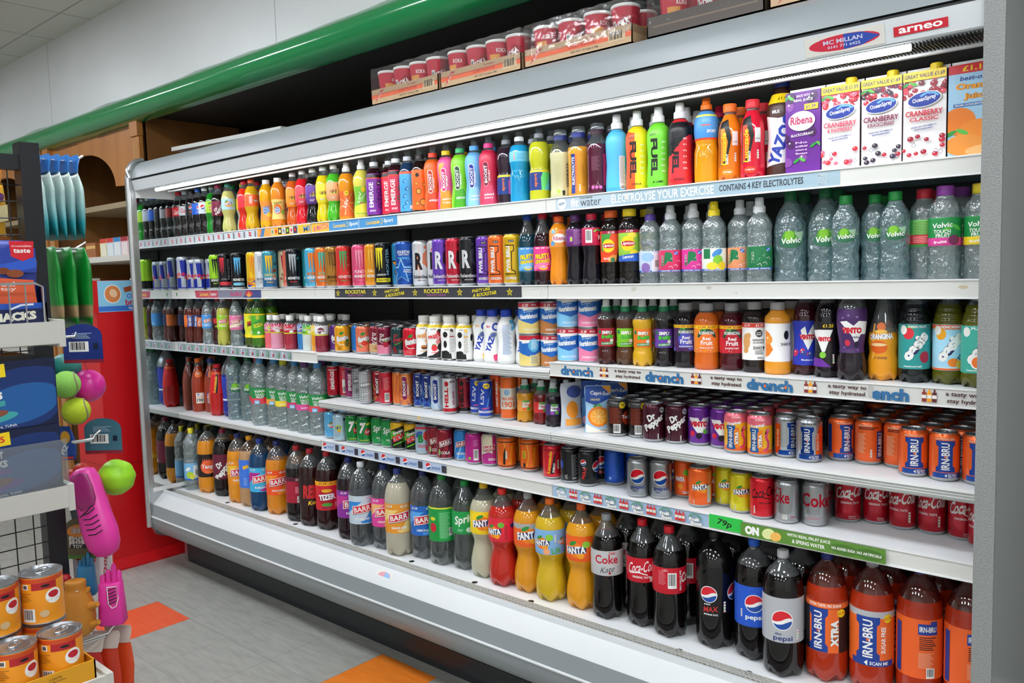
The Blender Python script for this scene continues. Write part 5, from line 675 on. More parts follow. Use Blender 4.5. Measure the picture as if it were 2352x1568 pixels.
can('lo1', 'orange can with black panel and gold upright script', '#ee6c1a', LZ('', '#f6b02a') + G_([(-14, 20), (-6, 20), (-4, 84), (-12, 60)], '#1a1410') + NU(-2, 52, 1.2)); can('lo2', 'orange can with yellow price patch', '#ee6c1a', LZ('', '#f6b02a') + Q(-20, 60, 14, 26, '#f2d02a') + TX(-20, 60, 10, 20, 5, '#5a4a10') + Q(-20, 24, 9, 14, '#2a1a12')); can('lr1', 'red can with yellow upright script', '#d8202f', G_([(-10, 20), (4, 20), (10, 96), (4, 80)], '#1a1010') + T('Lucozade', -12, 58, 74, 12, '#f6c81c', 82, .15) + T('ENERGY', 3, 40, 32, 7, W, 82) + NU(18, 50, 1.3) + Q(0, 98, 220, 5, '#a81a24')); can('lr2', 'plain crimson can with faint gold band', '#c2243a', Q(0, 88, 220, 6, '#d88a4a') + TX(4, 50, 20, 40, 9, '#d85a6a'))
can('px1', 'black can with grey back print', '#17171a', TX(14, 60, 22, 70, 22, '#8a8c90') + E(-32, 62, 8, 15, '#2a4fa0') + TX(-14, 22, 10, 14, 5, '#c8c8c8') + TX(14, 18, 18, 8, 3, '#d8d8d8')); can('px2', 'black can with small round logo and red lettering', '#17171a', PEP(-16, 78, 10) + T('MAX', -14, 44, 38, 12, '#d8363a', 78, .2) + PEP(32, 64, 18) + T('pepsi', -14, 62, 10, 4, W)); can('px3', 'black can with large round logo', '#17171a', PEP(8, 64, 20) + T('MAX', 10, 32, 24, 10, '#d85a6a', 0, .2)); can('pb1', 'plain royal blue can with faint print', '#1f52b8', TX(12, 60, 16, 70, 20, '#3f72d0') + E(-14, 24, 4, 5, '#8ab0e8')); can('ps1', 'silver can with large round logo', '#9a9da0', PEP(-2, 66, 23) + T('pepsi', -2, 32, 40, 14, '#2a4a9a') + T('diet', -10, 22, 14, 5, '#4a5fa0'), fin='s')
can('fo1', 'orange can with navy fruit logo', '#f2641c', FAN(0, 60, 46, '#f4822a') + Q(28, 40, 14, 50, '#d8d4cc') + TX(28, 86, 12, 34, 8, '#f6a06a') + NU(-18, 18, .6)); can('fo2', 'orange can with green flash turned aside', '#ee5e1c', E(4, 78, 9, 9, '#6ab82a') + T('FANTA', -16, 58, 30, 14, W, 0, 0, N, .06) + T('F', 26, 60, 10, 16, W, 0, 0, N, .06) + E(-14, 36, 8, 8, '#f2961e') + TX(8, 18, 30, 8, 2, W)); can('fy1', 'yellow can with navy fruit logo', '#d8cc1c', FAN(-2, 62, 44, '#e88a2a') + NU(-18, 18, .6))
can('cz1', 'red can with black script', '#d41224', SCR('Coca-Cola', 6, 76, 76, 26, '#160608', 12) + T('ZERO SUGAR', 8, 46, 34, 5, '#2a080c') + NU(-22, 26, .9)); can('dk1', 'silver can with red letters at left edge', '#a4a6a8', T('Coke', -24, 72, 60, 34, '#c01f34') + T('Diet', -22, 94, 16, 8, '#c01f34') + Q(-6, 20, 14, 14, W) + T('SCAN', 14, 20, 12, 5, '#c01f34'), fin='s'); can('dk2', 'silver can with broad red lettering', '#a4a6a8', T('Coke', 4, 70, 84, 36, '#c01f34') + TX(0, 22, 44, 8, 2, '#c88a90') + NU(-26, 34, 1), fin='s'); can('cc1', 'dark red can with white script', '#b01024', T('Coca-Cola', 10, 84, 84, 32, '#d8d4d0', 8, .35) + LN([(-24, 66), (-4, 72), (12, 62)], 3, '#d8d4d0') + T('ORIGINAL TASTE', 6, 54, 50, 6, '#d8c8c8') + T('Delicious &', 12, 18, 18, 4, '#d8a8a8') + T('Refreshing', 12, 13, 18, 4, '#d8a8a8')); can('cc2', 'dark red can with white script and nutrition strip', '#b01024', T('Coca-Cola', -8, 82, 84, 32, '#d8d4d0', 8, .35) + T('ORIGINAL TASTE', -14, 52, 50, 6, '#d8c8c8') + NU(16, 34, 1.2))

# ------------------------------------------------------------------ bottom deck
bot('bmc', 'large clear water bottle with citrus label', 'macb2', WAT, '#e8dc2a', (.16, .44, '#7fc0ee'), E(-16, 80, 20, 18, '#b8d83a') + E(-26, 110, 16, 8, '#f6f8f8', 30) + Q(18, 96, 32, 66, '#eef2f4') + BC(18, 90, 16, 36) + [('b', 52, 60, '#3f6fc8')] + E(-4, 70, 14, 14, '#d8e04a'), clear=WAT); bot('bmc2', 'large clear water bottle with green initial label', 'macb2', WAT, '#e8dc2a', (.16, .44, '#58a8e0'), T('B', -6, 100, 34, 44, G, 0, 0, W, .08) + E(14, 76, 16, 14, '#c8dc3a') + [('b', 52, 60, '#3f6fc8')], clear=WAT)
L2 = (.27, .60)
bot('tng', 'large orange soda bottle with black label', 'pet2', '#e8941c', '#1c1714', (.25, .60, '#1d1512'), E(0, 140, 42, 36, '#f2663a') + sum([G_([(x, 165), (x + 8, 165), (x + 3, 186)], '#f2663a') for x in range(-30, 30, 9)], []) + T('Tango', 0, 140, 70, 26, W) + T('Orange', 4, 114, 40, 9, '#f2b03a'), fill=.8); bot('drp2', 'large cola bottle with maroon label and tilted lettering', 'pet2', DK, '#8f1c3f', (.27, .64, '#6a1834'), T('Dr', -24, 168, 34, 30, W, 45, .1, K, .05) + T('Pepper', 0, 140, 130, 40, W, 52, .1, K, .05) + E(26, 118, 15, 9, '#d8c8cc') + NU(26, 104, .9) + T('ZERO', 46, 140, 44, 10, '#c8b08a', 70), fill=.82)
def bl2(key, desc, liq, cap, c, c2, tx, clear=None, fill=.76, u=0, sh='pet2'):
    bot(key, desc, sh, liq, cap, (.28, .62, c), G_([(-180, 100), (-60, 190), (0, 190), (-120, 100)], c2) + G_([(0, 100), (60, 190), (120, 190), (60, 100)], c2) + T('£1.19', u - 40, 204, 28, 9, W, 0, 0, '#2a2a3a', .05) + T('£1.19', u + 22, 204, 28, 9, W, 0, 0, '#2a2a3a', .05) + BARR(u, 160, 84, 9) + T(tx, u, 118, 62, 9, W) + E(u + 4, 106, 12, 4, c2), fill=fill, clear=clear)
bl2('bp2', 'large orange soda bottle with yellow-orange label', '#e8961c', '#1f2f7a', '#f2941c', '#f6c23a', 'PINEAPPLE'); bl2('bb2', 'large blue soda bottle with sky and magenta label', '#0c3f6a', '#1f3a9a', '#3fb0e0', '#b81f8a', 'BUBBLEGUM', M('c', '#a8c4e0'), .8); bl2('bo2l', 'large orange soda bottle with striped orange label', '#e08a1c', '#2a2f7a', '#f2521c', '#f6942c', 'ORANGEADE'); bl2('bd2', 'large clear soda bottle with white and blue label', M('c', '#b9c0c6'), '#c8ccd0', '#c4d4e0', '#2f86d4', 'DIET LEMONADE'); bl2('bs2l', 'large clear soda bottle with magenta label', M('c', '#b9c0c6'), '#1f2f7a', '#e0409a', '#f2b47a', 'CREAM SODA'); bl2('bg2', 'large cloudy soda bottle with amber label', '#bcb5a0', '#1f2f7a', '#e8962c', '#f2cf7a', 'GINGER BEER', None, .85); bl2('ble2', 'large clear soda bottle with royal blue label', M('c', '#b9c0c6'), '#1f2a6a', '#1f66c0', '#5aa4e8', 'LEMONADE'); bl2('bra', 'large dark soda bottle with purple label', '#1f0a14', '#1f2f7a', '#8f2a98', '#c8348a', 'RASPBERRY', u=14); bl2('brb', 'large dark soda bottle with magenta-pink label', '#2a0a14', '#1f2f7a', '#c8348a', '#d85aa8', 'CHERRYADE', u=14)
bot('rcy', 'large pale amber soda bottle with plain blue label', 'pet2', '#c09468', '#f2a41c', (.28, .68, '#3f7ae0'), T('RECYCLE ME', 14, 158, 96, 15, W, 90) + Q(-24, 200, 30, 16, '#f2b42a', 20) + TX(-26, 128, 22, 40, 8, '#8ab0f0'), fill=.8, clear=M('c', '#d8c0a8')); bot('rk2b', 'large dark soda bottle with crimson back label', 'pet2', DK, '#c01f2f', (.26, .60, '#a81834'), Q(0, 198, 350, 16, '#4a1230') + T('£1.19', 6, 198, 30, 9, W) + Q(8, 150, 40, 30, '#d86a80') + BC(8, 106, 26, 28), fill=.72); bot('rk2', 'large dark soda bottle with red block lettering', 'pet2', '#2a0a0e', '#c01f2f', (.27, .62, '#2a0e10'), T('RED', 0, 160, 76, 60, '#c8282c', 0, .05, '#6a1014', .05) + T('Kola', 10, 112, 50, 18, '#f2cf1c', 8, .3), fill=.78); bot('tiz', 'large dark red soda bottle with round lettered badge', 'pet2', '#2a080c', '#c01f2c', (.27, .64, '#d42030'), Q(0, 212, 350, 20, '#f2a81c') + T('£1.19', -24, 212, 34, 9, K) + T('£1.19', 24, 212, 34, 9, K) + E(-6, 150, 38, 42, '#b01426') + E(-6, 180, 24, 8, '#f2b42a') + E(-6, 118, 24, 8, '#4fa03a') + T('TIZER', -6, 152, 76, 26, W, 6, 0, '#1b2358', .06) + T('GREAT BRITISH POP', -6, 104, 50, 7, '#2a2a5a') + NU(32, 116, 1), fill=.78)
bot('7u2', 'large clear soda bottle with green label', 'pet2', M('c', '#b4c0bc'), '#1f9a3f', (.28, .66, '#1a9440'), [('b', 222, 228, '#d8e03a')] + Q(8, 160, 48, 110, '#2aa650') + TX(8, 160, 40, 100, 18, '#8ad09a') + E(-40, 150, 14, 18, '#c81f34') + E(-40, 184, 12, 7, '#d8d82a') + BC(30, 134, 14, 30)); bot('sp2b', 'large clear soda bottle with white slanted lettering', 'coke2', M('c', '#b4c0bc'), '#1a9a48', (.42, .68, '#1a9a4a'), T('Sprite', 0, 196, 90, 40, W, 12, .25) + E(14, 158, 12, 10, '#d8e8d8') + TX(-20, 156, 24, 10, 3, '#a8e0b8'))
def fn2(key, desc, liq, cap, c, art2=None): bot(key, desc, 'fan2', liq, cap, (.48, .72, c), art2 if art2 is not None else FAN(-10, 206, 76, '#f2801e') + E(30, 226, 13, 10, '#8fc83a'), fill=.83)
fn2('fn1', 'large pale cloudy soda bottle with yellow label', '#c2bea2', '#f2c81c', '#f8d81c'); fn2('fn2', 'large red soda bottle with red label and cap', '#c0281c', '#e02a24', '#e0243c', FAN(-40, 200, 64, '#f2801e') + E(-8, 226, 12, 10, '#6ab83a') + E(34, 222, 9, 8, N) + TX(10, 200, 10, 50, 8, '#8a1024')); fn2('fn3', 'large amber soda bottle with grey-topped orange label', '#e0981c', '#a8aaaa', '#f2641e', Q(0, 238, 340, 18, '#a8a8a4') + FAN(-4, 206, 80, '#f2801e')); fn2('fn4', 'large yellow soda bottle with light blue label', '#d8b422', '#f2701c', '#7fb4e4', FAN(-34, 204, 60, '#f2801e') + E(-4, 224, 13, 11, '#8fc83a') + FAN(44, 208, 36, O) + E(-14, 176, 12, 10, '#f2a87a') + T('Lilt', 18, 180, 30, 20, '#4fae3a', 10) + NU(16, 220, 1.1)); fn2('fn5', 'large golden soda bottle with orange label', '#e8a01a', '#f2601c', '#f2601c', FAN(-24, 202, 74, '#f2801e') + E(14, 222, 13, 11, '#8fc83a') + T('ORANGE', 40, 206, 50, 7, '#f8b07a', 90))
bot('dk2l', 'large cola bottle with silver label and signature', 'coke2', COLA, '#9a9da0', (.44, .68, '#c2c3c4'), T('Coke', -2, 200, 76, 28, '#c01f34') + T('Diet', 16, 220, 22, 10, '#c01f34', 6, .3) + T('Kate', 2, 168, 44, 18, '#3a3a3a', 8, .5, None, 0) + E(8, 156, 4, 4, '#c01f34')); bot('cc2l', 'large cola bottle with red label and white script', 'coke2', COLA, '#d41224', (.44, .67, '#c8142a'), SCR('Coca-Cola', -4, 196, 90, 34, W) + T('ORIGINAL TASTE', -6, 164, 56, 7, W) + Q(30, 158, 18, 16, '#e8e4da')); bot('cc2b', 'large cola bottle with red barcode label', 'coke2', COLA, '#d41224', (.42, .66, '#c8142a'), BC(8, 182, 26, 48) + TX(-22, 190, 24, 44, 10, '#e07a84') + T('RECYKLUJ ME', 34, 182, 60, 8, W, 90) + T('1.5 L', -12, 214, 16, 6, W) + T('Co', 50, 190, 26, 30, W, 8, .3)); bot('mx2', 'large black cola bottle without coloured label', 'pepsi2', '#0c0a0b', '#141414', (.26, .6, None), PEP(-18, 168, 25) + T('pepsi', -22, 138, 18, 6, W) + T('MAX', -12, 124, 42, 16, '#c0302c', 6, .2) + T('MAXIMUM TASTE', -12, 108, 40, 5, W) + NU(28, 132, 1.4) + PEP(62, 172, 25), fill=.99); bot('pe2', 'large cola bottle with blue label and blue cap', 'pepsi2', COLA, '#1f62d8', (.30, .64, '#1f56c8'), PEP(0, 172, 26) + T('pepsi', 0, 130, 48, 17, W) + NU(-36, 140, 1)); bot('dp2', 'large cola bottle with silver label and grey cap', 'pepsi2', COLA, '#b0b3b6', (.30, .66, '#b4b7bb'), PEP(-2, 166, 28) + T('diet', -12, 128, 18, 7, '#2a3a7a') + T('pepsi', 0, 114, 50, 17, '#2a3a7a') + NU(40, 124, 1.3), fill=.82)
IR2 = dict(liq='#d8301a', clear=M('c', '#c86a58'))
bot('ix2', 'large orange-red soda bottle with black and blue label', 'pet2', '#b43212', '#1f2f7a', (.25, .64, '#17151a'), Q(0, 214, 350, 16, '#ee6a24') + T('EXTRA TASTE. NO SUGAR.', -4, 214, 86, 8, W) + Q(-8, 140, 78, 130, '#ee6a24') + IRN(-22, 146, 50, 118) + T('XTRA', 20, 140, 72, 20, W, 90, 0, K, .07) + E(38, 194, 12, 11, Y_) + T('£1.79', 38, 194, 20, 8, '#c01f2c'), fill=.76, clear=IR2['clear']); bot('is2l', 'large orange-red soda bottle with silver-topped label', 'pet2', '#b43212', '#a8abad', (.22, .64, '#ee6a24'), Q(0, 212, 350, 18, '#b4b7ba') + IRN(-10, 148, 58, 116) + T('SUGAR FREE', 28, 146, 70, 12, W, 90) + E(40, 202, 12, 11, Y_) + T('£1.79', 40, 202, 20, 8, '#c01f2c') + Q(4, 84, 110, 16, '#1b3f94') + G_([(-18, 84), (-10, 92), (-10, 76)], W) + T('SCAN ME', 18, 84, 46, 9, W), fill=.76, clear=IR2['clear']); bot('io2l', 'large orange-red soda bottle with printed back label', 'pet2', '#b43212', '#1f3fb0', (.20, .64, '#ee6324'), IRN(34, 200, 22, 34) [:1] + Q(20, 196, 46, 28, '#1b3f94') + T('IRN-BRU', 20, 196, 40, 14, W) + TX(20, 160, 40, 36, 7, '#2a1410') + TX(16, 116, 36, 40, 12, '#f6b08a') + BC(26, 84, 20, 26) + Q(-52, 140, 16, 130, '#1b3f94'), fill=.76, clear=IR2['clear'])
can('kok', 'red noodle cup with white lid', '#c8203c', G_([(-30, 40), (10, 22), (30, 64), (0, 70)], '#a8142c') + T('KOKA', -4, 50, 40, 16, W, 24, 0, '#8a1024', .05) + Q(-30, 44, 12, 30, '#d8d4cc') + BC(-30, 44, 10, 26) + TX(22, 30, 20, 20, 5, '#e86a7a'), 'cup', 'p'); can('kok2', 'red noodle cup with picture panel', '#c8203c', Q(-8, 36, 34, 44, '#e8a04a') + E(-6, 34, 13, 14, '#f2cf7a') + T('KOKA', 14, 68, 30, 11, W) + T('CURRY', -8, 20, 24, 8, W), 'cup', 'p')
can('pdg', 'orange dog food tin with pull ring lid', '#f0981c', [('b', 96, 106, '#c8481c')] + Q(24, 88, 44, 16, '#b01f24') + E(26, 88, 8, 3, K) + E(40, 62, 15, 17, W) + E(40, 66, 10, 8, '#c01f30') + T('Pedigree', 40, 54, 26, 6, W, 0, 0, '#c01f30', .07) + Q(-10, 88, 12, 12, W) + Q(-10, 88, 8, 8, '#5a5a5a') + TX(-14, 64, 30, 22, 6, '#a86a14') + BC(-6, 24, 24, 30) + E(22, 26, 8, 8, '#d8b88a'), 'dog', 'p')

# ------------------------------------------------------------------ what stands where: product, x, y (metres along and into the fridge), turn in degrees
STOCK = {}
STOCK['s1'] = (1.707, {0: 'coke5 0.038 0.042 63;dcoke5 0.106 0.042 63;max5 0.173 0.042 62;pep5 0.240 0.042 62;dpep5 0.307 0.042 62;dew5 0.374 0.044 61;drp5 0.441 0.038 61;spr5 0.458 0.103 60;fblu5 0.533 0.038 60;flem5 0.574 0.091 59;fstr5 0.670 0.042 59;for5 0.737 0.038 59;powr 0.739 0.106 58;sunny 0.855 0.041 58;owat 0.924 0.101 56;sunny2 0.951 0.039 57;jam1 1.047 0.052 56;jam2 1.133 0.042 55;jam3 1.209 0.042 55;jam4 1.282 0.042 54;jam5 1.354 0.042 53;lsvo 1.436 0.043 52;lsvy 1.531 0.043 51;em1 1.613 0.040 51;em2 1.676 0.064 50;em3 1.740 0.042 49;em4 1.807 0.042 48;em5 1.874 0.042 48;bs1 1.942 0.043 47;bs2 2.011 0.043 46;bs3 2.081 0.043 45;bs4 2.150 0.043 44;bs5 2.219 0.041 43;sp1 2.287 0.055 42;sp2 2.355 0.043 41;sp3 2.439 0.043 39;vw1 2.525 0.044 38;vw2 2.596 0.044 37;vw3 2.667 0.044 35;fu1 2.738 0.044 34;fu2 2.809 0.044 33;fu3 2.881 0.044 31;fu4 2.932 0.110 29;fu4 2.952 0.040 30;ls1 3.002 0.103 28;ls2 3.033 0.041 28;lu1 3.101 0.044 27;lu2 3.168 0.038 25;yzb 3.235 0.069 23;rib 3.313 0.041 0;oc1 3.405 0.042 0;oc2 3.499 0.042 0;oc3 3.592 0.042 0;ojc 3.688 0.043 0', 1: 'coke5 0.044 0.110 75;dcoke5 0.114 0.111 41;max5 0.185 0.110 83;pep5 0.252 0.111 37;dpep5 0.323 0.110 79;dew5 0.390 0.112 70;spr5 0.458 0.172 66;flem5 0.574 0.160 75;fstr5 0.670 0.110 80;powr 0.735 0.174 46;sunny 0.855 0.108 66;owat 0.928 0.174 67;jam1 1.051 0.121 71;jam2 1.129 0.111 35;jam3 1.205 0.111 72;jam4 1.278 0.111 59;jam5 1.350 0.111 46;lsvo 1.440 0.114 69;lsvy 1.527 0.114 26;em1 1.609 0.109 46;em2 1.676 0.132 31;em3 1.744 0.110 33;em4 1.815 0.111 29;em5 1.882 0.110 27;bs1 1.952 0.114 50;bs2 2.027 0.113 24;bs3 2.097 0.113 33;bs4 2.170 0.114 40;sp1 2.287 0.126 41;sp2 2.355 0.113 22;sp3 2.435 0.114 59;vw1 2.529 0.116 58;vw2 2.602 0.117 46;vw3 2.677 0.116 57;fu1 2.750 0.117 12;fu2 2.825 0.116 18;fu4 2.928 0.182 37;ls1 3.002 0.173 38;lu1 3.097 0.112 30;lu2 3.166 0.107 17'})
STOCK['s2'] = (1.437, {0: 'sil5 0.040 0.107 62;rbb 0.053 0.039 63;rbs 0.150 0.039 63;rbs 0.223 0.035 62;rbs 0.267 0.077 61;mo1 0.377 0.043 61;mo3 0.445 0.105 60;mo2 0.468 0.039 61;mo4 0.587 0.039 60;mo5 0.615 0.103 59;mo6 0.717 0.043 59;mo7 0.786 0.044 58;mo8 0.856 0.039 58;mo9 0.897 0.095 57;mo10 0.964 0.077 56;mo11 1.043 0.039 56;mo12 1.085 0.094 55;mo13 1.181 0.043 55;mo14 1.254 0.043 54;mo15 1.324 0.043 54;mo16 1.398 0.043 53;mo17 1.502 0.043 52;mo18 1.570 0.053 51;mo19 1.647 0.039 50;roc1 1.705 0.078 49;roc2 1.773 0.039 49;re1 1.838 0.065 48;re2 1.906 0.078 47;re3 1.970 0.043 46;re4 2.040 0.043 45;re5 2.109 0.042 44;pw1 2.178 0.055 43;pw2 2.246 0.043 42;pw3 2.316 0.043 41;fr1 2.383 0.041 40;fr2 2.448 0.041 39;ri1 2.514 0.041 38;ri2 2.579 0.042 37;ri3 2.644 0.038 36;li1 2.710 0.047 34;li2 2.779 0.042 33;mc1 2.849 0.044 32;mc2 2.918 0.041 30;mc3 2.987 0.048 29;mc4 3.055 0.039 28;mc5 3.120 0.062 26;mc6 3.186 0.039 25;vo1 3.254 0.079 23;vo1 3.343 0.083 21;vo2 3.409 0.039 19;vo2 3.466 0.078 18;vo2 3.524 0.039 17;to1 3.576 0.085 15;to2 3.631 0.040 14;to3 3.701 0.053 12', 1: 'fr1 2.387 0.107 57;fr2 2.452 0.108 38;ri1 2.518 0.107 19;ri2 2.587 0.108 26;ri3 2.654 0.104 42;li1 2.726 0.117 42;li2 2.795 0.112 41;mc1 2.869 0.114 46;mc2 2.938 0.112 9;mc3 3.007 0.118 34;mc5 3.116 0.133 18;vo1 3.254 0.170 20;vo1 3.343 0.174 21;vo2 3.462 0.148 32;to1 3.576 0.158 11;to2 3.647 0.113 15;to3 3.717 0.126 -11'})
STOCK['s3'] = (1.166, {0: 'ir5 0.038 0.073 63;ir2 0.098 0.040 63;ir4 0.164 0.053 62;bl5 0.276 0.042 62;rk5 0.355 0.052 61;bi5 0.430 0.038 61;bc5 0.490 0.069 60;bq5 0.549 0.038 60;ti1 0.599 0.084 59;ti2 0.674 0.042 59;ti3 0.741 0.038 59;mg1 0.799 0.065 58;mg2 0.860 0.058 58;mg3 0.904 0.100 57;mg4 0.965 0.059 57;mg5 1.015 0.095 56;mg6 1.094 0.068 55;mg7 1.155 0.072 55;mg8 1.212 0.050 55;fa1 1.262 0.093 54;fa2 1.328 0.071 53;fb1 1.380 0.117 52;fa3 1.454 0.084 52;dr1 1.523 0.097 51;dr2 1.603 0.072 50;dr3 1.672 0.084 49;fa4 1.750 0.080 49;fj1 1.822 0.083 48;fj2 1.896 0.071 47;fj3 1.967 0.075 46;fj4 2.038 0.080 45;yz1 2.105 0.103 44;yz2 2.172 0.088 43;yz3 2.241 0.083 42;yz4 2.307 0.105 41;no1b 2.365 0.062 40;no2 2.438 0.087 39', 1: 'ir5 0.044 0.141 39;ir2 0.108 0.109 70;ir4 0.180 0.121 61;bl5 0.280 0.111 62;rk5 0.355 0.121 62;bi5 0.426 0.107 41;bc5 0.490 0.137 43;ti1 0.603 0.152 78;ti2 0.674 0.111 46;ti3 0.741 0.107 62;mg1 0.803 0.128 75;mg3 0.920 0.162 43;mg5 1.039 0.157 37;mg6 1.096 0.130 40;mg7 1.161 0.134 53;fa2 1.312 0.142 47;fb1 1.404 0.188 45;fa3 1.470 0.155 59;dr1 1.539 0.168 59;dr2 1.607 0.142 46;dr3 1.676 0.155 44;fa4 1.746 0.151 41;fj1 1.818 0.155 50;fj2 1.892 0.143 48;fj3 1.963 0.147 68;fj4 2.038 0.152 36;yz1 2.107 0.174 30;yz2 2.178 0.159 26;yz3 2.247 0.154 24;yz4 2.315 0.176 35', 2: 'mg1 0.795 0.190 77;mg2 0.860 0.183 41;mg3 0.904 0.225 45;mg4 0.981 0.184 37;mg5 1.031 0.220 39;mg6 1.094 0.193 42;mg7 1.159 0.197 55;mg8 1.220 0.175 47;fa1 1.266 0.235 64;fa2 1.336 0.213 49;fb1 1.396 0.259 47;fa3 1.466 0.226 61;dr1 1.539 0.239 61;dr2 1.605 0.213 48;dr3 1.674 0.226 47;fa4 1.750 0.222 43', 3: 'fa1 1.258 0.306 66;fa2 1.328 0.284 52;fb1 1.400 0.330 49;fa3 1.464 0.297 63;dr1 1.535 0.310 63;dr2 1.603 0.284 51;dr3 1.672 0.296 49;fa4 1.754 0.293 45', 4: 'fa1 1.262 0.376 68;fa2 1.332 0.355 54;fb1 1.384 0.401 52;fa3 1.462 0.368 65;dr1 1.533 0.381 65;dr2 1.607 0.355 53;dr3 1.676 0.367 51;fa4 1.746 0.364 47'})
STOCK['s3c'] = (1.192, {0: 'no3 2.524 0.068 38;no4 2.600 0.080 36;sf1 2.684 0.051 35;sf2 2.746 0.063 34;sf3 2.809 0.059 32;sf4 2.869 0.080 31;rb1 2.936 0.091 30;rb2 3.009 0.079 28;rb3 3.081 0.092 26;jb1 3.152 0.082 25;jb2 3.222 0.071 24;vi1 3.290 0.091 22;vi2 3.355 0.068 20;vs1 3.423 0.047 19;or1 3.487 0.082 17;oa1 3.560 0.077 15;oa2 3.633 0.086 13;oa3 3.700 0.058 12', 1: 'sf1 2.680 0.115 27;sf2 2.742 0.128 30;sf3 2.805 0.124 33;sf4 2.865 0.144 7;rb1 2.936 0.166 19;rb2 3.011 0.154 17;rb3 3.087 0.167 23;jb1 3.158 0.155 8;jb2 3.232 0.143 31;vi1 3.306 0.161 -1;vi2 3.375 0.139 8;or1 3.483 0.157 14;oa1 3.556 0.151 15;oa2 3.633 0.161 25;oa3 3.700 0.133 19'})
STOCK['s4a'] = (0.798, {0: 'ig3 0.044 0.092 63;ig1 0.045 0.171 62;ig2 0.118 0.123 62;lc1 0.257 0.083 61;ls15 0.349 0.110 61;vo15 0.439 0.077 60;vo15 0.526 0.098 59;tb0 0.615 0.096 59;tb1 0.696 0.058 59;tb2 0.782 0.083 58;tb3 0.871 0.073 57;tb4 0.960 0.076 56;tb5 1.049 0.067 56;tb6 1.138 0.071 55', 1: 'tb0 0.611 0.186 81;tb1 0.700 0.149 71;tb2 0.786 0.173 69;tb3 0.875 0.164 56;tb4 0.964 0.166 32;tb5 1.057 0.158 46;tb6 1.150 0.161 31'})
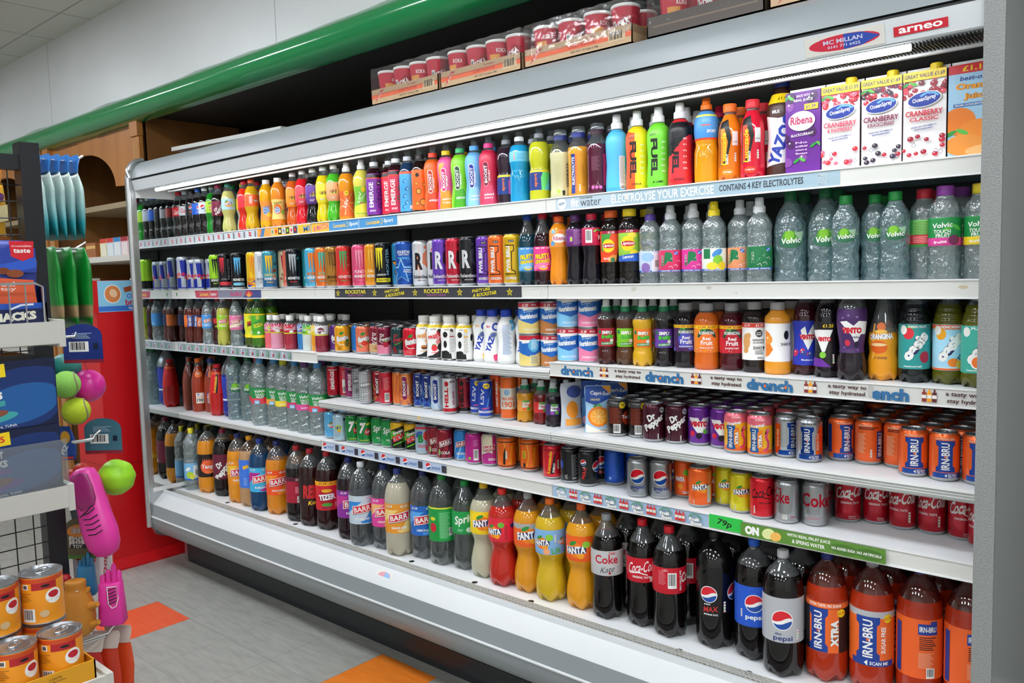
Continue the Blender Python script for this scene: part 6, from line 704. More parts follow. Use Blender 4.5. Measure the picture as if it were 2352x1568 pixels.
STOCK['s4'] = (0.966, {0: 'se1 1.209 0.100 54;se2 1.258 0.128 53;se3 1.314 0.117 53;sb1 1.385 0.099 52;sb2 1.490 0.053 52;bo1 1.531 0.092 51;bo2 1.587 0.079 50;bo3 1.638 0.104 50;bo4 1.693 0.096 49;bo5 1.746 0.118 48;bo5 1.802 0.113 47;bo6 1.869 0.097 47;he1 1.958 0.074 46;he2 1.996 0.116 45;lv1 2.052 0.123 44;lv1 2.134 0.081 44;sm1 2.141 0.141 43;i19 2.231 0.096 42;fs1 2.302 0.102 41;fs2 2.375 0.102 40;fs3 2.436 0.091 39;fs3 2.441 0.156 38;cp1 2.508 0.094 72;cp2 2.544 0.169 36;cp3 2.624 0.083 41;ta1 2.701 0.078 34;ta1 2.768 0.095 33;dp1 2.837 0.070 32;dp1 2.906 0.084 30;vm1 2.973 0.100 29;vm1 3.043 0.101 27;ix1 3.105 0.066 26;ix1 3.175 0.063 25;is2 3.238 0.093 23;is1 3.307 0.074 22;io2 3.368 0.136 20;io3 3.437 0.136 18;io3 3.507 0.140 16;io1 3.563 0.071 15;io1 3.632 0.067 14;io1 3.702 0.072 12', 1: 'se1 1.205 0.158 47;se2 1.262 0.185 47;se3 1.320 0.174 65;sb1 1.385 0.156 31;sb2 1.470 0.111 57;bo2 1.587 0.137 32;bo3 1.654 0.161 32;bo5 1.762 0.175 45;bo5 1.818 0.171 21;bo6 1.877 0.154 59;he1 1.942 0.132 29;he2 2.012 0.174 38;lv1 2.072 0.181 51;i19 2.231 0.158 35;fs1 2.298 0.165 40;fs2 2.379 0.165 45;fs3 2.445 0.219 52;cp2 2.544 0.254 39;cp3 2.630 0.168 42;ta1 2.707 0.149 51;ta1 2.776 0.166 28;dp1 2.845 0.141 31;dp1 2.918 0.155 42;vm1 2.985 0.171 28;vm1 3.059 0.172 15;ix1 3.121 0.137 20;is2 3.254 0.164 22;io2 3.368 0.207 29;io3 3.441 0.207 34;io3 3.511 0.211 3;io1 3.583 0.142 1;io1 3.652 0.138 3', 2: 'se1 1.209 0.215 50;se2 1.266 0.243 50;se3 1.324 0.232 67;sb1 1.389 0.214 33;sb2 1.494 0.168 59;bo1 1.543 0.207 59;bo2 1.603 0.195 34;bo3 1.658 0.219 34;bo4 1.717 0.212 47;bo5 1.802 0.229 24;bo6 1.869 0.212 61;he1 1.958 0.190 31;he2 2.016 0.231 40;lv1 2.076 0.238 53;i19 2.235 0.221 37;ta1 2.705 0.219 53;ta1 2.774 0.237 30;dp1 2.843 0.212 33;dp1 2.916 0.226 44;vm1 2.983 0.242 30;vm1 3.055 0.243 17;ix1 3.121 0.207 22;ix1 3.195 0.204 6;is2 3.258 0.234 24;io3 3.433 0.278 37;io3 3.503 0.282 5;io1 3.587 0.213 4;io1 3.656 0.209 5', 3: 'se1 1.213 0.273 52;se2 1.264 0.301 52;se3 1.322 0.290 70;sb1 1.381 0.272 35;sb2 1.486 0.226 62;bo1 1.547 0.265 61;bo2 1.603 0.252 36;bo3 1.654 0.277 36;bo4 1.709 0.270 50;bo5 1.762 0.291 50;bo5 1.818 0.286 26;bo6 1.873 0.270 64;he1 1.962 0.247 34;he2 2.012 0.289 43;lv1 2.068 0.296 56;lv1 2.134 0.254 30;i19 2.227 0.283 40;ta1 2.697 0.290 56;ta1 2.772 0.308 32;dp1 2.841 0.283 35;dp1 2.914 0.297 47;vm1 2.981 0.313 32;vm1 3.053 0.313 20;ix1 3.117 0.278 25;ix1 3.191 0.275 8;is2 3.254 0.305 27;is1 3.327 0.286 36;io3 3.437 0.348 39;io3 3.507 0.352 8;io1 3.579 0.284 7;io1 3.648 0.279 8;io1 3.722 0.285 -11', 4: 'se1 1.205 0.331 54;se2 1.262 0.359 54;se3 1.320 0.347 72;sb1 1.385 0.329 37;sb2 1.490 0.284 64;bo2 1.587 0.310 38;bo3 1.646 0.335 38;bo4 1.705 0.327 52;bo5 1.762 0.348 52;bo5 1.818 0.344 28;bo6 1.877 0.328 66;he1 1.954 0.305 36;he2 2.012 0.347 45;lv1 2.072 0.354 58;lv1 2.138 0.312 32;i19 2.231 0.346 42;ta1 2.701 0.361 8;ta1 2.770 0.379 35;dp1 2.839 0.354 38;dp1 2.912 0.368 49;vm1 2.979 0.384 35;vm1 3.051 0.384 22;ix1 3.115 0.349 27;ix1 3.191 0.346 11;is2 3.254 0.376 29;is1 3.323 0.357 39;io2 3.368 0.420 36;io3 3.441 0.419 -8;io3 3.511 0.423 10;io1 3.583 0.355 9;io1 3.652 0.350 10', 5: 'se1 1.209 0.388 56;se2 1.260 0.416 57;se3 1.318 0.405 24;sb1 1.389 0.387 40;sb2 1.494 0.341 66;bo1 1.537 0.380 66;bo2 1.597 0.368 41;bo3 1.650 0.392 41;bo4 1.709 0.385 54;bo5 1.766 0.406 54;bo5 1.822 0.402 31;bo6 1.881 0.385 18;he1 1.958 0.363 38;he2 1.996 0.404 47;lv1 2.056 0.412 60;lv1 2.130 0.369 35;i19 2.235 0.408 44;dp1 2.837 0.425 40;ix1 3.113 0.420 30;ix1 3.187 0.417 13;io1 3.587 0.426 12;io1 3.656 0.421 13'})
STOCK['s5'] = (0.797, {0: 'fl1 1.246 0.059 54;fl2 1.327 0.044 54;se7 1.396 0.056 53;se7 1.465 0.060 52;sp7 1.531 0.082 51;sp7 1.601 0.076 50;de1 1.670 0.067 50;de1 1.738 0.079 49;mb7 1.807 0.074 48;bc1 1.877 0.072 47;bc1 1.945 0.056 46;bc2 2.009 0.084 45;bc4 2.085 0.066 44;bc3 2.153 0.080 43;lo2 2.232 0.153 41;lo1 2.235 0.075 42;lo2 2.321 0.097 40;lr2 2.350 0.160 39;lr1 2.449 0.065 39;px1 2.527 0.059 38;px3 2.589 0.134 36;px2 2.599 0.058 36;pb1 2.657 0.120 35;pb1 2.715 0.159 33;ps1 2.795 0.044 33;ps1 2.838 0.177 30;ps1 2.861 0.067 31;fo2 2.911 0.121 30;fo2 2.992 0.152 28;fo1 2.995 0.059 29;fy1 3.050 0.114 27;fy1 3.116 0.075 26;cz1 3.184 0.058 25;dk1 3.253 0.060 23;dk2 3.306 0.157 21;dk2 3.320 0.081 21;cc1 3.375 0.166 19;cc1 3.439 0.194 17;cc2 3.508 0.185 16;cc2 3.577 0.189 14;cc1 3.647 0.184 12;cc2 3.702 0.141 11', 1: 'fl1 1.246 0.130 62;fl2 1.327 0.115 50;se7 1.398 0.127 61;se7 1.471 0.131 46;sp7 1.541 0.153 42;sp7 1.611 0.147 29;de1 1.682 0.138 30;de1 1.754 0.150 41;mb7 1.827 0.145 65;bc1 1.897 0.143 52;bc2 2.005 0.155 55;bc4 2.085 0.137 51;bc3 2.153 0.151 32;lo2 2.236 0.224 20;lr2 2.350 0.231 51;lr1 2.449 0.136 56;px1 2.519 0.130 35;px3 2.589 0.205 21'})
STOCK['d'] = (0.396, {0: 'bmc 0.050 0.029 63;bmc2 0.050 0.120 62;tng 0.177 0.050 62;drp2 0.308 0.064 61;bp2 0.484 0.045 60;rcy 0.593 0.044 60;bb2 0.702 0.033 59;bo2l 0.818 0.050 58;rk2b 0.988 0.043 57;rk2 1.097 0.039 56;tiz 1.206 0.050 55;brb 1.303 0.100 53;bra 1.386 0.029 53;bd2 1.494 0.008 52;bs2l 1.599 0.039 51;bg2 1.706 0.020 50;ble2 1.808 0.061 48;7u2 1.917 0.056 47;sp2b 2.022 0.072 45;fn1 2.134 0.057 44;fn2 2.243 0.036 43;fn3 2.349 0.049 41;fn4 2.455 0.036 39;fn5 2.576 0.047 37;dk2l 2.681 0.037 35;cc2l 2.799 0.058 33;cc2b 2.901 0.043 31;mx2 3.037 0.064 28;pe2 3.156 0.067 25;dp2 3.257 0.025 23;ix2 3.356 0.072 20;is2l 3.464 0.090 18;io2l 3.571 0.112 15;io2l 3.679 0.121 12', 1: 'bmc2 0.056 0.212 83;tng 0.177 0.160 75;drp2 0.308 0.174 56;bp2 0.488 0.155 74;rcy 0.601 0.155 37;bb2 0.712 0.144 49;bo2l 0.822 0.161 41;rk2b 0.992 0.153 76;rk2 1.105 0.149 72;brb 1.307 0.210 36;bra 1.410 0.139 51;bd2 1.518 0.119 61;bs2l 1.623 0.149 24;ble2 1.804 0.171 67;7u2 1.921 0.166 65;sp2b 2.028 0.176 25;fn1 2.136 0.165 51;fn2 2.245 0.145 65;fn3 2.355 0.158 48;fn4 2.465 0.145 21;fn5 2.580 0.155 32;dk2l 2.685 0.142 40;cc2l 2.799 0.163 8;cc2b 2.901 0.147 27;mx2 3.037 0.175 9;pe2 3.156 0.177 19;dp2 3.259 0.136 5;ix2 3.362 0.183 19;is2l 3.472 0.200 32;io2l 3.583 0.223 7;io2l 3.695 0.231 24'})

# ------------------------------------------------------------------ the room
def plane(name, pts, mat):
    mb = MB(); mb.face(pts, mat); return struct(link(name, mb.mesh(name, smooth=False)))
def floor_mat():
    m = bpy.data.materials.new('vinyl_tiles'); m.use_nodes = True; nt = m.node_tree; b = nt.nodes['Principled BSDF']; L = nt.links
    def node(t, **k):
        n = nt.nodes.new(t)
        for a, v in k.items(): setattr(n, a, v)
        return n
    def math_(op, a, b2):
        n = node('ShaderNodeMath', operation=op)
        for i, x in enumerate((a, b2)):
            if x is None: continue
            if isinstance(x, (int, float)): n.inputs[i].default_value = x
            else: L.new(x, n.inputs[i])
        return n.outputs[0]
    tc = node('ShaderNodeTexCoord'); sp = node('ShaderNodeSeparateXYZ'); L.new(tc.outputs['Object'], sp.inputs[0])
    fx = math_('DIVIDE', math_('SUBTRACT', sp.outputs[0], .414), .312); fy = math_('DIVIDE', math_('SUBTRACT', sp.outputs[1], -.363), .312)
    ix, iy = math_('FLOOR', fx, None), math_('FLOOR', fy, None); gx, gy = math_('FRACT', fx, None), math_('FRACT', fy, None)
    edge = math_('MINIMUM', math_('MINIMUM', gx, math_('SUBTRACT', 1, gx)), math_('MINIMUM', gy, math_('SUBTRACT', 1, gy)))
    joint = math_('LESS_THAN', edge, .0045)
    nz = node('ShaderNodeTexNoise'); nz.inputs['Scale'].default_value = 9; nz.inputs['Detail'].default_value = 8
    mp = node('ShaderNodeMapping'); mp.inputs['Scale'].default_value = (1, 5, 1); mp.inputs['Rotation'].default_value = (0, 0, .5); L.new(tc.outputs['Object'], mp.inputs[0]); L.new(mp.outputs[0], nz.inputs['Vector'])
    def ramp(c1, c2):
        r = node('ShaderNodeValToRGB'); r.color_ramp.elements[0].color = lin(c1); r.color_ramp.elements[1].color = lin(c2); r.color_ramp.elements[0].position = .3; r.color_ramp.elements[1].position = .75
        L.new(nz.outputs[0], r.inputs[0]); return r.outputs[0]
    def mix(f, a, b2):
        n = node('ShaderNodeMix', data_type='RGBA'); L.new(f, n.inputs[0]); L.new(a, n.inputs[6]); L.new(b2, n.inputs[7]); return n.outputs[2]
    col = ramp('#8f8f88', '#a3a39c')
    def cell(i, j): return math_('MULTIPLY', math_('COMPARE', ix, i), math_('COMPARE', iy, j))
    for n in nt.nodes:
        if n.type == 'MATH' and n.operation == 'COMPARE': n.inputs[2].default_value = .1
    red, ora = ramp('#d8502c', '#e0643c'), ramp('#d8701c', '#e6842c')
    for i, j, c in ((0, -1, red), (4, 0, ora), (-4, -3, red), (8, -1, ora), (3, -5, red)):
        f = cell(i, j); col = mix(f, col, c)
    for n in nt.nodes:
        if n.type == 'MATH' and n.operation == 'COMPARE': n.inputs[2].default_value = .1
    dk = node('ShaderNodeRGB'); dk.outputs[0].default_value = lin('#80807a'); col = mix(joint, col, dk.outputs[0])
    L.new(col, b.inputs['Base Color']); b.inputs['Roughness'].default_value = .42
    return m
plane('floor', [(-5, -6, 0), (7, -6, 0), (7, 2.2, 0), (-5, 2.2, 0)], floor_mat())
CEIL = 3.1
def ceil_mat():
    m = bpy.data.materials.new('ceiling_tiles'); m.use_nodes = True; nt = m.node_tree; b = nt.nodes['Principled BSDF']
    tc = nt.nodes.new('ShaderNodeTexCoord'); br = nt.nodes.new('ShaderNodeTexBrick'); br.offset = 0; br.inputs['Scale'].default_value = 1; br.inputs['Brick Width'].default_value = .6; br.inputs['Row Height'].default_value = .6; br.inputs['Mortar Size'].default_value = .006; br.inputs['Mortar Smooth'].default_value = 0
    for i, c in enumerate(('#d6d5cc', '#d2d1c8', '#a9a89e')): br.inputs[1 + i].default_value = lin(c)
    nt.links.new(tc.outputs['Object'], br.inputs['Vector']); nt.links.new(br.outputs[0], b.inputs['Base Color']); b.inputs['Roughness'].default_value = .9
    return m
plane('ceiling', [(-5, .18, CEIL), (7, .18, CEIL), (7, -6, CEIL), (-5, -6, CEIL)], ceil_mat())
wallp = noisy('painted_board', '#dcdfe0', '#e4e6e7', 1.2, .35)
mb = MB(); mb.box(-5, 7, .18, .21, 2.46, CEIL, wallp)
for x in (-1.93, .78, 3.4): mb.box(x, x + .004, .178, .181, 2.46, CEIL, M('d', '#c2c6c8'))
struct(link('wall_back', mb.mesh('wall_back', smooth=False)))
plain = M('d', '#d8d8d2')
plane('wall_left', [(-5, -6, 0), (-5, 2.2, 0), (-5, 2.2, CEIL), (-5, -6, CEIL)], plain); plane('wall_right', [(7, 2.2, 0), (7, -6, 0), (7, -6, CEIL), (7, 2.2, CEIL)], plain); plane('wall_front', [(7, -6, 0), (-5, -6, 0), (-5, -6, CEIL), (7, -6, CEIL)], plain)
dark = M('d', '#3a3632')  # dark base colour carries the shade of the recess
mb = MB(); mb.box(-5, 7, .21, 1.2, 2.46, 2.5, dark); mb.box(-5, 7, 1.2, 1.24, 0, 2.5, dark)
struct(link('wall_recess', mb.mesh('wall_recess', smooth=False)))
# rounded green trim under the bulkhead, slightly wavy along its top edge
mb = MB(); gm = M('g', '#1a8a4c'); n = 90; prev = None
for i in range(n + 1):
    x = -5 + 12 * i / n; wob = .006 * sin(x * 5.1) + .004 * sin(x * 11.3 + 1)
    ring = [(x, .205 - .10 * cos(radians(-90 + 15 * k)), 2.485 + .078 * sin(radians(-90 + 15 * k)) + (wob if k > 9 else 0)) for k in range(13)]
    b = len(mb.v); mb.v += ring
    if prev is not None:
        for k in range(12): mb.f.append((prev + k, prev + k + 1, b + k + 1, b + k)[::-1]); mb.m.append(mb.mi(gm))
    prev = b
struct(link('trim_1', mb.mesh('trim_1', ang=70)))
# ceiling lights
def emat(name, col, s):
    m = bpy.data.materials.new(name); m.use_nodes = True; b = m.node_tree.nodes['Principled BSDF']; b.inputs['Base Color'].default_value = (.8, .8, .8, 1); b.inputs['Emission Color'].default_value = lin(col); b.inputs['Emission Strength'].default_value = s; return m
EP, ET = emat('lit_panel', '#f4f8ff', PANEL_W), emat('lit_tube', '#f4f8ff', TUBE_W)
first = None
for ix, x in enumerate((-3.0, -1.2, .6, 2.4, 4.2, 6.0)):
    for iy, y in enumerate((-1.3, -3.1, -4.9)):
        if x < .5 and y < -2: continue
        r = empty('ceiling_light', (x, y, CEIL), 0, 'square lit ceiling panel above the shop aisle', 'ceiling light', 'ceiling light panels')
        if first is None:
            mb = MB()
            for q in ((-.3, .3, -.3, -.27), (-.3, .3, .27, .3), (-.3, -.27, -.27, .27), (.27, .3, -.27, .27)): mb.box(*q, -.012, -.001, M('k', W))
            first = (mb.mesh('light_frame', smooth=False), (lambda d: (d.box(-.27, .27, -.27, .27, -.008, -.002, EP), d.mesh('diffuser', smooth=False))[1])(MB()))
        link('light_frame', first[0], r); link('diffuser', first[1], r)

# ------------------------------------------------------------------ the open fridge
FR_ = empty('open_fridge', (0, 0, 0), 0, 'long grey open-fronted drinks fridge running along the back of the shop', 'fridge')
LX = 3.75
def extrude(pts, x0, x1, mat, close=False):
    mb = MB()
    for a, b in zip(pts, pts[1:] + (pts[:1] if close else [])): mb.face([(x0, *a), (x0, *b), (x1, *b), (x1, *a)], mat)
    if close: mb.face([(x0, *p) for p in pts], mat); mb.face([(x1, *p) for p in reversed(pts)], mat)
    return mb
def weld(me):
    bm = bmesh.new(); bm.from_mesh(me); bmesh.ops.remove_doubles(bm, verts=bm.verts, dist=1e-5); bmesh.ops.recalc_face_normals(bm, faces=bm.faces); bm.to_mesh(me); bm.free(); me.set_sharp_from_angle(angle=radians(38)); return me
sheet, grey, pale = M('p', '#d9dbd9'), M('p', '#8c9496'), M('p', '#cdd2d4')
silver = M('s', '#b4b7b8'); white = M('p', '#e9eae8'); blk = M('p', '#17191a')
prof = [(-.18, .23), (-.18, 2.0), (-.175, 2.035), (-.158, 2.065), (-.132, 2.083), (-.10, 2.09), (.60, 2.09), (.60, 0), (.0, 0), (.0, .10), (-.06, .155), (-.11, .165), (-.155, .185)]
spk = noisy('pressed_edge', '#7f817f', '#8d908e', 320, .5, bump=.6, detail=1)
pl = link('end_panel', weld(extrude(prof, -.034, 0, silver, True).mesh('end_panel')), FR_)
tr = MB(); tr.tube([(-.017, y - .004, z) for y, z in prof[:6]], .0165, M('s', '#c4c7c8'), 10); link('edge_trim', tr.mesh('edge_trim'), pl)
mm = bpy.data.materials.new('mirror'); mm.use_nodes = True; bb = mm.node_tree.nodes['Principled BSDF']; bb.inputs['Metallic'].default_value = 1; bb.inputs['Roughness'].default_value = .03; bb.inputs['Base Color'].default_value = (.68, .74, .75, 1)
mi = MB(); mi.box(0, .002, -.158, .52, .43, 1.902, mm); link('mirror', mi.mesh('mirror', smooth=False), pl)
for q in ((0, .0015, -.16, .40, 1.902, 1.984), (0, .004, -.165, .52, .41, .43)): wp = MB(); wp.box(*q, white); link('liner', wp.mesh('liner', smooth=False), pl)
pr_ = link('end_panel', weld(extrude(prof, LX, LX + .035, M('g', '#c8cccb'), True).mesh('end_panel')), FR_)
tr = MB(); tr.box(LX - .001, LX + .036, -.1845, -.179, .23, 2.0, spk); link('pressed_edge', tr.mesh('pressed_edge', smooth=False), pr_)
back = MB(); back.box(0, LX, .53, .56, .3, 1.72, M('p', '#4a4d4c'))  # grey set darker than bare metal, standing in for shade behind the stock
for z in (1.05, 1.30, 1.58):
    for k in range(150): back.box(.01 + k * .025, .022 + k * .025, .5285, .5305, z, z + .003, blk)
for x in (1.25, 2.5): back.box(x - .012, x + .012, .522, .531, .41, 1.72, blk)
link('back_panel', back.mesh('back_panel', smooth=False), FR_)
sp_ = MB(); sp_.face([(0, .53, 1.72), (LX, .53, 1.72), (LX, .46, 1.984), (0, .46, 1.984)], M('g', '#b4b7b3')); sp_.box(0, LX, -.028, .56, 1.985, 1.99, M('g', '#b4b7b3')); link('steel_lining', sp_.mesh('steel_lining', smooth=False), FR_)
link('hood', weld(extrude([(.6, 2.0885), (-.09, 2.0885), (-.125, 2.079), (-.150, 2.06), (-.166, 2.033), (-.174, 1.996)], 0, LX, grey).mesh('hood')), FR_)
link('hood_groove', weld(extrude([(-.174, 1.996), (-.168, 1.993), (-.168, 1.988), (-.174, 1.986)], 0, LX, blk).mesh('hood_groove')), FR_)
fa = link('fascia', weld(extrude([(-.174, 1.986), (-.163, 1.938), (-.158, 1.935), (-.145, 1.938), (-.145, 1.96)], 0, LX, pale).mesh('fascia')), FR_)
def facia_art(name, art, x, z, tilt_y):
    t = atan2(.011, .048); mb = MB(); art_flat(mb, art, ((x, tilt_y, z), (1, 0, 0), (0, -sin(t) , cos(t)), (0, -cos(t), -sin(t))), off0=.5); return link(name, mb.mesh(name, smooth=False), fa)
facia_art('sticker', Q(0, 0, 170, 40, '#d4d2c8') + E(0, 0, 76, 16, '#c8203c') + G_([(0, 16), (40, 13), (76, 0), (40, -13), (0, -16)], '#2446a0') + T('MC MILLAN', -2, 4, 84, 9, '#c8c4d8') + T('0141 771 6422', 0, -7, 70, 6, '#c8c4d8'), 3.475, 1.960, -.1685)
facia_art('maker_badge', Q(0, 0, 104, 19, '#c4182c') + T('arneo', 0, 0, 84, 11, W), 3.63, 1.958, -.1685)
tb = MB(); tb.tube([(.16, -.128, 1.9305), (3.6, -.128, 1.9305)], .0075, ET, 12); link('lamp_tube', tb.mesh('lamp_tube'), FR_)
hc = MB()
for k in range(480): hc.box(.145 + k * .0075, .147 + k * .0075, -.108, -.042, 1.934, 1.9445, M('p', '#2c2a20'))
link('air_grille', hc.mesh('air_grille', smooth=False), FR_)
rl = MB(); rl.box(.1, LX, -.042, -.030, 1.9285, 1.984, M('p', '#dfe1e0')); link('inner_rail', rl.mesh('inner_rail', smooth=False), FR_)
def band(name, pts, mat, x0=.0): return link(name, weld(extrude(pts, x0, LX, mat).mesh(name)), FR_)
dk_ = MB(); dk_.box(0, LX, -.045, .53, .385, .396, M('p', '#eef1f2'))
link('bottom_deck', dk_.mesh('bottom_deck', smooth=False), FR_)
hl = MB()
for px_, py_ in ((.46, .0), (1.04, .0), (1.815, -.005), (2.155, -.012), (2.42, -.02), (2.98, -.03), (3.19, -.03)): hl.lathe([(.011, 0), (.011, .0006)], 16, lambda z, j: blk, ctr=(px_, py_ - .012, .396))
link('drain_hole', hl.mesh('drain_hole'), FR_)
band('front_rail', [(-.100, .396), (-.100, .409), (-.106, .411), (-.112, .409), (-.116, .395)], pale); bs = band('bumper_slope', [(-.116, .395), (-.165, .351), (-.169, .346)], M('p', '#cfd3d4')); band('bumper_face', [(-.169, .346), (-.178, .288)], grey); band('bumper_ridge', [(-.178, .288), (-.1825, .286), (-.183, .282), (-.179, .279)], M('p', '#d4d8d8'))
band('bumper_skirt', [(-.179, .279), (-.176, .25), (-.163, .215), (-.140, .19), (-.105, .172), (-.06, .165)], grey)
sk = MB(); t = atan2(.049, .044); art_flat(sk, Q(0, 0, 90, 40, '#dcdad4') + E(0, 0, 34, 15, '#d89aa4') + G_([(0, 15), (18, 12), (34, 0), (18, -12), (0, -15)], '#8ab4dc'), ((1.80, -.1405, .373), (1, 0, 0), (0, cos(t), sin(t)), (0, -sin(t), cos(t)))); link('sticker', sk.mesh('sticker', smooth=False), bs)
gr = MB(); gm_ = M('p', '#c9c8c0')
for j in range(7): gr.box(.03, LX, -.1 + j * .0092 - .001, -.1 + j * .0092 + .001, .398, .4005, gm_)
for j in range(6):
    for k in range(264): x = .034 + k * .014 + (j % 2) * .007; gr.box(x, x + .0022, -.1 + j * .0092, -.0908 + j * .0092, .398, .400, gm_)
link('intake_grille', gr.mesh('intake_grille', smooth=False), FR_)
du = MB(); du.box(0, LX, -.1, -.045, .33, .372, M('p', '#202220')); link('intake_duct', du.mesh('intake_duct', smooth=False), FR_)
kp = MB(); kp.box(0, LX, .0, .02, .0, .12, M('p', '#23272b')); kp.box(.02, LX, -.012, .0, .03, .1, M('p', '#23272b')); link('kick_plate', kp.mesh('kick_plate', smooth=False), FR_)
vg = MB(); vg.box(0, LX, -.02, -.01, .11, .175, M('p', '#121415'))
for x0 in (.25, 1.5, 2.75):
    for k in range(60): vg.box(x0 - .1 + k * .017, x0 - .092 + k * .017, -.026, -.02, .118, .168, M('p', '#2c3032'))
link('vent_grille', vg.mesh('vent_grille', smooth=False), FR_)

# ------------------------------------------------------------------ shelves with their price strips
def shelf(m, z, kind, label, art=(), art_name='printed_strip', x1=None):
    x0, x1 = m * 1.25 + (.0025 if m == 0 else .001), (m + 1) * 1.25 - (.003 if m == 2 else .001)
    r = empty('fridge_shelf', (x0, 0, z), 0, label, 'shelf'); w_ = x1 - x0
    mb = MB(); mb.box(0, w_, 0, .518, -.012, 0, M('p', '#f0f3f4')); link('shelf_plate', mb.mesh('shelf_plate', smooth=False), r)
    s = MB()
    if kind == 'strip':
        s.box(0, w_, -.004, 0, -.041, .0, M('p', '#d6d6d0')); s.box(0, w_, -.007, -.003, -.002, .0015, white); s.box(0, w_, -.007, -.003, -.043, -.039, white)
    else:
        s.box(0, w_, -.004, 0, -.030, .0, M('p', '#aeb0ac')); s.box(0, w_, -.007, -.003, -.008, .001, white)
        for k in (-.014, -.021): s.box(0, w_, -.0055, -.003, k - .0012, k, white)
        s.box(0, w_, -.006, -.003, -.030, -.027, M('p', '#8b8d8a'))
    link('price_strip', s.mesh('price_strip', smooth=False), r)
    if art:
        a = MB(); art_flat(a, art, ((0, -.0042, -.0205), (1, 0, 0), (0, 0, 1), (0, -1, 0)), clip=(2, w_ * 1000 - 2, -18, 18)); link(art_name, a.mesh(art_name, smooth=False), r)
    return r
def bottles3(u, c=('#8a2a2a', '#f0a01c', '#5a1f2a')):
    a = []
    for i, k in enumerate(c): a += Q(u + (i - 1) * 11, -2, 9.5, 22, k) + Q(u + (i - 1) * 11, 12, 4, 8, k) + Q(u + (i - 1) * 11, -1, 9.5, 8, '#e8e2da')
    return a
ic = lambda u, c, c2: T('%', u, 0, 26, 20, c, -15) + Q(u + 44, -1, 13, 26, c2)
sup = lambda u: T('7', u, 1, 13, 25, W, 0, .1) + E(u + 10, -4, 6, 6, '#c8303c') + Q(u + 48, 0, 20, 26, '#6a9a6a') + Q(u + 48, 0, 3, 30, '#9fb4c8') + Q(u + 48, 4, 22, 3, '#9fb4c8')
yel = Q(980, 0, 270, 36, '#f2b83a') + Q(900, 0, 120, 36, '#f0a04a') + Q(880, 0, 30, 36, '#3f7ab0', 0, .4) + T('T', 868, 0, 20, 26, '#e8702a')
for i, c in enumerate(('#c8c4a0', '#e8a03a', '#2a2a24', '#c8ccc8', '#3a3a34', '#d8d4d0', '#33373f')): yel += Q(960 + i * 29, 0, 25, 27, c) + E(960 + i * 29, 0, 7, 8, ('#7a8a5a', '#e02a2a', '#e8d8a0', '#7a8aa0', '#9fc83a', '#c83a4a', '#d82a3a')[i])
shelf(0, 1.707, 'strip', 'top fridge shelf with small red scribble icons on its strip', Q(430, 0, 860, 36, '#c4ccd0') + sum([ic(40 + 92 * i, '#d8404a', '#7a7a7a') for i in range(9)], []) + yel + Q(1210, 0, 110, 36, '#f2b83a') + T('MI', 1216, 0, 44, 24, '#3f7ab4', 4))
LSP = lambda u: T('Lucozade', u - 40, 0, 80, 15, '#f4c23a', 0, .12) + LN([(u + 6, 12), (u + 16, 0), (u + 6, -12)], 3, '#f4c23a') + T('Sport', u + 50, 0, 54, 18, W, 0, .12)
shelf(1, 1.707, 'strip', 'top fridge shelf with yellow and blue strip at its left', Q(60, 0, 120, 36, '#f2b83a') + T('& MATCH', 64, 0, 100, 22, '#d85a8a', 4) + Q(330, 0, 420, 36, '#4a8fc4') + LSP(230) + LSP(440) + Q(314, 0, 2, 36, W))
shelf(2, 1.707, 'strip', 'top fridge shelf with pale blue exercise slogan strip', Q(474, 0, 870, 36, '#9fb8c4') + Q(150, 0, 220, 36, '#b4c4ce') + E(62, 0, 17, 17, '#dfe6ea') + T('NEW', 62, 0, 24, 9, '#4a6a80', 8) + T('fit', 112, 0, 30, 25, W) + T('water', 172, -3, 76, 20, '#4a4f54', 0, 0, None, 0) + T('Lucozade', 156, 13, 46, 7, '#5a6064', 0, .2) + T('ELECTROLYSE YOUR EXERCISE', 412, 0, 330, 25, '#dfe2dc') + T('CONTAINS 4 KEY ELECTROLYTES', 706, 1, 228, 17, '#3f4650') + sum([T(s, 868, 10 - 10 * i, 22, 8, '#c4d0d4') for i, s in enumerate(('MADE', 'TO', 'MOVE'))], []) + Q(300, 2, 14, 14, '#d4d4cc'))
shelf(0, 1.437, 'strip', 'second fridge shelf with pink and navy strips', Q(430, 0, 830, 36, '#d3d3cd') + E(52, 0, 7, 11, '#5a8a5a', 20) + Q(356, 0, 222, 36, '#b8405a', 0, -.3) + T('Lucozade', 330, 0, 80, 18, '#f0c04a', 0, .1) + LN([(376, -14), (392, 14)], 3, '#f0d04a') + T('ENERGY', 424, -2, 56, 12, W, 0, .2) + Q(654, 0, 376, 36, '#7f7f92') + G_([(720, 18), (842, 18), (842, -18), (690, -18)], '#3f4a80') + T('RedBull', 630, 0, 96, 20, '#c8346a') + E(740, -2, 22, 12, '#e8a040') + E(724, 4, 18, 7, '#c83a4a', 30) + E(758, 4, 18, 7, '#c83a4a', -30))
rk = Q(640, 0, 1000, 36, '#3a3c42')
for i in range(5): rk += ST(160 + 232 * i, 0, 15, '#e0cc3a') + ST(160 + 232 * i, 0, 10, '#8a7f2a')
for i in range(4):
    u = 275 + 232 * i
    rk += (T('ROCKSTAR', u, 5, 130, 15, '#e0cc3a') + T('ENERGY DRINK', u, -9, 100, 8, '#9a5a8a')) if i % 2 == 0 else (T('PARTY LIKE', u - 12, 8, 84, 10, '#e8d42a', 6, .3) + T('A ROCKSTAR', u + 4, -6, 112, 12, '#e8d42a', 6, .3))
shelf(1, 1.437, 'strip', 'second fridge shelf with charcoal strip of yellow stars', rk)
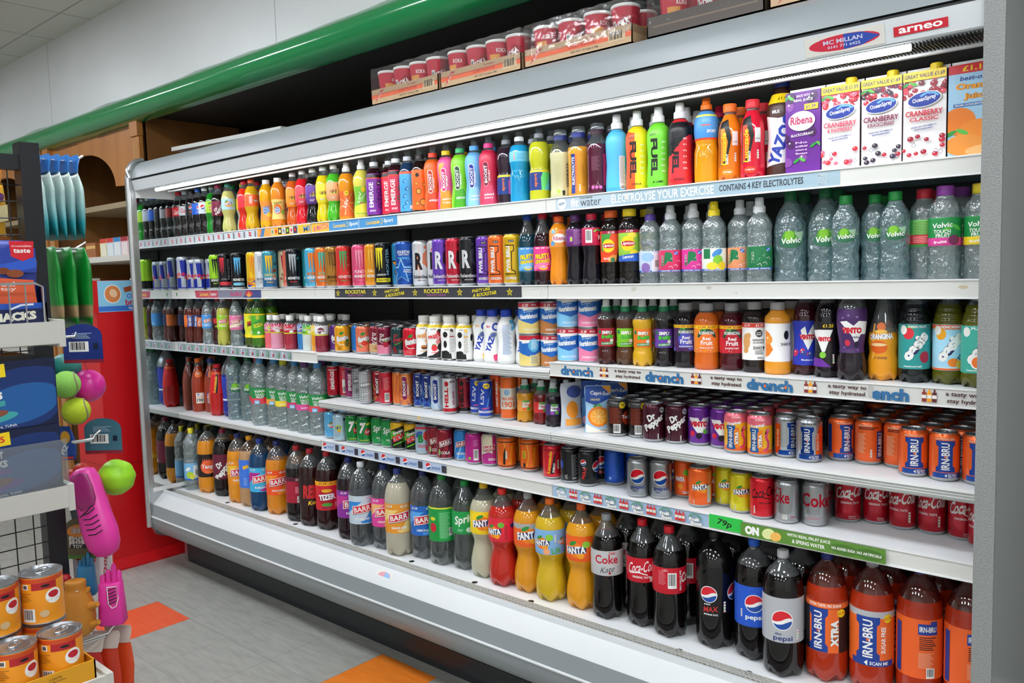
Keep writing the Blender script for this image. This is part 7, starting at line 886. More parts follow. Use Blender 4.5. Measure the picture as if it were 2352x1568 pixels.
shelf(2, 1.437, 'strip', 'second fridge shelf with blank scuffed white strip', E(320, 6, 9, 6, '#c4c0b4', 20) + E(560, 8, 8, 5, '#bdb9ae') + E(1180, 4, 10, 4, '#c8b89a') + E(640, -8, 3, 2, '#b8b4aa'), 'scuff_mark')
shelf(0, 1.166, 'strip', 'third fridge shelf with repeating white numeral icons', Q(546, 0, 1032, 36, '#a9b4c0') + sum([sup(50 + 86 * i) for i in range(12)], []))
shelf(1, 1.166, 'lip', 'third fridge shelf with grey ribbed lip')
drn = lambda u: T('drench', u, -2, 126, 30, '#2f6a9a', 0, 0, None, .06) + T('juicy spring water', u + 10, 15, 78, 5, '#7fb0cc') + E(u - 12, -4, 3, 4, O) + E(u + 44, -4, 3, 4, O)
tst = lambda u: T('a tasty way to', u, 7, 92, 11, '#4a2a2a') + T('stay hydrated', u, -8, 86, 12, '#4a2a2a')
shelf(2, 1.192, 'strip', 'third fridge shelf with blue lettered drink slogans', Q(624, 0, 1240, 36, '#d0d0cb') + drn(107) + bottles3(210) + tst(295) + drn(418) + bottles3(520) + tst(610) + drn(732) + bottles3(840) + tst(930) + T('ench', 1030, -2, 84, 30, '#2f6a9a', 0, 0, None, .06) + Q(985, 2, 10, 26, '#b8b8b4') + bottles3(1115) + tst(1195))
shelf(0, .798, 'lip', 'lowest fridge shelf at the mirrored end with ribbed lip')
shelf(1, .966, 'lip', 'fourth fridge shelf under the slim cans, ribbed lip', E(620, 6, 9, 6, '#e8b85a'), 'stain')
shelf(2, .966, 'lip', 'fourth fridge shelf under the tropical cans, ribbed lip')
pst = lambda u: PEP(u, 0, 14) + T('pepsi', u + 42, -3, 44, 16, '#6f94c8') + sum([Q(u + 84 + 8 * k, -1, 7.5, 26, '#33333f') for k in (-1, 0, 1)], [])
shelf(1, .797, 'strip', 'fifth fridge shelf with round red-blue logo strip', Q(384, 0, 744, 36, '#b9c6dc') + sum([pst(24 + 128 * i) for i in range(6)], []))
fst = lambda u: LN([(u + 20 * cos(t), -4 + 19 * sin(t)) for t in [radians(20 + 14 * k) for k in range(11)]], 6, '#6a9a84') + T('Fruit', u - 2, 0, 32, 11, W, 5, 0, '#2a3a34', .07) + T('Shoot', u + 4, -11, 36, 11, W, 3, 0, '#2a3a34', .07)
gre = Q(840, 0, 372, 36, '#5c8a34') + T('ON', 686, 0, 40, 24, W, 0, 0, None, .08) + E(732, 0, 18, 14, '#dfe4a0', 20) + E(752, -4, 15, 12, '#f0b85a', 20) + T('WITH REAL FRUIT JUICE', 838, 8, 112, 10, W) + T('& SPRING WATER', 838, -6, 84, 10, W) + E(928, -2, 36, 13, '#4a742a') + T('NO ADDED SUGAR', 928, -2, 62, 7, W) + E(988, -2, 34, 13, '#4a742a') + T('NO ARTIFICIALS', 988, -2, 58, 7, W)
s5 = shelf(2, .797, 'strip', 'fifth fridge shelf with fruit logo and green juice strips', Q(278, 0, 552, 36, '#a3bcd8') + sum([fst(36 + 96 * i) + (bottles3(84 + 96 * i, ('#d83a34', '#c8302c', '#d8443c')) if i < 5 else []) for i in range(6)], []) + gre)
pc = MB(); art_flat(pc, Q(0, 0, 100, 38, '#2fbf4a') + T('79p', -4, -2, 44, 22, '#1a1a18', -8, .2, None, .02), ((.608, -.0075, -.0165), (1, 0, 0), (0, 0, 1), (0, -1, 0))); link('price_card', pc.mesh('price_card', smooth=False), s5)

# ------------------------------------------------------------------ stocking the shelves
for k in PROD: PROD[k]['parts'] = None
ORD = ['first', 'second', 'third', 'fourth', 'fifth', 'sixth', 'seventh', 'eighth', 'ninth', 'tenth', 'eleventh', 'twelfth', 'thirteenth', 'fourteenth', 'fifteenth', 'sixteenth', 'seventeenth', 'eighteenth']
SN = {'s1': 'top shelf', 's2': 'second shelf', 's3': 'third shelf', 's3c': 'third shelf', 's4a': 'lowest left shelf', 's4': 'fourth shelf', 's5': 'fifth shelf', 'd': 'bottom deck'}
def build(key, loc, rz, label, group, tab=True):
    p = PROD[key]
    if p['parts'] is None: p['parts'] = p['mk']()
    r = empty(p['kind'], loc, rz, label, p['cat'], group)
    for nm, me in p['parts']:
        if nm == 'tab' and not tab: continue
        link(nm, me, r)
    return r
rows = []
for sh, (z, st) in STOCK.items():
    for row_, txt in st.items():
        for e in txt.split(';'):
            k, x, y, a = e.split(); rows.append((SN[sh], row_, k, float(x), float(y), z, float(a)))
count = {}
for q in rows: count.setdefault((q[0], q[1], PROD[q[2]]['desc']), []).append(q[3])
total = {}
for q in rows: total.setdefault(PROD[q[2]]['desc'], set()).add((q[0], q[1]))
for sn, row_, k, x, y, z, a in rows:
    p = PROD[k]; xs = sorted(count[(sn, row_, p['desc'])]); lab = p['desc']
    if len(xs) > 1: lab = ORD[xs.index(x)] + ' ' + lab + ' from left'
    lab += ', ' + ('front' if row_ == 0 else ORD[row_]) + ' row' if (row_ or len(total[p['desc']]) > 1) and row_ else ''
    lab += (', ' if row_ else ' on the ') + sn
    if row_: lab = lab.replace(ORD[row_] + ' row', ORD[row_] + ' row')
    build(k, (x, y, z + .0006), radians(a), lab, ('front ' if row_ == 0 else 'back ') + 'row on the ' + sn, tab=row_ == 0)
# the upper layer of the stacked tins
for k, x, y, z, a, lab in (('no1', None, 'no1b', 1.166, 0, 'blue and pale yellow milkshake tin stacked on the tin below'), ('no2', None, 'no2', 1.166, 0, 'blue and brown milkshake tin stacked on its twin'), ('no3', None, 'no3', 1.192, 0, 'blue and light blue milkshake tin stacked on its twin'), ('no4', None, 'no4', 1.192, 0, 'blue and pink milkshake tin stacked on its twin')):
    q = next(r for r in rows if r[2] == y); build(k, (q[3], q[4], z + .1092), radians(q[6] + (0 if k == 'no4' else 12)), lab, 'stacked milkshake tins')

# ------------------------------------------------------------------ noodle trays on top of the fridge
film = M('f', '#f2f2f2')
def noodle_tray(x0, x1, label, n, col='#c0a07a', film_h=.128, first_key='kok', cups=2):
    r = empty('cardboard_tray', (x0, -.098, 2.0895), 0, label, 'tray', 'noodle trays on the fridge'); w_ = x1 - x0; d = .262; h = .052
    mb = MB(); m = M('p', col)
    mb.box(0, w_, 0, d, 0, .003, m)
    for q in ((0, w_, 0, .003), (0, w_, d - .003, d), (0, .003, 0, d), (w_ - .003, w_, 0, d)): mb.box(*q, 0, h, m)
    art = Q(w_ * 500, 27, w_ * 1000, 15, '#d8603a') + G_([(20, 6), (50, 46), (70, 46), (42, 22)], '#b8303a') + T('KOKA', 46, 30, 30, 8, '#e8c8b8', 50) + T('CURRY FLAVOUR', w_ * 560, 28, 96, 9, '#a8342a') + T('The Original', w_ * 620, 42, 44, 6, '#a8342a', 0, .2) + T('NET WT. 12 Cups x 70g', w_ * 580, 12, 96, 7, '#5a4a3a') + BC(w_ * 870, 28, 56, 30, '#cbb08a') if col[1] != '4' else Q(w_ * 500, 26, w_ * 900, 5, '#6a5a4a')
    art_flat(mb, art, ((0, 0, 0), (1, 0, 0), (0, 0, 1), (0, -1, 0)), clip=(2, w_ * 1000 - 2, 1, h * 1000 - 1)); link('tray_body', mb.mesh('tray_body', smooth=False), r)
    fm = MB(); random.seed(int(x0 * 100)); N_ = 18
    top = [[(w_ * i / N_, d * j / 6, film_h + .004 * random.random() - (.006 if i in (0, N_) or j in (0, 6) else 0)) for j in range(7)] for i in range(N_ + 1)]
    for i in range(N_):
        for j in range(6): fm.face([top[i][j], top[i + 1][j], top[i + 1][j + 1], top[i][j + 1]], film)
        fm.face([(w_ * i / N_, -.0012, .03), (w_ * (i + 1) / N_, -.0012, .03), top[i + 1][0], top[i][0]], film)
    for i in (0, N_):
        for j in range(6): fm.face([(w_ * i / N_ + (-.0012 if i == 0 else .0012), d * j / 6, .03), (w_ * i / N_ + (-.0012 if i == 0 else .0012), d * (j + 1) / 6, .03), top[i][j + 1], top[i][j]], film)
    me = fm.mesh('plastic_film'); link('plastic_film', weld(me), r)
    pitch = (w_ - .008) / n
    for j in range(cups):
        for i in range(n):
            k = ('kok', 'kok2')[(i * 3 + j + int(x0 * 10)) % 2]
            c = build(k, (x0 + .004 + pitch * (i + .5), -.098 + .047 + j * .086, 2.0935), radians(20 + (i * 47 + j * 31 + int(x0 * 37)) % 70 - 20), ORD[i] + ' red noodle cup in ' + ('front' if j == 0 else 'back') + ' row of the ' + label.split(' of ')[0], 'noodle cups')
noodle_tray(1.785, 2.130, 'first brown noodle tray of the row on the fridge', 4); noodle_tray(2.142, 2.492, 'second brown noodle tray of the row on the fridge', 4); noodle_tray(2.506, 2.888, 'third brown noodle tray of the row on the fridge', 4)
noodle_tray(2.935, 3.262, 'dark film-wrapped noodle tray of taller cups', 3, '#4a4038', .132); noodle_tray(3.275, 3.62, 'fifth brown noodle tray of the row on the fridge', 4)
# strip light box under the soffit, loose white board, cables in the recess
mb = MB(); mb.box(0, 1.1, -.03, .03, -.045, 0, M('p', '#b4a68e')); r = empty('batten_light', (2.36, .26, 2.46), 0, 'unlit beige strip light box fixed under the dark soffit', 'light fitting'); link('housing', mb.mesh('housing', smooth=False), r)
mb = MB(); mb.lathe([(.013, -.062), (.015, -.058), (.015, -.045)], 16, lambda z, j: M('k', '#d8d4c8'), ctr=(.42, 0, 0)); link('knob', mb.mesh('knob'), r)
mb = MB(); mb.box(0, 1.12, 0, .2, 0, .022, M('p', '#dedfdb')); o = tag(link('board', mb.mesh('board', smooth=False), None, (-.52, .30, 2.235), 0), 'long white shelf board laid above the fridge beside the cabinet', 'board'); o.rotation_euler = (0, .028, 0)
for i, (x, y, c, rr) in enumerate(((.62, .9, '#2a2623', .008), (.70, .95, '#1c1a18', .012), (.92, .9, '#2f2b28', .006))):
    mb = MB(); mb.tube([(0, 0, .0), (.03 * (i - 1), .02, .12), (.06, -.03, .26), (.05 + .08 * i, 0, .365)], rr, M('k', c), 8); tag(link('cable', mb.mesh('cable'), None, (x, y, 2.094)), ('thin', 'thick', 'slack')[i] + ' dark cable hanging in the recess above the fridge', 'cable')

# ------------------------------------------------------------------ wooden cabinets at the far end
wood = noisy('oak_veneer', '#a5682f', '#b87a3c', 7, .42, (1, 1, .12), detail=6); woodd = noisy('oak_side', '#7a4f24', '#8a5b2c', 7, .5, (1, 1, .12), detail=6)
def cabinet(x1, label):
    r = empty('wooden_display_cabinet', (x1 - 1.46, .2, 0), 0, label, 'cabinet'); w_ = 1.46
    top, bot_, cx, a, b = 2.44, 2.10, .60, .46, .235
    mb = MB(); N_ = 28; arch = [(cx - a * cos(pi * i / N_), 2.075 + b * sin(pi * i / N_)) for i in range(N_ + 1)]
    for y in (0, .02):
        for p, q in zip(arch, arch[1:]): mb.face([(p[0], y, p[1]), (q[0], y, q[1]), (q[0], y, top), (p[0], y, top)][::(1 if y == 0 else -1)], wood)
        mb.face([(0, y, 2.06), (cx - a, y, 2.075), (cx - a, y, top), (0, y, top)], wood); mb.face([(cx + a, y, 2.075), (w_, y, 2.06), (w_, y, top), (cx + a, y, top)], wood)
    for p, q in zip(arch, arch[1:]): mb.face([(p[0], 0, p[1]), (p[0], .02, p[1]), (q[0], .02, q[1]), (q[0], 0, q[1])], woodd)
    for u0, u1 in ((.16, .52), (.86, 1.3)): mb.box(u0, u1, -.002, 0, 2.392, 2.398, M('p', '#6a3f1a'))
    link('fascia', weld(mb.mesh('fascia', smooth=False)), r)
    for u in (0, w_ - .09):
        p = MB(); p.box(u, u + .09, -.024, 0, .06, top, wood)
        for k in range(4): p.box(u + .018 + k * .016, u + .025 + k * .016, -.027, -.024, .3, 2.29, M('p', '#c99a62'))
        p.box(u - .004, u + .094, -.034, 0, 2.33, top - .0, wood); link('pilaster', p.mesh('pilaster', smooth=False), r)
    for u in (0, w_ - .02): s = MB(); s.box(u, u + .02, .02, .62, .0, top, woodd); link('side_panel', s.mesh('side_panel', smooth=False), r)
    s = MB(); s.box(.021, w_ - .021, .56, .58, 0, 2.02, M('p', '#8a7c66')); s.box(.02, w_ - .02, .56, .58, 2.02, top, M('p', '#5a3a22')); link('back_panel', s.mesh('back_panel', smooth=False), r)
    for z, y0, c in ((2.0, .10, '#a89878'), (1.655, .0, '#d8d6cc'), (1.36, .0, '#d8d6cc'), (1.0, .0, '#d8d6cc'), (.6, .0, '#d8d6cc'), (.2, .0, '#d8d6cc')):
        s = MB(); s.box(.021, w_ - .021, y0, .555, z - .035, z, M('p', c)); link('shelf', s.mesh('shelf', smooth=False), r)
    return r
cabinet(-.655, 'oak cabinet with arched fascia beside the fridge'); cabinet(-2.16, 'oak cabinet further along, mostly behind the hanging bags')
def pack(nm, x, y, z, w_, d, h, c, label, art=(), cat='packet', rz=0, band=None, group=None):
    r = empty(nm, (x, y, z), rz, label, cat, group); mb = MB(); mb.box(-w_ / 2, w_ / 2, -d / 2, d / 2, 0, h, M('p', c)); link('carton', mb.mesh('carton', smooth=False), r)
    a = MB(); art_flat(a, list(art) or Q(0, h * 600, w_ * 800, h * 250, band or W), ((0, -d / 2, 0), (1, 0, 0), (0, 0, 1), (0, -1, 0)), clip=(-w_ * 500, w_ * 500, 0, h * 1000)); link('printed_front', a.mesh('printed_front', smooth=False), r); return r
for i, (x, c, bnd, d) in enumerate(((-.80, '#e8dfe0', '#c8303c', 'pink-white'), (-.905, '#efe9e4', '#b82a3a', 'cream'), (-1.01, '#f0d8d8', '#c83a4a', 'rosy'), (-1.115, '#e6c8cc', '#a82a3a', 'dusky pink'), (-1.22, '#d8e4ee', '#3a8ac8', 'pale blue'), (-1.325, '#cfe2ee', '#d83a3a', 'sky blue'), (-1.43, '#f2e6b0', '#d8402f', 'pale yellow'))):
    pack('candle_pack', x, .29, 1.6555, .098, .07, .118, c, d + ' candle pack with coloured top band on the white shelf', Q(0, 104, 98, 28, bnd) + Q(-22, 45, 14, 74, W) + Q(2, 45, 14, 74, W) + Q(26, 45, 14, 74, W), group='candle packs on the white shelf')
pack('bread_pack', -1.62, .30, 1.6555, .16, .1, .10, '#a8683a', 'brown plastic-wrapped loaf on the white shelf', Q(0, 70, 150, 20, '#e2b86a')); pack('folded_leaflet', -.80, .215, 1.79, .09, .004, .09, '#7fb8d8', 'tilted blue leaflet with red border at the cabinet edge', Q(0, 45, 90, 8, '#c83a3a', 60), 'leaflet', .2)
for i, (x, c, bnd, d) in enumerate(((-.76, '#1c1f24', '#d8d02a', 'black led bulb box with yellow print'), (-.85, '#58a8d4', '#f2f2ee', 'blue and white bulb box'), (-.94, '#3f92c8', '#f2f2ee', 'deeper blue bulb box'), (-1.03, '#e8e8e6', '#9a9a98', 'white bulb box'), (-1.12, '#e2e2e0', '#1c1c1c', 'white and black bulb box'), (-1.22, '#1f1c1a', '#f2f2ee', 'black battery box with white ovals'))):
    pack('bulb_box', x, .29, 1.3605, .08, .07, .15 - .012 * (i % 3), c, d + ' on the shelf above the red stand', Q(0, 40, 50, 60, bnd) + Q(0, 120, 60, 14, '#e0d83a' if i % 2 == 0 else '#2a4a8a'), 'box', group='bulb boxes')
pack('biscuit_pack', -1.5, .29, 1.3605, .15, .07, .08, '#e8861c', 'orange biscuit pack on the shelf beside bulb boxes', Q(0, 40, 100, 30, '#f4d06a')); pack('paper_bag', -1.72, .29, 1.3605, .09, .06, .16, '#d8d4cc', 'grey-white packet standing behind green bags', Q(0, 80, 70, 100, '#a8a49c'))

# ------------------------------------------------------------------ red cardboard stand
rs = empty('cardboard_display_stand', (-.33, -.12, 0), 0, 'tall red cardboard display stand with coffee break header at the fridge end', 'display stand'); rd = M('p', '#c40c14')
mb = MB(); mb.box(-.17, .17, -.20, .19, .025, 1.335, rd); mb.box(-.171, .171, -.2015, .1915, .545, .549, M('p', '#98080f')); link('body', mb.mesh('body', smooth=False), rs)
mb = MB(); mb.box(-.2, .19, -.225, .195, 0, .012, rd); mb.face([(.19, -.225, .012), (.19, .195, .012), (.172, .19, .06), (.172, -.2, .06)], rd); link('base_plate', mb.mesh('base_plate', smooth=False), rs)
mb = MB(); mb.box(.155, .171, -.222, .19, 1.335, 1.497, rd)
art_flat(mb, Q(8, 81, 400, 158, '#8ac8e6') + Q(8, 18, 400, 26, '#3a72c8') + E(-116, 92, 43, 47, W) + E(-116, 92, 39, 43, '#d8844a') + E(-112, 96, 18, 22, '#eac49a', 30) + Q(-24, 118, 70, 26, '#9a4a2a', 12) + Q(0, 126, 40, 22, '#c88a5a', 12) + T('COFFEE', 0, 80, 92, 24, '#3f6fd0') + T('break', -4, 50, 100, 30, '#d01f3c', 4) + T('Have a fresh one', 16, 18, 110, 14, W) + Q(-198, 81, 18, 162, '#c40c14'), ((.171, 0, 1.335), (0, 1, 0), (0, 0, 1), (1, 0, 0)), clip=(-222, 190, 0, 162)); link('header_card', mb.mesh('header_card', smooth=False), rs)

# ------------------------------------------------------------------ gondola in the near left corner
go = empty('gondola_shelving', (1.93, -1.29, 0), 0, 'black mesh-backed pet shelving with white shelf edges at the near left', 'shelving'); ink = M('p', '#16171c')
mb = MB(); mb.box(-.022, .022, -.022, .022, 0, 1.82, ink); link('post', mb.mesh('post', smooth=False), go)
mb = MB(); mb.box(-.022, .022, -1.5, -1.456, 0, 1.82, ink); link('post', mb.mesh('post', smooth=False), go)
mb = MB(); mb.box(-.2, -.03, -1.5, .0, 0, .08, ink); link('plinth', mb.mesh('plinth', smooth=False), go)
mb = MB(); mb.box(-.015, .015, -1.46, -.02, 1.755, 1.79, ink); link('top_rail', mb.mesh('top_rail', smooth=False), go)
mb = MB()
for k in range(36): mb.tube([(0, -.045 - .04 * k, .1), (0, -.045 - .04 * k, 1.76)], .0016, ink, 5)
for k in range(41): mb.tube([(-.004, -1.46, .12 + .04 * k), (-.004, -.02, .12 + .04 * k)], .0016, ink, 5)
link('mesh_grille', mb.mesh('mesh_grille'), go)
def gshelf(z, xf, y1):
    mb = MB(); edge = M('p', '#c6c4bc'); mb.box(.03, xf, -1.45, y1, -.045, 0, edge); mb.box(xf, xf + .006, -1.45, y1, -.043, .004, edge); mb.box(.03, xf + .012, y1 - .004, y1 + .008, -.05, .008, edge); o = link('shelf', mb.mesh('shelf', smooth=False), go); o.location = (0, 0, z); return o
g1 = gshelf(1.397, .33, -.072); gshelf(1.045, .335, -.078); gshelf(.735, .62, -.135)
mb = MB(); chrome = M('s', '#c0c2c4'); mb.tube([(.31, -1.4, .085), (.31, -.105, .085), (.31, -.092, .078), (.31, -.09, 0)], .0028, chrome, 8)
for k in range(40): mb.tube([(.31, -.125 - .031 * k, 0), (.31, -.125 - .031 * k, .085)], .0016, chrome, 6)
link('wire_guard', mb.mesh('wire_guard'), g1)
GX, GY = 1.93, -1.29
# upper shelf: carton of snack pouches
r = empty('snack_carton', (2.165, -1.48, 1.3975), 0, 'navy open carton lettered snacks on the top pet shelf', 'carton'); mb = MB(); nv = M('p', '#141f4a')
for q in ((-.09, .06, -.14, -.137), (-.09, .06, .107, .11), (.057, .06, -.14, .11), (-.09, -.087, -.14, .11)): mb.box(*q, 0, .044 if q[0] > 0 else .08, nv)
art_flat(mb, Q(-20, 38, 240, 12, '#2452b0') + LN([(40, 32), (60, 40), (84, 41)], 4, '#dfe6ee') + T('SNACKS', 40, 16, 96, 18, '#e8e6d4', 3, 0, None, .06), ((.06, 0, 0), (0, 1, 0), (0, 0, 1), (1, 0, 0)), clip=(-140, 110, 0, 44)); link('carton_body', mb.mesh('carton_body', smooth=False), r)
def pouchbag(nm, loc, rz, w_, h, t, col, label, art=(), cat='bag', top=None, group=None, ramp=None, tw=.75):
    r = empty(nm, loc, rz, label, cat, group); m = ramp or M('p', col); mb = MB(); random.seed(int(loc[1] * 999)); secs = []
    for i in range(13):
        v = i / 12; th = t * (sin(pi * min(1, max(0, v * 1.02))) ** .55) * (1 - .25 * v) + .0015; ww = w_ / 2 * (1 - (1 - tw) * max(0, v - .75) / .25 + .02 * sin(9 * v))
        secs.append(((.004 * sin(5 * v + loc[1] * 40), 0, h * v), ww, th / 2))
    mb.loft(secs, m, 22, 2.6); link('bag_body', mb.mesh('bag_body', ang=80), r)
    if art:
        a = MB(); art_flat(a, list(art), ((0, -t / 2 - .001, 0), (1, 0, 0), (0, 0, 1), (0, -1, 0)), clip=(-w_ * 480, w_ * 480, 4, h * 990)); link('printed_front', a.mesh('printed_front', smooth=False), r)
    if top:
        k = MB(); k.loft([((0, 0, h), w_ * tw / 2, .0035), ((.004, 0, h + .018), w_ * tw * .52, .003), ((0, .003, h + .034), w_ * tw * .62, .005), ((0, 0, h + .045), w_ * tw * .6, .002)], M('p', top), 18, 2.4); link('header', k.mesh('header'), r)
    return r
pb_art = Q(0, 180, 230, 70, '#28409a') + Q(-10, 150, 230, 30, '#2f58c0', 12) + T('felis', -46, 176, 76, 36, W, 8, .1, '#8a94b0', .05) + G_([(36, 236), (88, 236), (86, 190), (62, 178), (38, 192)], '#d0202c') + T('irresistible', 62, 222, 42, 6, '#f0c0c0') + T('taste', 62, 208, 36, 12, W) + Q(-20, 134, 50, 20, '#e0e4e8', 10) + G_([(-36, 124), (10, 130), (82, 122), (88, 40), (40, 30), (0, 60)], '#e0603a') + T('deal', 20, 112, 44, 14, '#f6d8c8') + T('tay', 28, 96, 34, 12, '#f6d8c8') + E(20, 150, 14, 10, '#7a3a22') + E(44, 142, 18, 12, '#8a4626') + E(-58, 90, 26, 26, '#161616') + E(60, 20, 16, 20, '#a81f2c') + E(60, 20, 9, 13, '#f0d8d8') + E(-30, 40, 36, 30, '#e8e8e6')
pouchbag('snack_pouch', (2.195, -1.463, 1.4015), radians(90), .17, .172, .035, '#25398f', 'blue pet snack pouch with orange panel behind the wire guard', [(lambda e: e)(e) for e in pb_art and sum([[('q', [(x * .9, y * .72) for x, y in e[1]], e[2])] if e[0] == 'q' else [('t', e[1], e[2] * .9, e[3] * .72, e[4] * .9, e[5] * .72, *e[6:])] for e in pb_art], [])])
pouchbag('snack_pouch', (2.125, -1.465, 1.4015), radians(90), .16, .165, .035, '#22357f', 'second blue pet snack pouch standing directly behind the first')
# bags seen through the mesh
for i, (y, c, d) in enumerate(((-1.352, '#d8a01c', 'golden yellow'), (-1.415, '#c88a1a', 'amber'), (-1.478, '#e0b02a', 'bright yellow'))):
    pouchbag('treat_bag', (1.86 - .01 * i, y, 1.53), radians(90), .062, .20, .03, c, d + ' treat bag hanging behind the black mesh', Q(0, 120, 70, 40, '#e8d8a0', 12) + Q(0, 60, 70, 26, '#8a4a1a', -10) + Q(-6, 30, 40, 16, '#f4ecd0') + E(6, 160, 20, 12, '#6a3a7a', 30), top='#e08a2a', group='treat bags behind the mesh')
# hooks and hanging bags on the end of the gondola
def hook(y0, x, z, l, label):
    mb = MB(); mb.tube([(0, 0, 0), (0, l * .9, 0), (0, l, .008), (0, l + .014, .018)], .003, M('s', '#d0d2d2'), 8); mb.tube([(.014, 0, -.001), (.014, l * .75, -.001)], .0022, M('s', '#c0c2c2'), 6); tag(link('display_hook', mb.mesh('display_hook'), None, (x, y0, z)), label, 'hook')
def zramp(name, stops):
    m = bpy.data.materials.new(name); m.use_nodes = True; nt = m.node_tree; b = nt.nodes['Principled BSDF']; tc = nt.nodes.new('ShaderNodeTexCoord'); sp = nt.nodes.new('ShaderNodeSeparateXYZ'); cr = nt.nodes.new('ShaderNodeValToRGB')
    cr.color_ramp.elements[0].position, cr.color_ramp.elements[1].position = stops[0][0], stops[-1][0]; cr.color_ramp.elements[0].color, cr.color_ramp.elements[1].color = lin(stops[0][1]), lin(stops[-1][1])
    for p, c in stops[1:-1]: cr.color_ramp.elements.new(p).color = lin(c)
    nt.links.new(tc.outputs['Generated'], sp.inputs[0]); nt.links.new(sp.outputs[2], cr.inputs[0]); nt.links.new(cr.outputs[0], b.inputs['Base Color']); b.inputs['Roughness'].default_value = .3; return m
teal = zramp('teal_print', [(0, '#1b7f86'), (.25, '#2a9098'), (.55, '#9cc0be'), (1, '#c2cec4')]); grn = zramp('green_print', [(0, '#0f7a2a'), (.12, '#0f7a2a'), (.16, '#9a7f5a'), (.26, '#9a7f5a'), (.3, '#12852e'), (1, '#117f2b')])
hook(-1.267, 1.80, 1.803, .145, 'white hook holding the blue and white bags')
for i, (a, t) in enumerate((('first', 0), ('second', 0), ('third', 0), ('fourth', 0), ('fifth', 0))):
    pouchbag('litter_bag', (1.80, -1.232 + .0238 * i, 1.594 + .001 * i), radians(2 - i), .12, .174, .0215, '#6ab', a + ' white-to-teal bag along the white hook, nearest post counted first', (), top='#3f86d0', group='white and teal hanging bags', ramp=teal, tw=.6)
hook(-1.267, 1.83, 1.572, .125, 'steel hook holding the green bags')
for i, a in enumerate(('nearest', 'middle', 'farthest')):
    pouchbag('green_bag', (1.835 - .006 * i, -1.224 + .036 * i, 1.366 - .001 * i), radians(-3 + 2 * i), .155, .21, .032, '#118', a + ' of three green hanging bags with brown base', (), group='green hanging bags', ramp=grn, tw=.72)
def ball(nm, loc, rr, mat, label, bump=None, seam=None, cat='ball'):
    mb = MB(); n, k = 28, 18; f = bump or (lambda a, t: 1)
    prof = [(sin(pi * j / k), -cos(pi * j / k)) for j in range(1, k)]
    b = len(mb.v)
    for s, c in prof:
        for i in range(n):
            a = 2 * pi * i / n; q = rr * f(a, c); mb.v.append((q * s * cos(a), q * s * sin(a), q * c))
    mi_ = mb.mi(mat)
    for j in range(len(prof) - 1):
        for i in range(n): i2 = (i + 1) % n; mb.f.append((j * n + i, j * n + i2, (j + 1) * n + i2, (j + 1) * n + i)); mb.m.append(mi_)
    mb.f.append(tuple(reversed(range(n)))); mb.f.append(tuple((len(prof) - 1) * n + i for i in range(n))); mb.m += [mi_, mi_]
    me = mb.mesh('ball_body', ang=80)
    if seam is None: return tag(link(nm, me, None, loc), label, cat)
    r = empty(nm, loc, 0, label, cat); link('ball_body', me, r); s = MB(); s.tube([(rr * 1.005 * cos(t) * cos(.45 * sin(2 * t)), rr * 1.005 * sin(t) * cos(.45 * sin(2 * t)), rr * 1.005 * sin(.45 * sin(2 * t))) for t in [2 * pi * i / 60 for i in range(61)]], .0022, M('k', seam), 6); o = link('seam', s.mesh('seam'), r); o.rotation_euler = (1.1, .3, .5); return r
def hang_card(loc, w_, h, col, label, strip, ang=42):
    r = empty('hanging_card', loc, radians(ang), label, 'card'); mb = MB(); pts = [(-w_ / 2, 0), (w_ / 2, 0), (w_ / 2, h * .7)] + [(w_ / 2 * cos(t), h * .7 + h * .3 * sin(t)) for t in [pi * i / 10 for i in range(1, 10)]] + [(-w_ / 2, h * .7)]
    for y in (-.0008, .0008): mb.face([(x, y, z) for x, z in (pts if y < 0 else pts[::-1])], M('p', col))
    art_flat(mb, Q(0, 4, w_ * 1000, 9, strip) + BC(-w_ * 100, h * 420, w_ * 500, h * 260) + Q(w_ * 330, h * 430, w_ * 120, h * 150, '#10203a') + TX(0, h * 700, w_ * 500, h * 160, 4, '#9ab0c8'), ((0, -.0008, 0), (1, 0, 0), (0, 0, 1), (0, -1, 0)), clip=(-w_ * 500, w_ * 500, 0, h * 900)); link('card_face', mb.mesh('card_face', smooth=False), r)
    return r
hook(-1.267, 2.0, 1.352, .035, 'chrome hook through the navy hanging card'); c1 = hang_card((2.012, -1.222, 1.285), .096, .096, '#1a2f78', 'navy hanging card with barcode above the pink ball', '#8a2030'); k = MB(); k.tube([(0, 0, 0), (.006, .003, -.02)], .0012, M('k', '#a03a4a'), 6); link('tie', k.mesh('tie'), c1)
rb_ = noisy('pink_rubber', '#d81f92', '#e02a9c', 40, .3); ball('squeaky_ball', (1.97, -1.200, 1.222), .041, rb_, 'magenta dimpled dog ball hanging below the navy card', lambda a, t: 1 + .018 * sin(9 * a) * sin(8 * t))
felt = noisy('tennis_felt', '#b8cf2a', '#c6dc36', 300, .95, bump=.8); felt2 = noisy('tennis_felt_pale', '#8fd05a', '#9ad866', 300, .95, bump=.8)
ball('tennis_ball', (2.0, -1.243, 1.168), .0325, felt, 'yellow-green tennis ball lower in the net', None, '#9a957a'); ball('tennis_ball', (2.0, -1.262, 1.236), .0325, felt2, 'paler tennis ball above the yellow-green one', None, '#9a957a')
ball('rubber_ball', (1.92, -1.232, 1.268), .037, M('k', '#2f8a80'), 'teal rubber ball behind the navy card')
hook(-1.267, 2.02, 1.096, .055, 'chrome hook through the teal hanging card'); hang_card((2.02, -1.192, 1.054), .092, .09, '#3f6f80', 'teal hanging card with barcode above the lime ball', '#8a2030')
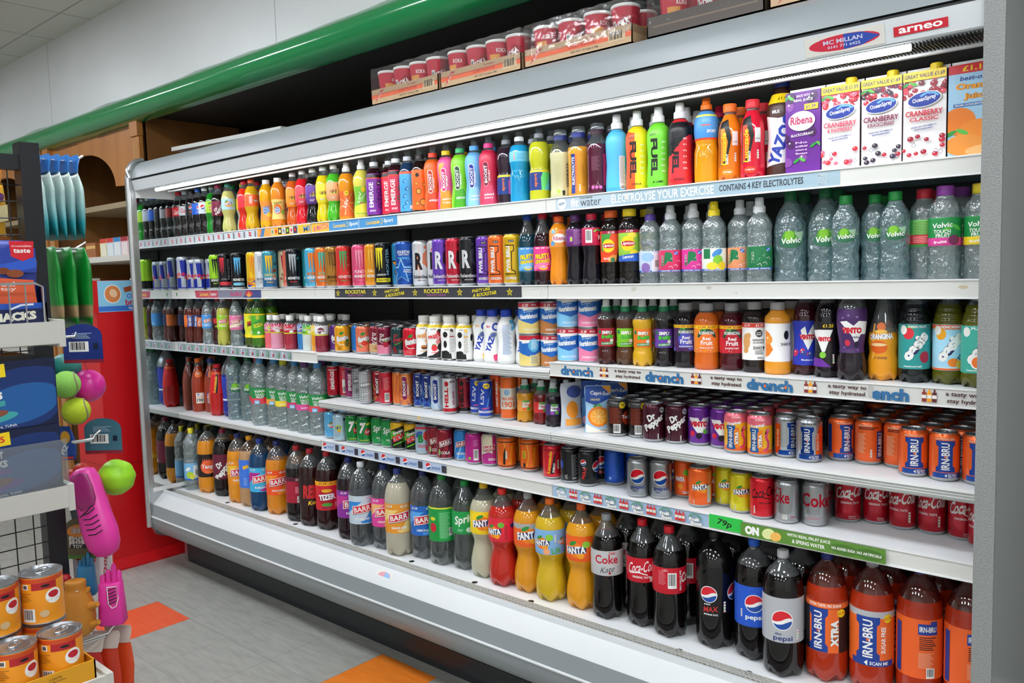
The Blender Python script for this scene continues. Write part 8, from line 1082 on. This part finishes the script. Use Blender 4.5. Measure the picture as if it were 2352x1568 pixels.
ball('cabbage_ball', (2.0, -1.158, .984), .044, noisy('lime_vinyl', '#8fd41c', '#9fe02a', 30, .4), 'lime green leafy ball toy hanging by the pink shoe', lambda a, t: 1 + .03 * abs(sin(4 * a + 3 * t)) + .02 * sin(11 * t + a))
pk = noisy('pink_vinyl', '#e0339c', '#e83aa4', 20, .38)
# pink shoe: lofted along its length, toe down
r = empty('shoe_toy', (2.035, -1.232, .918), 0, 'pink vinyl shoe dog toy hanging toe down', 'toy'); r.rotation_euler = (radians(-14), radians(-18), radians(52)); r.scale = (1.08, 1.08, 1.1); mb = MB()
secs = [((0, .004, -.105), .008, .006), ((0, .002, -.098), .024, .018), ((0, 0, -.08), .034, .026), ((0, 0, -.05), .038, .030), ((0, 0, -.02), .036, .030), ((0, .004, .01), .034, .028), ((0, .006, .045), .033, .026), ((0, .006, .075), .033, .025), ((0, .006, .094), .027, .021), ((0, .006, .102), .012, .010)]
mb.loft(secs, pk, 24, 2.3); link('shoe_body', mb.mesh('shoe_body', ang=80), r)
mb = MB(); mb.loft([((-.002, -.0225, .008), .014, .004), ((-.002, -.0225, .025), .024, .006), ((-.002, -.0215, .055), .025, .006), ((-.002, -.0195, .082), .020, .005), ((-.002, -.0175, .09), .010, .003)], M('p', '#8f1660'), 18); link('opening', mb.mesh('opening'), r)  # raised pad, its darker pink painted as the shade inside the opening
mb = MB(); lk = M('k', '#241420')
for j in range(4): mb.tube([(-.016, -.0285, -.012 - .012 * j), (0, -.0315, -.016 - .012 * j), (.016, -.0285, -.012 - .012 * j)], .0013, lk, 6)
mb.tube([(-.022, -.026, -.004), (0, -.031, .004), (.010, -.029, .012), (.014, -.0285, .004), (0, -.031, -.002), (-.014, -.029, -.002)], .0014, lk, 6); link('laces', mb.mesh('laces'), r)
# pig toy, hand toys, cone and cards
og = noisy('orange_vinyl', '#b8741f', '#c68428', 12, .5); r = empty('pig_toy', (2.048, -1.290, .626), radians(55), 'orange vinyl pig dog toy hanging upright beside the tins', 'toy'); mb = MB()
secs = [((0, 0, 0), .02, .018), ((0, 0, .01), .034, .030), ((0, 0, .04), .040, .036), ((0, 0, .075), .038, .034), ((0, -.002, .098), .032, .028), ((0, -.004, .112), .027, .023), ((0, -.004, .124), .023, .019), ((0, -.004, .128), .025, .021), ((0, -.004, .133), .023, .019), ((0, -.004, .137), .024, .02), ((0, -.004, .140), .018, .014)]
mb.loft(secs, og, 26, 2.2); link('body', mb.mesh('body', ang=80), r)
for s, z in ((1, .03), (-1, .03), (1, .075), (-1, .075)):
    q = MB(); q.tube([(s * .028, -.012, z), (s * .042, -.02, z + .003), (s * .052, -.026, z + .008)], [.011, .009, .006], og, 10); link('leg', q.mesh('leg'), r)
for s in (1, -1):
    q = MB(); q.tube([(s * .022, -.008, .108), (s * .03, -.012, .117), (s * .034, -.014, .122)], [.008, .006, .002], og, 8); link('ear', q.mesh('ear'), r)
q = MB(); q.lathe([(.003, 0), (.003, .001)], 10, lambda z, j: M('k', '#dfe6ee'), ctr=(.008, -.0245, .118)); link('eye', q.mesh('eye'), r)
def handtoy(loc, rz, col, label, s=1, grille=True):
    r = empty('glove_toy', loc, rz, label, 'toy'); mb = MB(); m = M('k', col)
    mb.loft([((0, 0, 0), .026 * s, .020 * s), ((0, 0, .003), .028 * s, .022 * s), ((0, 0, .05 * s), .026 * s, .019 * s), ((0, 0, .09 * s), .024 * s, .016 * s), ((0, 0, .094 * s), .021 * s, .013 * s)], m, 24, 4); link('body', mb.mesh('body', ang=60), r)
    for i, (x, l) in enumerate(((-.016, .02), (-.004, .031), (.008, .044), (.018, .028))):
        q = MB(); q.tube([(x * s, 0, .09 * s), (x * s, 0, (.09 + l * .8) * s), (x * s, 0, (.09 + l) * s)], [.0062 * s, .0058 * s, .003 * s], m, 10); link('finger', q.mesh('finger'), r)
    if grille:
        q = MB(); pts = [(-.002, .088), (.018, .088), (.020, .062), (.015, .044), (.006, .04), (-.001, .05), (-.002, .088)]; q.tube([(x * s, -.0205 * s, z * s) for x, z in pts], .0011, M('k', W), 6)
        for j in range(5): q.tube([(.0 * s, -.0212 * s, (.05 + .0075 * j) * s), (.016 * s, -.0212 * s, (.056 + .0075 * j) * s)], .0012, M('k', '#1f1220'), 6)
        link('grille', q.mesh('grille'), r)
    return r
handtoy((2.062, -1.214, .636), radians(50), '#e0339c', 'pink box-shaped dog toy with four prongs', 1.12); handtoy((1.99, -1.243, .70), radians(50), '#2f7fb0', 'blue fingered dog toy behind the orange pig', .8, False)
mb = MB(); mb.lathe([(.006, 0), (.012, .004), (.020, .05), (.029, .12), (.030, .13), (.026, .134)], 20, lambda z, j: M('d', '#565c62')); tag(link('grey_cone_toy', mb.mesh('cone'), None, (1.958, -1.232, .815)), 'grey tapered cone toy under the middle pet shelf', 'toy')
hang_card((1.975, -1.247, .79), .075, .105, '#5a5236', 'dark toy card with orange price flash', '#4a7a2a'); r = bpy.data.objects['hanging_card.002']; mb = MB(); art_flat(mb, E(-4, 72, 26, 16, '#d8862a', 8) + T('2.19', -2, 72, 28, 11, W) + T('GOOD', -4, 48, 44, 14, '#d8d8d0', 4) + Q(-4, 32, 40, 11, '#15120f') + T('TOY', -6, 32, 24, 8, W), ((0, -.0014, 0), (1, 0, 0), (0, 0, 1), (0, -1, 0))); link('printed_front', mb.mesh('printed_front', smooth=False), r)
hang_card((1.985, -1.225, .80), .06, .115, '#8a7860', 'brown hanging card behind the pink shoe', '#b04a34')
mb = MB(); mb.tube([(0, 0, 0), (0, .004, -.03)], .002, M('k', '#8a1020'), 8); r = ball('red_ball_toy', (2.0, -1.295, .757), .0125, M('k', '#a80f20'), 'small dark red ball toy beside the pig', None, None)
for i, (y, x) in enumerate(((-1.20, 1.93), (-1.17, 1.93), (-1.235, 1.93))):
    pack('chew_pack', x, y, .685, .028, .012, .17, '#e4e0e0', ORD[i] + ' white chew pack with red lettering below the shoe', T('Dog', 0, 60, 60, 12, '#c0202c', 90) + T('Bones', 0, 120, 60, 12, '#c0202c', 90), rz=radians(50), group='chew packs')
hook(-1.30, 2.06, .613, .08, 'chrome double hook at the lowest toys')
for i, (y, x, c) in enumerate(((-1.262, 2.035, '#b81c14'), (-1.228, 2.045, '#c8341a'), (-1.195, 2.035, '#d8481c'))):
    pouchbag('rawhide_pack', (x, y, .33), radians(40), .075, .24, .02, c, ORD[i] + ' red-orange hanging pack on the lowest hook', (), top='#c8b8b0', group='red hanging packs')
pouchbag('blue_toy_pack', (1.975, -1.262, 1.045), radians(40), .04, .085, .012, '#2450a8', 'small blue printed pack below the tennis ball', E(2, 58, 12, 16, '#d8a02a') + T('PIZ', -2, 28, 26, 12, W, 60) + Q(0, 6, 40, 8, '#c8303a'))
for i, (p, q, z) in enumerate(((1.965, -1.228, 1.008), (1.955, -1.245, .995))): ball('tomato_toy', (p, q, z), .021, M('k', '#d0341a'), ('upper', 'lower')[i] + ' orange-red tomato toy behind the pink shoe')
# cat food cartons on the middle shelf, dog tins on the low shelf
def catbox(z, label, pr, lc):
    r = empty('cat_food_carton', (2.18, -1.555, z), 0, label, 'carton'); mb = MB(); mb.box(-.08, .08, -.24, .180, 0, .139, M('p', '#101a3c')); link('carton_body', mb.mesh('carton_body', smooth=False), r)
    a = MB(); art_flat(a, E(110, 60, 110, 64, '#14306a', 10) + E(110, 50, 80, 40, '#1f5a9a', 10) + E(40, 24, 64, 12, lc, 6) + E(44, 32, 42, 9, '#8a4a34', 6) + Q(50, 120, 70, 27, '#f2d21c', 3) + T(pr, 54, 120, 42, 13, '#d8202c', 3) + T('GOOD AS IT', 40, 88, 60, 15, W, 3, 0, '#3a3f5a', .06) + T('LOOKS', 52, 70, 50, 15, W, 3, 0, '#3a3f5a', .06) + Q(64, 54, 34, 11, lc, 3) + T('SALMON, TUNA', 70, 6, 60, 6, '#d8dce4', 3), ((.08, 0, 0), (0, 1, 0), (0, 0, 1), (1, 0, 0)), clip=(-238, 178, 1, 138)); link('printed_front', a.mesh('printed_front', smooth=False), r); return r
catbox(1.0456, 'lower navy cat food carton with purple dish', '£5.25', '#6a3f9a'); catbox(1.1856, 'upper navy cat food carton with turquoise dish', '£5.25', '#3fa0a0')
mb = MB(); mb.box(2.268, 2.270, -1.795, -1.366, 1.05, 1.15, M('c', '#eef2f4')); tag(link('shelf_guard', mb.mesh('shelf_guard', smooth=False)), 'clear plastic guard along the front of the cat food shelf', 'guard')
r = empty('tin_tray', (2.5, -1.6, .7355), 0, 'yellow cardboard tray holding the front dog food tins', 'tray'); mb = MB(); ye = M('p', '#d89a1c')
for q in ((-.125, .042, -.2, -.197), (-.125, .042, .157, .16), (.039, .042, -.2, .16), (-.125, -.122, -.2, .16)): mb.box(*q, 0, .036, ye)
art_flat(mb, T('100%', 90, 26, 22, 5, '#8a6210') + LN([(80, 12), (86, 20), (92, 12), (80, 12)], 2, '#8a6210') + T('recyclable', 92, 20, 30, 4, '#8a6210'), ((.042, 0, 0), (0, 1, 0), (0, 0, 1), (1, 0, 0))); link('tray_body', mb.mesh('tray_body', smooth=False), r)
for i in range(4):
    for j in range(2):
        for lv in range(1 + (1 if j else 0)):
            x, y = 2.497 - .0785 * j, -1.483 - .0785 * i; build('pdg', (x, y, .7365 + .0965 * lv), radians(62 + (17 * i + 29 * j + 31 * lv) % 60 - 20), ORD[i] + ' orange dog food tin from fridge side, ' + ('front row' if j == 0 else 'second row ' + ('top' if lv else 'bottom')), 'dog food tins')
for i in range(4): build('pdg', (2.335, -1.483 - .0785 * i, .7365), radians(60), ORD[i] + ' orange dog food tin from fridge side, third row', 'dog food tins')
